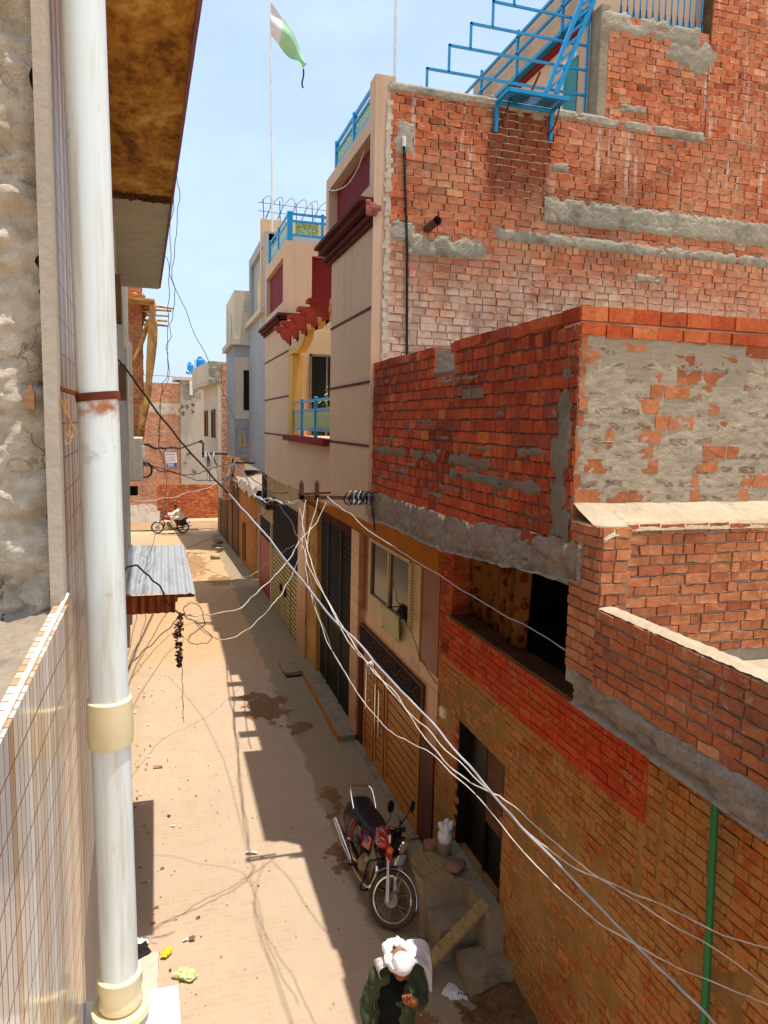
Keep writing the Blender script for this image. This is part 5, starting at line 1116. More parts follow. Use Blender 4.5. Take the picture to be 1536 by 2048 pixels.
g = MB(); g.tube(cr([onY(607, 138, 20.4), onY(607, 152, 20.4), onY(604, 166, 20.4), onY(606, 176, 20.4)], 4), .022, 6); g.build('cord', M['cabledk'], fp)
flagpole('flagpole', 'bare white pole standing behind the top edge of the big brick wall', Vector((3.67, 12, 9.6)), onY(792, -10, 12), .03)
# coiled razor wire on the rear roof wall
rz = thing('razor_wire', 'coiled razor wire along the top of the rear roof wall', 'razor wire', (3.2, 20.7, 11.5))
g = MB(); xa = onY(524, 430, 20.7).x; zc_ = onY(524, 413, 20.7).z; zr = .33; nT = 9; xe = xa + 2.9
g.tube([(xa + (xe - xa) * i / (nT * 18) + .14 * math.sin(i / 18 * 2 * math.pi), 20.7 + .26 * math.cos(i / 18 * 2 * math.pi), zc_ + zr * math.sin(i / 18 * 2 * math.pi + .5)) for i in range(nT * 18)], .008, 5); g.build('coil', M['iron'], rz)
g = MB()
for z in (zc_ + .1, zc_ - .12): g.tube([(xa - .1, 20.7, z), (xe, 20.7, z - .04)], .008, 5)
for i in range(7): g.tube([(xa + .05 + i * .45, 20.7, zw - .05), (xa + .03 + i * .45, 20.7, zc_ + .2)], .012, 5)
g.build('stay', M['iron'], rz)
# blue steel stair frame on the roof edge
st = thing('steel_stair_frame', 'sky blue steel stair frame standing on the roof above the brick wall', 'stair frame', (4.5, 9.3, 10.2))
g = MB(); Yt = 9.32
steps_ = [(3.28, 10.53), (3.575, 10.855), (3.865, 11.165), (4.165, 11.48), (4.46, 11.79), (4.75, 12.1)]
zp = 10.12
for x, z in steps_: g.bar((x, Yt, zp), (x, Yt, z + .014), .028); g.bar((x - .014, Yt, z), (5.6, Yt, z), .028); zp = z
g.bar((5.58, Yt, 10.1), (5.58, Yt, 12.4), .03); g.build('frame', M['blue'], st)
g = MB(); La = (onY(1092, 185, 9.2), onY(1168, -10, 9.2)); Lb = (onY(1112, 188, 9.2), onY(1192, -10, 9.2))
for L_ in (La, Lb): g.bar(L_[0], L_[1], .06, .05)
for i in range(7): g.bar(La[0].lerp(La[1], i / 7 + .02), Lb[0].lerp(Lb[1], min(1, i / 7 + .17)), .035, .03)
g.build('stringer', M['blue'], st)
# bracket shelf on the wall
ab = thing('wall_shelf_bracket', 'blue steel slatted shelf bracket fixed high on the big brick wall', 'bracket shelf', (4.55, 9.1, 10.0))
xs0, xs1, zs_, yf = 4.15, 4.94, 10.14, 8.72
g = MB()
for x in (xs0, xs1): g.bar((x, Yc - .03, 9.78), (x, Yc - .03, zs_ + .02), .045); g.bar((x, Yc, zs_), (x, yf, zs_ + .02), .045)
g.bar((xs0, yf, zs_ + .02), (xs1 + .05, yf, zs_ + .02), .05); g.bar((xs0, Yc - .04, zs_), (xs1, Yc - .04, zs_), .045); bevel(g.build('frame', M['blue'], ab), .004)
g = MB()
for i in range(6): y = Yc - .08 - i * .052; g.box(xs0 + .02, xs1 - .02, y - .009, y, zs_ - .004, zs_ + .012)
g.build('slat', M['bluedk'], ab)
g = MB(); g.tube(cr([(xs0 + .10, 8.85, zs_), (xs0 + .08, 8.98, 9.98), (xs0 + .02, 9.06, 9.84)], 5), .01, 6); g.build('tie', M['cabledk'], ab); g = MB(); g.tube(cr([(xs1 - .0, 8.85, zs_), (xs1 + .03, 9.0, 9.98), (xs1 - .03, 9.06, 9.84)], 5), .01, 6); g.build('tie', M['cabledk'], ab)
pn_ = thing('cooking_pan', 'old dark pan lying on the blue wall shelf', 'pan', (4.4, 8.9, zs_ + .03)); g = MB(); g.lathe([(.13, .02), (.16, .06), (.155, .06), (.12, .03)], (4.38, 8.9, zs_), n=20); g.build('bowl', M['iron'], pn_); g = MB(); g.bar((4.5, 8.84, zs_ + .06), (4.58, 8.74, zs_ + .3), .03, .015); g.build('handle', M['rust'], pn_)
cb = MB(); cb.box(4.66, 4.88, 8.78, 9.0, zs_ + .022, zs_ + .05); tag(bevel(cb.build('scrap_board', M['board']), .004), 'small dark scrap board lying on the blue wall shelf', 'board')
# fixtures on the big wall
g = MB(); p0 = onY(808, 290, 9.06); p1 = onY(818, 715, 9.06); g.tube([p0, p0.lerp(p1, .5) + Vector((.01, 0, 0)), (p1.x, 9.06, 5.6)], .016, 10); cp = g.build('conduit', M['rubber'], smooth='auto'); tag(cp, 'thin black conduit running down the big brick wall', 'conduit')
g = MB(); g.tube([p0 + Vector((0, 0, -.02)), p0 + Vector((0, .0, .09))], .025, 10); g.tube([p0 + Vector((0, 0, .08)), p0 + Vector((0, .05, .11))], .022, 10); o = g.build('pipe_end', M['white'], cp, smooth='auto')
g = MB(); c = onY(856, 456, 9.1); g.tube([(c.x - .03, 9.16, c.z - .02), (c.x + .03, 8.83, c.z + .03)], .056, 18, cap=False); g.tube([(c.x - .03, 9.16, c.z - .02), (c.x + .029, 8.84, c.z + .03)], .050, 18, cap=False); g.tube([(c.x - .025, 9.1, c.z - .02), (c.x - .02, 9.08, c.z - .018)], .058, 18); tag(g.build('drain_spout', M['iron'], smooth='auto'), 'short rusty pipe stub sticking out of the big brick wall', 'spout')
# ================================================================ MOTORCYCLES
def axrot(p, o, a, ang): return o + Matrix.Rotation(ang, 3, a) @ (Vector(p) - o)
def motorcycle(label, loc, heading, lean, steer, group=None, detail=True):
    rt_ = thing('motorcycle', label, 'motorcycle', loc, group); rt_.rotation_euler = (-lean, 0, heading)
    Hp = Vector((.97, 0, .84)); ax = Vector((-.44, 0, .90)).normalized()
    def T(mb):
        mb.v = [tuple(axrot(p, Hp, ax, steer)) for p in mb.v]; return mb
    def B(mb, nm, mt, par=rt_, sm='auto', bv=0):
        o = mb.build(nm, mt, par, smooth=sm, local=True)
        if bv: bevel(o, bv)
        return o
    def wheel(c, r, wd, front):
        f = T if front else (lambda q: q)
        g = MB(); g.tube([(c[0] + math.cos(t) * r, 0, c[2] + math.sin(t) * r) for t in [i * 2 * math.pi / 40 for i in range(40)]], wd, 10, close=True, squash=(1, 1)); w_ = B(f(g), 'wheel', M['tyre'], sm=True); w_['label'] = 'dusty spoked wheel'
        g = MB(); g.lathe([(r - wd * .75, -.022), (r - wd * .95, -.02), (r - wd * 1.05, 0), (r - wd * .95, .02), (r - wd * .75, .022)], c, (0, 1, 0), 40, cap=False); g.lathe([(r - wd * .9, -.024), (r - wd * 1.25, -.018), (r - wd * 1.25, .018), (r - wd * .9, .024)], c, (0, 1, 0), 40, cap=False); B(f(g), 'rim', M['chrome'], w_)
        g = MB(); g.lathe([(.02, -.06), (.085, -.05), (.09, -.02), (.05, 0), (.05, .045), (.02, .06)], c, (0, 1, 0), 24); B(f(g), 'hub', M['alu'], w_)
        if detail:
            g = MB()
            for i in range(18):
                t = i * 2 * math.pi / 18; s = 1 if i % 2 else -1; t2 = t + .5 * (1 if (i // 2) % 2 else -1)
                g.tube([(c[0] + math.cos(t2) * .05, s * .035, c[2] + math.sin(t2) * .05), (c[0] + math.cos(t) * (r - wd), 0, c[2] + math.sin(t) * (r - wd))], .003, 4)
            B(f(g), 'spokes', M['alu'], w_)
    RW = .275; wheel((0, 0, .31), RW, .042, False); wheel((1.23, 0, .31), RW, .036, True)
    # frame
    g = MB(); g.tube(cr([(.93, 0, .78), (.75, 0, .70), (.35, 0, .66), (-.12, 0, .68)], 4), .022, 8); g.tube(cr([(.94, 0, .74), (.88, 0, .45), (.72, 0, .25), (.4, 0, .22)], 4), .020, 8)
    for s in (-1, 1): g.tube([(.38, s * .09, .24), (.0, s * .10, .31)], .02, 8); g.tube([(.28, s * .1, .62), (.38, s * .09, .24)], .015, 8)
    B(g, 'frame', M['blackmet'])
    for s in (-1, 1):
        g = MB(); g.tube([(-.02, s * .13, .33), (-.07, s * .135, .63)], .014, 8); g.tube([(-.02 - .05 * k / 9, s * (.13 + .005 * k / 9), .36 + .25 * k / 9) for k in range(10)], .026, 10); B(g, 'shock_absorber', M['chrome'])
    # rear fender, tail lamp
    g = MB(); g.surf(lambda u, v: (lambda t, y: (math.cos(t) * .345 * (1 - .02 * abs(y) * 10), y, .31 + math.sin(t) * .345 - abs(y) * .25))(R(35) + u * R(165), (v - .5) * .13), 24, 8); B(g, 'rear_fender', M['chrome'], sm=True)
    g = MB(); g.box(-.36, -.29, -.05, .05, .52, .60); B(g, 'tail_lamp', M['pred'], bv=.015)
    # seat
    g = MB()
    def seat(u, v):
        x = .62 - u * .86; w_ = .125 + .04 * math.sin(math.pi * min(1, u * 1.1)) + .02 * u; a = math.pi * v
        h = .77 - .025 * math.sin(math.pi * u) + .03 * u + .03 * max(0, u - .8) * 5 * .4; 
        e = 1 if 0 < u < 1 else .55
        return (x, math.cos(a) * w_ * (1.0) * e, h + (math.sin(a) ** .6 if math.sin(a) > 0 else 0) * .065 * e - .045 + (0 if 0 < v < 1 else -.03))
    g.surf(seat, 24, 14); g.poly([(.62, -.05, .70), (.62, .05, .70), (-.24, .07, .72), (-.24, -.07, .72)]); st_ = B(g, 'seat', M['seat'], sm=True)
    # tank: two flat knee sides and a rounded top
    def tank(u, v):
        x = .60 + u * .40; t = math.pi * 2 * v; e = math.sin(math.pi * min(.999, max(.001, .06 + u * .90))) ** .45
        w_ = (.160 - .02 * (1 - u)) * e; hh = .125 * e; 
        cx_, sx_ = math.cos(t), math.sin(t); s2 = lambda q: math.copysign(abs(q) ** .72, q)
        return (x, s2(cx_) * w_, .80 + .03 * u + s2(sx_) * hh - .02 * (1 - u))
    g = MB(); g.surf(tank, 22, 28); tk = B(g, 'fuel_tank', M['pred'], sm=True)
    for s in (1, -1):
        g = MB()
        def dec(px_, pz_): u = (px_ - .60) / .40; e = math.sin(math.pi * min(.999, max(.001, .06 + u * .90))) ** .45; return (px_, s * ((.160 - .02 * (1 - u)) * e * 1.01 * (1 - .12 * abs(pz_ - .81) / .1) + .003), pz_)
        for pts, mt in (([(.66, .86), (.74, .88), (.82, .80), (.90, .87), (.95, .86), (.84, .745), (.80, .745)], 0), ([(.69, .855), (.74, .865), (.81, .795), (.85, .82), (.80, .76)], 1), ([(.84, .79), (.90, .845), (.92, .845), (.86, .77)], 2)):
            k_ = .004 * (mt + 1); g.prism([tuple(Vector(dec(x, z)) + Vector((0, s * k_, 0))) for x, z in pts], (0, -s * .006, 0), mt)
        B(g, 'sticker', [M['psil'], M['pgrn'], M['pblu']], tk, sm=False)
    g = MB(); g.lathe([(.035, 0), (.035, .012), (.028, .016)], (.84, 0, .928), n=16); B(g, 'filler_cap', M['chrome'], tk)
    # side covers
    for s in (1, -1):
        g = MB(); g.prism([(.60, s * .115, .68), (.34, s * .125, .70), (.28, s * .125, .60), (.36, s * .12, .47), (.58, s * .11, .52)], (0, -s * .03, 0)); sc_ = B(g, 'side_cover', M['pred'], sm=False, bv=.012)
        g = MB(); g.prism([(.55, s * .123, .62), (.40, s * .131, .66), (.36, s * .131, .60), (.50, s * .124, .57)], (0, -s * .01, 0)); B(g, 'sticker', M['pblu'], sc_, sm=False)
        # dark saddle flap with red piping
        g = MB(); g.surf(lambda u, v: (.30 - .48 * u, s * (.15 + .06 * math.sin(math.pi * v) + .01), .76 - .38 * v * (1 - .25 * abs(u - .5))), 10, 10); sb_ = B(g, 'saddle_flap', M['seat'], sm=True)
        g = MB(); f_ = lambda u, v: (.30 - .48 * u, s * (.15 + .06 * math.sin(math.pi * v) + .018), .76 - .38 * v * (1 - .25 * abs(u - .5)))
        for pa in ([(.15, .1), (.15, .85)], [(.28, .1), (.28, .85)], [(.15, .85), (.4, .9)], [(.5, .95), (.9, .95)], [(.85, .1), (.9, .6)]): g.tube([f_(pa[0][0] + (pa[1][0] - pa[0][0]) * k / 6, pa[0][1] + (pa[1][1] - pa[0][1]) * k / 6) for k in range(7)], .006, 5)
        B(g, 'piping', M['pred'], sb_)
    # engine
    g = MB(); g.lathe([(.0, -.15), (.09, -.145), (.125, -.11), (.13, -.06), (.13, .06), (.125, .11), (.09, .145), (0, .15)], (.52, 0, .31), (0, 1, 0), 24); g.box(.40, .72, -.075, .075, .22, .40); g.ell((.52, .13, .31), .11, .05, .10, 14); g.ell((.52, -.13, .31), .10, .05, .09, 14); en = B(g, 'engine', M['engine'], sm='auto')
    g = MB()
    for i in range(8): c = Vector((.66, 0, .40)) + Vector((.07, 0, .16)) * (i / 8); g.obox(c, (.085, 0, -.04), (0, .085, 0), (.0025, 0, .006))
    g.tube([(.66, 0, .40), (.74, 0, .58)], .06, 12); B(g, 'cylinder_fins', M['alu'], en)
    # exhaust on the right side, toe guard pipe below
    g = MB(); g.tube(cr([(.76, -.05, .46), (.90, -.10, .40), (.86, -.15, .22), (.5, -.17, .19), (.25, -.175, .22)], 5), .02, 8); g.tube([(.28, -.175, .215), (.05, -.18, .27), (-.38, -.185, .36), (-.44, -.185, .375)], [.024, .042, .044, .036], 14); B(g, 'exhaust', M['chrome'])
    g = MB(); g.tube(cr([(.86, -.22, .55), (.93, -.27, .38), (.86, -.24, .20), (.80, 0, .17), (.86, .24, .20), (.93, .27, .38), (.86, .22, .55), (.88, 0, .60), (.86, -.22, .55)], 5), .012, 8); B(g, 'leg_guard', M['blackmet'])
    for s in (1, -1): g = MB(); g.tube([(.42, s * .1, .24), (.42, s * .27, .25)], .018, 8); B(g, 'foot_peg', M['rubber'])
    g = MB(); g.tube(cr([(.36, .10, .20), (.34, .22, .02 - .0), (.32, .24, .0)], 4), .012, 6); B(g, 'side_stand', M['alu'])
    # grab rail
    g = MB(); g.tube(cr([(.12, .15, .66), (-.08, .16, .80), (-.24, .15, .90), (-.30, .09, .92), (-.30, -.09, .92), (-.24, -.15, .90), (-.08, -.16, .80), (.12, -.15, .66)], 5), .011, 8); B(g, 'grab_rail', M['chrome'])
    # steered front end
    for s in (1, -1):
        g = MB(); g.tube([(.90 + .03, s * .10, .93), (1.02, s * .10, .68)], .022, 10); g.tube([(1.02, s * .10, .69), (1.12, s * .10, .50)], .017, 10); g.tube([(1.10, s * .10, .54), (1.225, s * .10, .285)], .024, 10); B(T(g), 'fork_leg', M['chrome'])
    g = MB(); g.obox((1.0, 0, .72), (.05, 0, .02), (0, .13, 0), (-.012, 0, .028)); g.obox((.93, 0, .93), (.04, 0, .015), (0, .12, 0), (-.006, 0, .014)); B(T(g), 'fork_yoke', M['blackmet'])
    for s in (1, -1): g = MB(); g.obox((1.01, s * .118, .76), (.055, 0, -.02), (0, .02, 0), (-.04, 0, .085)); B(T(g), 'fork_cover', M['pred'], sm=False, bv=.015)
    g = MB(); g.surf(lambda u, v: (lambda t, y: (1.23 + math.cos(t) * (.345 - abs(y) * .35), y, .31 + math.sin(t) * (.345 - abs(y) * .35)))(R(8) + u * R(150), (v - .5) * .125), 30, 8); o = B(T(g), 'front_fender', M['chrome'], sm=True); q = o.modifiers.new('s', 'SOLIDIFY'); q.thickness = .004
    g = MB()
    for s in (1, -1): g.tube([(1.23, s * .075, .31), (1.19, s * .065, .63)], .006, 6)
    B(T(g), 'fender_stay', M['chrome'])
    g = MB(); g.tube(cr([(.80, -.36, 1.00), (.86, -.24, 1.02), (.90, -.10, .96), (.90, .10, .96), (.86, .24, 1.02), (.80, .36, 1.00)], 5), .011, 8); hb = B(T(g), 'handlebar', M['blackmet'])
    for s in (1, -1): g = MB(); g.tube([(.865, s * .25, 1.018), (.795, s * .37, .998)], .018, 10); B(T(g), 'grip', M['rubber'], hb); g = MB(); g.tube(cr([(.88, s * .22, 1.01), (.95, s * .28, 1.0), (.88, s * .36, .99)], 4), .006, 6); B(T(g), 'lever', M['alu'], hb)
    for s in (1, -1):
        g = MB(); g.tube(cr([(.87, s * .2, 1.02), (.90, s * .23, 1.12), (.88, s * .28, 1.2)], 4), .006, 6); mi = B(T(g), 'mirror', M['blackmet']); g = MB(); g.lathe([(.0, -.012), (.05, -.01), (.062, .004), (.055, .016), (0, .018)], (.88, s * .31, 1.24), (.9, s * .1, .15), 20, sy=1.35); B(T(g), 'shell', M['blackmet'], mi)
    g = MB(); g.lathe([(.0, -.10), (.06, -.09), (.088, -.03), (.092, .03)], (1.07, 0, .87), (1, 0, -.12), 24); hl = B(T(g), 'headlamp', M['blackmet']); g = MB(); g.lathe([(.095, .02), (.095, .045), (.088, .05)], (1.07, 0, .87), (1, 0, -.12), 24); B(T(g), 'trim_ring', M['chrome'], hl); g = MB(); g.lathe([(.088, .046), (.06, .062), (.0, .07)], (1.07, 0, .87), (1, 0, -.12), 24); B(T(g), 'lens', M['lens'], hl)
    g = MB()
    for s in (1, -1): g.lathe([(.0, -.03), (.035, -.02), (.04, .03), (.0, .035)], (.98, s * .055, 1.0), (-.4, 0, 1), 16)
    B(T(g), 'gauge', M['blackmet'])
    for s in (1, -1): g = MB(); g.tube([(1.04, s * .10, .80), (1.05, s * .19, .80)], .008, 6); g.ell((1.05, s * .2, .80), .04, .035, .035, 10); B(T(g), 'indicator', M['amber'])
    g = MB(); g.obox((1.13, 0, .72), (.01, 0, 0), (0, .1, 0), (0, 0, .055)); B(T(g), 'number_plate', M['paper'], sm=False)
    rt_.scale = (1.05, 1.05, 1.05)
    return rt_
hd_ = math.atan2(-1.0, .07)
motorcycle('red motorcycle with black seat parked beside the wooden gate, front wheel turned', (2.405, 8.98, .015), hd_, R(11), R(40))
far = motorcycle('red motorcycle being ridden across the far road', (.88, 39.72, .03), math.pi, 0, 0, detail=False)
# ================================================================ PEOPLE
def fuse(o, vox, sm=6, f=.5):
    r = o.modifiers.new('fuse', 'REMESH'); r.mode = 'VOXEL'; r.voxel_size = vox; r.use_smooth_shade = True
    s = o.modifiers.new('smooth', 'SMOOTH'); s.iterations = sm; s.factor = f; return o
def folds(o, sz, st):
    tx = bpy.data.textures.new('folds', 'CLOUDS'); tx.noise_scale = sz; tx.noise_depth = 2
    d = o.modifiers.new('folds', 'DISPLACE'); d.texture = tx; d.strength = st; d.mid_level = .5; d.texture_coords = 'GLOBAL'; return o
def finger(mb, base, d, n, L, r, curl):
    p = Vector(base); d = Vector(d).normalized(); axs = Vector(n).normalized(); pts = [p.copy()]
    for k, fr_ in enumerate((.45, .32, .23)):
        p = p + d * L * fr_; pts.append(p.copy()); d = Matrix.Rotation(curl, 3, axs) @ d
    mb.tube(pts, [r, r * .95, r * .85, r * .65], 8); mb.ell(pts[-1], r * .65, r * .65, r * .65, 8)
mx_, my_ = 1.83, 5.36
pm = thing('person', 'man in dark green tunic and white headscarf walking with one hand raised to his chin', 'person', (mx_, my_, 0))
V = lambda x, y, z: Vector((mx_ + x, my_ + y, z))
head = V(-.02, -.13, 1.565)
g = MB()
rotH = Matrix.Rotation(R(28), 3, 'X')
g.ell(head, .074, .093, .115, 20, 0, rotH); g.ell(head + Vector((0, -.045, -.06)), .052, .052, .058, 14, 0, rotH)
g.ell(head + rotH @ Vector((0, -.096, -.02)), .012, .018, .022, 10, 0, rotH)                     # nose
for s in (1, -1): g.ell(head + rotH @ Vector((s * .074, .005, -.01)), .010, .022, .032, 10, 0, rotH)    # ears
g.ell(head + rotH @ Vector((0, -.083, -.062)), .024, .010, .008, 10, 0, rotH); g.ell(head + rotH @ Vector((0, -.082, -.075)), .022, .010, .008, 10, 0, rotH); g.ell(head + rotH @ Vector((0, -.086, .028)), .05, .010, .010, 10, 0, rotH)
g.tube([V(0, .0, 1.36), V(0, -.03, 1.44), V(-.01, -.08, 1.52)], [.062, .055, .055], 14)
# torso
g.tube([V(0, .01, .86), V(0, .02, 1.0), V(0, .0, 1.15), V(0, 0, 1.30), V(0, .0, 1.40)], [.155, .14, .15, .165, .11], 16, squash=(.75, 1.05))
sh = {1: V(.17, 0, 1.37), -1: V(-.17, .01, 1.37)}
elb = {1: V(.225, -.05, 1.10), -1: V(-.245, .05, 1.10)}
wri = {1: V(.075, -.245, 1.27), -1: V(-.25, -.03, .87)}
for s in (1, -1):
    g.tube([V(s * .08, 0, 1.37), sh[s], sh[s].lerp(elb[s], .5), elb[s], elb[s].lerp(wri[s], .4), wri[s]], [.06, .06, .048, .040, .038, .027], 12); g.ell(sh[s], .062, .06, .06, 12)
hipz = .88
an = {1: V(.08, -.16, .09), -1: V(-.09, .24, .12)}; kn = {1: V(.09, -.12, .48), -1: V(-.09, .05, .47)}
for s in (1, -1):
    g.tube([V(s * .085, 0, hipz), kn[s].lerp(V(s * .085, 0, hipz), .5), kn[s], kn[s].lerp(an[s], .4), an[s]], [.085, .08, .056, .052, .036], 12)
    g.tube([an[s] + Vector((0, .05, -.04)), an[s] + Vector((0, -.05, -.055)), an[s] + Vector((0, -.16, -.065))], [.034, .04, .028], 10)
# hands
ph = V(.005, -.265, 1.335)                       # raised hand, palm towards chin
g.ell(ph, .038, .024, .046, 14, 0, Matrix.Rotation(R(-30), 3, 'Y')); g.tube([wri[1], ph], [.027, .032], 10)
for i, (dx, L) in enumerate(((-.034, .062), (-.016, .074), (.004, .078), (.022, .07))):
    finger(g, ph + Vector((dx, -.004, .030 - .004 * i)), (-.25 + .12 * i, -.15, .9), (1, 0, 0), L, .0095, R(58))
finger(g, ph + Vector((.030, .0, -.004)), (.1, .35, .9), (1, .4, 0), .05, .0098, R(20))
pl_ = V(-.25, -.055, .80); g.ell(pl_, .024, .036, .048, 14); g.tube([wri[-1], pl_], [.027, .026], 10)
for i, (dy, L) in enumerate(((-.028, .066), (-.010, .076), (.008, .072), (.025, .058))): finger(g, pl_ + Vector((.0, dy, -.038)), (.05, -.05 + .03 * i, -1), (0, 1, 0), L, .0088, R(-16))
finger(g, pl_ + Vector((.008, -.036, .005)), (.25, -.6, -.75), (0, 1, 0), .056, .0095, R(-14))
fuse(g.build('body', M['skin'], pm), .0065, 4)
g = MB()
g.tube([V(0, .02, .50), V(0, .02, .66), V(0, .015, .86), V(0, .02, 1.0), V(0, .0, 1.15), V(0, 0, 1.30), V(0, .0, 1.395), V(0, -.02, 1.43)], [.225, .205, .178, .168, .172, .18, .125, .075], 24, squash=(.78, 1.08))
for s in (1, -1):
    w_ = wri[s].lerp(elb[s], .10)
    g.tube([V(s * .08, 0, 1.37), sh[s], sh[s].lerp(elb[s], .3), sh[s].lerp(elb[s], .6), elb[s], elb[s].lerp(wri[s], .3), elb[s].lerp(wri[s], .6), w_], [.072, .078, .066, .070, .058, .062, .050, .043], 14); g.ell(sh[s], .078, .072, .072, 12)
    for k in range(3): c = elb[s].lerp(sh[s], .12 + .14 * k); g.ell(c, .066, .062, .014, 12, 0, Matrix.Rotation(R(20 * s), 3, 'Y'))
folds(fuse(g.build('kurta', M['kurta'], pm), .011, 5), .09, .03)
g = MB(); g.tube([V(0, .02, .84), V(0, .02, 1.0), V(0, .0, 1.15), V(0, 0, 1.30), V(0, .0, 1.39), V(0, -.01, 1.425)], [.186, .177, .181, .187, .135, .085], 24, squash=(.80, .92)); fuse(g.build('vest', M['vest'], pm), .011, 3)
g = MB()
for s in (1, -1): g.tube([V(s * .085, 0, .80), kn[s].lerp(V(s * .085, 0, .86), .5), kn[s], kn[s].lerp(an[s], .5), an[s] + Vector((0, 0, .03))], [.11, .11, .095, .10, .085], 16)
fuse(g.build('trousers', M['kurta'], pm), .012, 5)
for s in (1, -1): g = MB(); g.tube([an[s] + Vector((0, .07, -.075)), an[s] + Vector((0, -.05, -.078)), an[s] + Vector((0, -.17, -.08))], [.036, .044, .036], 12, squash=(.3, 1)); g.build('sandal', M['rubber'], pm, smooth=True)
g = MB(); g.surf(lambda u, v: tuple(head + rotH @ Vector((.080 * math.cos(2 * math.pi * u) * math.sin(.25 + 1.25 * v), .012 + .096 * math.sin(2 * math.pi * u) * math.sin(.25 + 1.25 * v), .118 * math.cos(.25 + 1.25 * v) - .004))), 20, 8); g.build('hair', M['terra'], pm, smooth=True)
g = MB(); g.lathe([(.084, -.005), (.088, .03), (.083, .06), (.060, .083), (.03, .093), (.0, .095)], head + rotH @ Vector((0, -.030, .055)), rotH @ Vector((0, -.30, 1)), 32, sx=1.0, sy=1.03); g.build('cap', M['cloth'], pm, smooth=True)
# scarf: a loose ring of cloth round the cap with a long end blowing to one side
g = MB(); rs = random.Random(9)
ctr = head + Vector((.0, .02, .055)); ring = []
for i in range(48):
    a = 2 * math.pi * i / 48; rr_ = .098 + .012 * math.sin(3 * a + 1) + .006 * math.sin(7 * a); front = max(0, -math.sin(a))
    ring.append(ctr + Vector((math.cos(a) * rr_ * 1.05, math.sin(a) * (rr_ + .012), -.030 * front + .035 * max(0, math.sin(a)) + .008 * math.sin(5 * a))))
g.tube(ring, [.031 + .008 * math.sin(i * .8) + .005 * math.sin(i * 1.9) for i in range(48)], 12, close=True, squash=(.85, 1.35))
for k in range(4):
    g.tube([p + Vector((0, 0, .018 - .014 * k)) + (p - ctr) * (.12 + .03 * math.sin(k * 2 + i * .5)) for i, p in enumerate(ring)], .012, 8, close=True)
folds(fuse(g.build('headscarf', M['cloth'], pm), .006, 2), .05, .022)
g = MB()
A0, A1 = ctr + Vector((.09, .09, .05)), ctr + Vector((.12, -.05, -.05)); T0, T1 = V(.33, .03, 1.13), V(.31, .0, 1.12)
def tail(u, v):
    p = A0.lerp(T0, u); q = A1.lerp(T1, u); bulge = Vector((.11, .06, .10)) * math.sin(math.pi * u) ; r_ = (p + bulge).lerp(q + bulge * .35, v)
    return tuple(r_ + Vector((.010 * math.sin(v * 14 + u * 5), .016 * math.sin(v * 11 + u * 4), .008 * math.sin(v * 9))))
g.surf(tail, 30, 16); o = g.build('scarf_end', M['cloth'], pm, smooth=True); q = o.modifiers.new('s', 'SOLIDIFY'); q.thickness = .004
g = MB(); g.surf(lambda u, v: tuple((ctr + Vector((-.10, .05 - .10 * v, -.02))).lerp(V(-.16, .09 - .16 * v, 1.40), u) + Vector((-.05 * math.sin(math.pi * u), .0, .02 * math.sin(math.pi * u) + .006 * math.sin(v * 12)))), 16, 12); o = g.build('scarf_end', M['cloth'], pm, smooth=True); q = o.modifiers.new('s', 'SOLIDIFY'); q.thickness = .004
# rider on the far motorcycle
rd_ = thing('person', 'man in white clothes riding the far motorcycle', 'person', (.88, 39.72, .03))
RV = lambda x, y, z: Vector((.88 - x, 39.72 - y, .03 + z))
g = MB(); hd2 = RV(.40, 0, 1.42); g.ell(hd2, .10, .085, .125, 14); g.ell(hd2 + Vector((-.10, 0, -.01)), .02, .016, .03, 8); g.tube([RV(.33, 0, 1.2), RV(.37, 0, 1.33)], [.06, .055], 10)
g.tube([RV(.15, 0, .84), RV(.19, 0, 1.0), RV(.28, 0, 1.18), RV(.33, 0, 1.25)], [.15, .15, .16, .1], 12)
for s in (1, -1):
    g.tube([RV(.32, s * .17, 1.2), RV(.52, s * .26, 1.02), RV(.80, s * .32, 1.02)], [.05, .042, .03], 10); g.ell(RV(.83, s * .33, 1.02), .045, .03, .03, 10)
    for k in range(4): g.tube([RV(.84, s * (.30 + .02 * k), 1.03), RV(.86, s * (.30 + .02 * k), 1.0), RV(.83, s * (.30 + .02 * k), .98)], .009, 6)
    g.tube([RV(.82, s * .29, 1.02), RV(.80, s * .27, .99)], .01, 6)
    g.tube([RV(.18, s * .10, .86), RV(.58, s * .2, .80), RV(.42, s * .22, .34)], [.09, .07, .045], 10); g.tube([RV(.38, s * .22, .29), RV(.56, s * .22, .27)], [.04, .035], 8)
fuse(g.build('body', M['skin'], rd_), .013, 3)
g = MB(); g.tube([RV(.08, 0, .74), RV(.15, 0, .86), RV(.19, 0, 1.0), RV(.28, 0, 1.18), RV(.33, 0, 1.26)], [.22, .2, .19, .19, .11], 14)
for s in (1, -1): g.tube([RV(.32, s * .15, 1.2), RV(.52, s * .26, 1.02), RV(.76, s * .315, 1.02)], [.08, .065, .05], 10); g.tube([RV(.18, s * .10, .86), RV(.58, s * .2, .80), RV(.47, s * .22, .55), RV(.42, s * .22, .36)], [.12, .11, .1, .09], 12)
fuse(g.build('white_clothes', M['lcotton'], rd_), .02, 4)
g = MB(); g.ell(hd2 + Vector((.02, 0, .03)), .10, .09, .11, 14); g.build('hair', M['hair'], rd_, smooth=True)
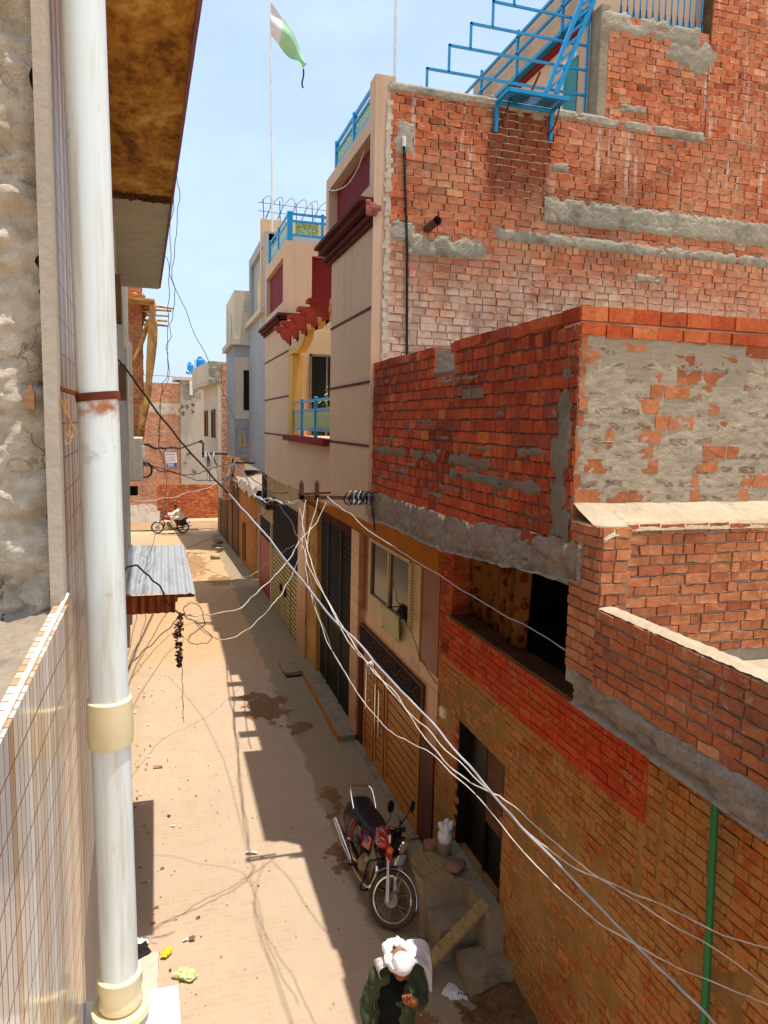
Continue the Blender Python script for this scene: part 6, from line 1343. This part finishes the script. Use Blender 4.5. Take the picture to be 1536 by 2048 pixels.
# ================================================================ UTILITY ARM AND CABLES
ua = thing('wire_bracket', 'rusty iron wire bracket projecting from the house front with two upright stubs', 'bracket', (2.6, 9.0, 5.0))
Yb = 9.0; q0, q1 = onY(598, 994, Yb), onY(748, 996, Yb)
g = MB(); g.bar(q0, (XB + .02, Yb, q1.z), .05, .05); g.bar(q0 + Vector((0, .06, .03)), (q0.x + .42, Yb + .06, q0.z + .05), .04, .03); g.build('arm', M['iron'], ua)
for px in (603, 634): g = MB(); a = onY(px, 1000, Yb); b = onY(px, 966, Yb); g.bar(a, b, .05, .05, up=(0, 1, 0)); g.bar(b, b + Vector((0, 0, .03)), .03, .03, up=(0, 1, 0)); g.build('stub', M['iron'], ua)
g = MB(); rk = random.Random(17)
for k in range(9):
    c = onY(735 - k * 5, 996, 8.95); g.tube([c + Vector((math.cos(t) * .05 + .02 * rk.random(), .05 * math.sin(2 * t), math.sin(t) * (.07 + .03 * rk.random()))) for t in [i * .42 for i in range(15)]], .009, 5, close=True, mat=k % 2)
g.build('wire_tangle', [M['cabledk'], M['cable']], ua)
g = MB(); g.tube(cr([onY(740, 998, 8.9), onY(745, 1015, 8.85), onY(748, 1045, 8.8), onX(750, 1062, 2.55)], 5), .012, 6); g.build('drop_cable', M['cabledk'], ua)
# second bracket further down the lane
ub = thing('wire_bracket', 'dark iron wire bracket on the far grey corner house', 'bracket', tuple(onY(408, 900, 33.5)))
g = MB(); g.bar(onY(404, 907, 33.5), onY(455, 908, 33.5), .08, .08); g.bar(onY(406, 884, 33.5), onY(406, 915, 33.5), .08, .08, up=(0, 1, 0)); g.bar(onY(404, 884, 33.5), onY(398, 884, 33.5), .1, .1); g.build('arm', M['cabledk'], ub)
g = MB()
for k in range(16):
    x0 = rk.uniform(408, 428); x1 = x0 + rk.uniform(-4, 12); L_ = rk.uniform(20, 62); g.tube(cr([onY(x0, 903, 33.3), onY((x0 + x1) / 2 + rk.uniform(-3, 3), 903 + L_ * .5, 33.2), onY(x1, 903 + L_, 33.2)], 4), .022, 5, mat=k % 3)
g.build('wire_tangle', [M['cablew'], M['cable'], M['cabledk']], ub)
uc = thing('wire_bracket', 'wire bracket above the ragged roof of the old brick house', 'bracket', tuple(onY(468, 926, 22)))
g = MB(); g.bar(onY(466, 925, 22), onY(530, 927, 22), .05, .05); g.bar(onY(464, 955, 22.5), onY(466, 918, 22), .05, .05, up=(0, 1, 0)); g.build('arm', M['cabledk'], uc)
g = MB()
for k in range(9): g.tube(cr([onY(466 + rk.uniform(-3, 4), 924, 21.9), onY(462 + rk.uniform(-6, 6), 940 + rk.uniform(0, 10), 21.8), onY(450 + rk.uniform(-12, 24), 960 + rk.uniform(0, 20), 21.8)], 4), .014, 5, mat=k % 2)
g.build('wire_tangle', [M['cablew'], M['cabledk']], uc)
def cable(label, pts, r, mt, nm='overhead_cable', cat='cable', k=7, group=None):
    g = MB(); P = cr([onY(*p) for p in pts], k); n_ = len(P)
    rc = random.Random(len(label) * 7 + n_); sc_ = .7; r = (r[0] * sc_, r[1] * sc_) if isinstance(r, tuple) else r * sc_
    o_ = rc.random() * 50
    for i in range(1, n_ - 1): a_ = min(.05, P[i].y * .0035); P[i] = P[i] + Vector((nz(i * .23, o_, 0), nz(i * .23, o_ + 9, 1), nz(i * .23, o_ + 19, 2))) * a_
    if isinstance(r, tuple): r = [r[0] + (r[1] - r[0]) * i / (n_ - 1) for i in range(n_)]
    g.tube(P, r, 8)
    if isinstance(mt, tuple):
        for i in range(len(g.f)): g.m[i] = 0 if i < len(g.f) * mt[2] else 1
        mt = mt[:2]
    return tag(g.build(nm, [M[q] for q in mt] if isinstance(mt, tuple) else M[mt], smooth='auto'), label, cat, group)
cable('thick silver cable slanting across the lane from the left wall to the lower right corner', [(203, 672, 4.75), (240, 722, 4.9), (330, 845, 5.2), (430, 958, 5.3), (520, 1062, 5.2), (640, 1205, 5.0), (735, 1308, 4.8), (850, 1432, 4.5), (950, 1548, 4.2), (1040, 1650, 4.0), (1210, 1825, 3.6), (1330, 1945, 3.35), (1445, 2060, 3.1)], (.009, .012), ('cabledk', 'cable', .27))  # upper left stretch takes a dark material to paint it in shade
cable('white twin cable dropping from the bracket and running past the knot to the right edge', [(612, 1000, 8.9), (606, 1050, 8.6), (618, 1110, 8.0), (650, 1190, 7.2), (695, 1275, 6.4), (738, 1330, 5.8), (800, 1400, 5.3), (860, 1490, 4.9), (930, 1560, 4.6), (1010, 1600, 4.4), (1080, 1660, 4.1), (1200, 1755, 3.7), (1330, 1838, 3.4), (1440, 1905, 3.2), (1560, 1990, 3.0)], .0068, 'cablew')
cable('white cable crossing in front of the wooden gate and ending at the right edge', [(636, 995, 8.9), (618, 1060, 8.6), (612, 1115, 8.0), (645, 1185, 7.2), (700, 1285, 6.3), (745, 1338, 5.8), (812, 1420, 5.2), (870, 1475, 4.9), (960, 1565, 4.5), (1040, 1650, 4.15), (1120, 1715, 3.9), (1240, 1775, 3.6), (1330, 1812, 3.4), (1430, 1862, 3.2), (1560, 1905, 3.0)], .0064, 'cablew')
cable('thin white cable looping low over the gate handles', [(604, 1090, 8.2), (620, 1180, 7.8), (650, 1270, 7.3), (690, 1345, 6.8), (740, 1415, 6.2), (790, 1470, 5.6), (862, 1510, 5.0), (960, 1600, 4.5), (1060, 1720, 4.0), (1180, 1830, 3.6), (1300, 1905, 3.3), (1440, 1970, 3.1), (1560, 2020, 2.9)], .0058, 'cablew')
cable('straight white cable running from the bracket past the dark window to the low parapet', [(655, 993, 8.9), (690, 1022, 8.5), (760, 1075, 7.6), (860, 1140, 6.6), (960, 1202, 5.7), (1060, 1258, 5.0), (1165, 1320, 4.3), (1270, 1385, 3.7), (1400, 1460, 3.2), (1560, 1545, 2.7)], .0072, 'cable')
cable('pale cable falling from the bracket to the garland knot', [(655, 993, 8.95), (640, 1035, 8.9), (600, 1085, 8.7), (560, 1140, 8.5), (520, 1180, 8.4), (480, 1215, 8.3), (430, 1228, 8.2), (395, 1231, 8.1), (368, 1230, 7.95)], .010, 'cablew')
cable('pale cable sagging from the bracket to the loops beside the garland', [(598, 1000, 9.0), (606, 1060, 8.9), (598, 1120, 8.8), (572, 1170, 8.7), (540, 1215, 8.6), (500, 1255, 8.5), (462, 1278, 8.4), (425, 1275, 8.2), (400, 1252, 8.1), (372, 1234, 7.95)], .0085, 'cablew')
cable('black cable arching over the awning to the garland knot', [(243, 1200, 6.6), (246, 1150, 6.9), (262, 1133, 7.2), (290, 1142, 7.5), (318, 1175, 7.8), (345, 1215, 7.9), (366, 1230, 7.9)], .013, 'cabledk')
cable('black cable hanging down the left wall below the arch', [(243, 1140, 6.6), (243, 1180, 6.6), (249, 1250, 6.7), (248, 1300, 6.8), (235, 1350, 6.8)], .012, 'cabledk')
cable('thin black cable slanting from the garland knot to the wall foot', [(366, 1230, 7.9), (330, 1262, 7.6), (290, 1300, 7.3), (262, 1330, 7.1), (233, 1352, 6.9)], .0075, 'cabledk')
cable('dark wire loop hanging right of the garland', [(368, 1232, 7.9), (372, 1212, 7.9), (390, 1209, 7.9), (408, 1228, 7.9), (410, 1250, 7.9), (400, 1258, 7.9), (382, 1272, 7.9), (381, 1286, 7.9), (400, 1290, 7.9), (424, 1277, 7.95), (400, 1252, 7.9), (372, 1236, 7.9)], .006, 'cabledk')
cable('grey wire stretched from the soffit edge down to the bracket', [(329, 512, 9.6), (350, 570, 9.6), (400, 690, 9.4), (450, 800, 9.3), (500, 905, 9.1), (560, 1010, 8.9), (590, 1060, 8.7), (612, 1110, 8.3), (625, 1180, 7.8), (660, 1290, 7.0), (700, 1370, 6.5)], .0062, 'wiregr')
cable('thin dark wire hanging straight down from the soffit edge', [(356, 335, 8.6), (357, 400, 8.7), (352, 480, 8.8), (347, 560, 9.0), (348, 620, 9.2), (340, 660, 9.4), (336, 700, 9.6), (339, 750, 9.8), (326, 780, 10), (318, 830, 10), (318, 880, 10), (320, 905, 10)], .0055, 'wiregr')
cable('second thin wire beside it reaching down to the awning', [(346, 385, 8.6), (342, 470, 8.8), (338, 560, 9), (337, 640, 9.2), (334, 690, 9.6), (336, 740, 9.8), (326, 775, 10), (319, 830, 10.1), (317, 880, 10.1), (325, 920, 10.2), (334, 960, 10.3), (330, 1000, 10.3), (322, 1040, 10), (312, 1065, 9.6), (300, 1110, 9), (285, 1150, 8.6), (272, 1190, 8.2), (274, 1220, 8), (262, 1290, 7.6), (238, 1350, 7.2)], .0055, 'wiregr')
cable('thin wire hanging down past the awning into the road', [(305, 1090, 9.2), (300, 1120, 9), (292, 1160, 8.6), (289, 1200, 8.1), (289, 1240, 7.9), (275, 1290, 7.6), (250, 1335, 7.3)], .005, 'wiregr')
cable('heavy black cable sagging across the end of the lane', [(283, 888, 15), (310, 894, 18), (340, 897, 22), (370, 892, 27), (405, 881, 33.4)], .045, 'cabledk')
cable('black cable running from the concrete box towards the old brick house', [(284, 925, 14.5), (300, 930, 16), (330, 940, 18), (370, 950, 20), (400, 945, 21), (440, 932, 21.8), (464, 926, 22)], .016, 'cabledk')
cable('dark cable drooping from the coil to the far bracket tangle', [(285, 928, 14.4), (320, 940, 18), (360, 948, 22), (395, 960, 26), (430, 962, 28)], .02, 'cabledk')
cable('pale cable crossing the lane low before the stacked brick wall', [(257, 998, 12), (280, 1003, 13), (310, 1000, 15), (360, 990, 18), (410, 977, 20), (450, 960, 21.5)], .013, 'cablew')
cable('thin dark wire drawn from the far lane up to the beige wall', [(345, 1100, 17), (362, 1099, 17), (380, 1095, 16.5), (430, 1075, 15), (500, 1045, 12.5), (560, 1010, 10.5), (598, 998, 9.1)], .007, 'cabledk')
cable('thin pale wire dipping over the awning to the green door', [(252, 1085, 11), (290, 1112, 11.5), (330, 1122, 12.5), (375, 1122, 13.5), (420, 1145, 14), (460, 1158, 14.5), (480, 1156, 15), (520, 1140, 16), (560, 1110, 15), (590, 1090, 13)], .0075, 'cablew')
cable('bundle of pale twisted cables along the house fronts', [(466, 926, 22), (490, 950, 20), (508, 985, 17), (525, 998, 14.5), (545, 998, 12.5), (560, 1006, 11), (580, 1004, 10), (602, 998, 9.1)], (.022, .010), 'cablew')
cable('second twisted pale cable below the bundle', [(468, 928, 22), (485, 945, 20), (500, 968, 17.5), (515, 992, 15), (530, 1003, 13.5), (550, 1000, 12), (572, 1010, 10.5), (604, 1000, 9.1)], (.02, .009), 'cable')
cable('black cable running along the shaded wall under the bundle', [(470, 930, 22), (500, 955, 20), (530, 975, 17), (545, 985, 15), (575, 985, 12.5)], .016, 'cabledk')
cable('upper pair of thin lines in the sky at the end of the lane', [(260, 748, 60), (330, 753, 60), (420, 757, 60)], .03, 'wiregr')
cable('black wire hanging from the window corner to the junction box', [(790, 1160, 10.2), (792, 1192, 10.1), (800, 1210, 10), (815, 1250, 9.6), (840, 1310, 9.2), (868, 1360, 8.9), (880, 1395, 8.75), (879, 1420, 8.7)], .008, 'cabledk')
g = MB(); c = onY(739, 1330, 5.78)
for k in range(6): g.tube([c + Vector((math.cos(t + k) * .03, .02 * math.sin(t * 2 + k), math.sin(t) * .022 + .006 * k - .015)) for t in [i * .6 for i in range(11)]], .0055, 5, close=True)
tag(g.build('cable_knot', M['cablew']), 'small knot of white cable in front of the gate grille', 'cable knot')
# ================================================================ LITTER
def crumple(nm, px, py, r, mt, label, cat, flat=.35, seed=1, ry=1.0, z=.02, n=18, rot=0):
    p = onZ(px, py, z); g = MB(); g.ell((0, 0, 0), r, r * ry, r * flat, n); o = g.build(nm, M[mt] if isinstance(mt, str) else mt, smooth=False)
    for v in o.data.vertices:
        c = v.co.normalized(); k = 1 + .55 * nz(c.x * 2, c.y * 2, c.z * 2 + seed, 1.6, 3); v.co = v.co * k
    o.location = (p.x, p.y, z + r * flat * .6); o.rotation_euler = (0, 0, rot); return tag(o, label, cat)
crumple('plastic_bag', 372, 1953, .135, 'bag', 'crumpled pale green plastic bag lying on the sunlit road', 'plastic bag', .3, 4, .55, rot=-.5)
crumple('snack_wrapper', 333, 1907, .075, 'yel', 'crumpled bright yellow wrapper above the pale green bag', 'wrapper', .35, 7, .7, rot=1.0)
crumple('snack_wrapper', 336, 2040, .05, 'yel', 'small yellow wrapper at the bottom edge beside the concrete slab', 'wrapper', .3, 8, .7)
crumple('rubbish_bag', 279, 1908, .11, 'ash', 'burst bag with charred rubbish beside the drainpipe', 'rubbish', .5, 9, 1.2)
crumple('plastic_sheet', 281, 1886, .09, 'paper', 'grey plastic sheet scrap above the charred rubbish', 'plastic scrap', .3, 12, .8)
crumple('white_pebble', 384, 1878, .035, 'mort_dk', 'single pale pebble in the sun right of the yellow wrapper', 'pebble', .6, 3, .7)
crumple('plastic_bag', 903, 1985, .10, 'paper', 'dusty white plastic bag behind the man', 'plastic bag', .2, 14, 1.2)
crumple('stone_chip', 740, 1735, .05, 'paper', 'small white stone chip between motorcycle and landing', 'stone', .7, 5, .8)
crumple('stone_chip', 822, 1820, .04, 'paper', 'white stone chip at the foot of the landing', 'stone', .7, 6, .8)
crumple('orange_wrapper', 952, 2040, .05, 'amber', 'orange wrapper at the bottom edge right of the man', 'wrapper', .3, 6, .9)
def card(nm, px, py, a, b, rot, mats, label, cat):
    p = onZ(px, py, .03); t_ = thing(nm, label, cat, (p.x, p.y, .03), rotz=rot); g = MB(); g.surf(lambda u, v: ((u - .5) * a, (v - .5) * b, .012 + .012 * math.sin(u * 4) + .006 * math.sin(v * 5)), 8, 4); g.surf(lambda u, v: ((u - .5) * a, (v - .5) * b, .006 + .012 * math.sin(u * 4) + .006 * math.sin(v * 5)), 8, 4); g.build('sheet', M[mats[0]], t_, local=True)
    g = MB()
    for i in range(3): g.box(-a * .3 + i * a * .22, -a * .3 + i * a * .22 + a * .12, -b * .2, b * .2, .026, .03)
    g.build('print', M[mats[1]], t_, local=True)
card('paper_packet', 316, 1533, .15, .055, -.1, ('postr', 'paper'), 'flat red and white paper packet on the sunlit road', 'packet')
card('paper_packet', 503, 1705, .16, .05, -.25, ('paper', 'lgrey'), 'flat silvery paper strip lying near the shadow edge', 'packet')
card('blue_packet', 923, 1992, .13, .09, -.5, ('paper', 'postb'), 'blue and white packet beside the lowest step', 'packet')
# loose bricks and broken slab by the wall
for i, (px, py, a) in enumerate(((432, 1095, .3), (438, 1104, 1.0), (430, 1118, .1), (436, 1088, .7))):
    p = onZ(px, py, 0); g = MB(); rbox(g, -.2, .2, -.12, .12, 0, .16, .08, .04, i); o = g.build('broken_slab', M['concrete'], smooth='auto'); o.location = (p.x, p.y, .0 + .05 * (i % 2)); o.rotation_euler = (.1 * i, .1, a)
    tag(o, ('largest broken concrete lump by the brown shop opening', 'broken concrete lump beneath the largest one', 'flat broken lump nearest to us by the brown shop opening', 'broken lump lying highest up the lane by the shop opening')[i], 'rubble lump')
g = MB(); p = onZ(590, 1335, .1); rbox(g, p.x - .32, p.x + .42, p.y - .4, p.y + .5, .0, .14, .07, .02, 3); o = g.build('drain_cover', M['concrete'], smooth='auto'); tag(o, 'broken concrete drain cover at the foot of the green door', 'drain cover')
g = MB(); p = onZ(590, 1353, .0); g.box(p.x - .22, p.x + .3, p.y - .12, p.y + .1, -.02, .055); tag(g.build('drain_opening', M['void']), 'dark drain opening below the broken concrete cover', 'drain')
g = MB(); a = onZ(300, 1990, .0); rbox(g, a.x - .35, a.x + .08, a.y - .5, a.y + .55, 0, .06, .06, .012, 8); tag(g.build('concrete_slab', M['lgrey'], smooth='auto'), 'pale concrete slab at the wall foot beside the drainpipe', 'slab')
def scatter(n, seed, mt, lab, nm):
    r_ = random.Random(seed); g = MB()
    for i in range(n):
        y = 5 + 20 * r_.random() ** 1.3; x = r_.uniform(-.9, 3.2); s = r_.uniform(.006, .018); g.ell((x, y, .012 + s * .4), s, s * r_.uniform(.5, 1), s * .5, 6)
    tag(g.build(nm, M[mt]), lab, 'litter', kind='stuff')
g = MB(); g.surf(lambda u, v: (lambda x, y: (x, y, .02 + max(0, (.16 - .10 * u) * (x - 2.75) * 1.1 + .05 * nz(x, y, 1, 5, 4) + .03 * abs(nz(x, y, 4, 14, 3)) - .02)))(2.7 + v * .85, 6.42 - u * 2.6), 90, 36)
tag(g.build('debris_bank', plaster('debris', S(128, 98, 66), S(84, 60, 38), .95, 5, 1.0, 40, dirt=S(60, 42, 28), dscale=9)), 'dark earth and rubbish heaped along the foot of the brown brick wall', 'debris', kind='stuff')
rl_ = random.Random(77); g = MB()
for i in range(60):
    y = rl_.uniform(7, 19); x = LX(y) + .06 + abs(rl_.gauss(0, .35)); s = rl_.uniform(.012, .035); a = rl_.random() * 3; ca_, sa_ = math.cos(a), math.sin(a); c = Vector((x, y, .02))
    g.prism([c + Vector((ca_ * s * p - sa_ * s * .5 * q, sa_ * s * p + ca_ * s * .5 * q, .006 * p * q)) for p, q in ((-1, -1), (1, -.7), (.8, 1), (-.9, .6))], (0, 0, .004), i % 3)
tag(g.build('paper_scraps', [M['paper'], M['dryleaf'], M['board']]), 'torn paper scraps and dry leaves along the left edge of the lane', 'litter', kind='stuff')
scatter(300, 3, 'mortar', 'small pale grit strewn over the lane', 'pale_grit'); scatter(90, 5, 'doorbr', 'small dark crumbs strewn over the lane', 'dark_crumbs')
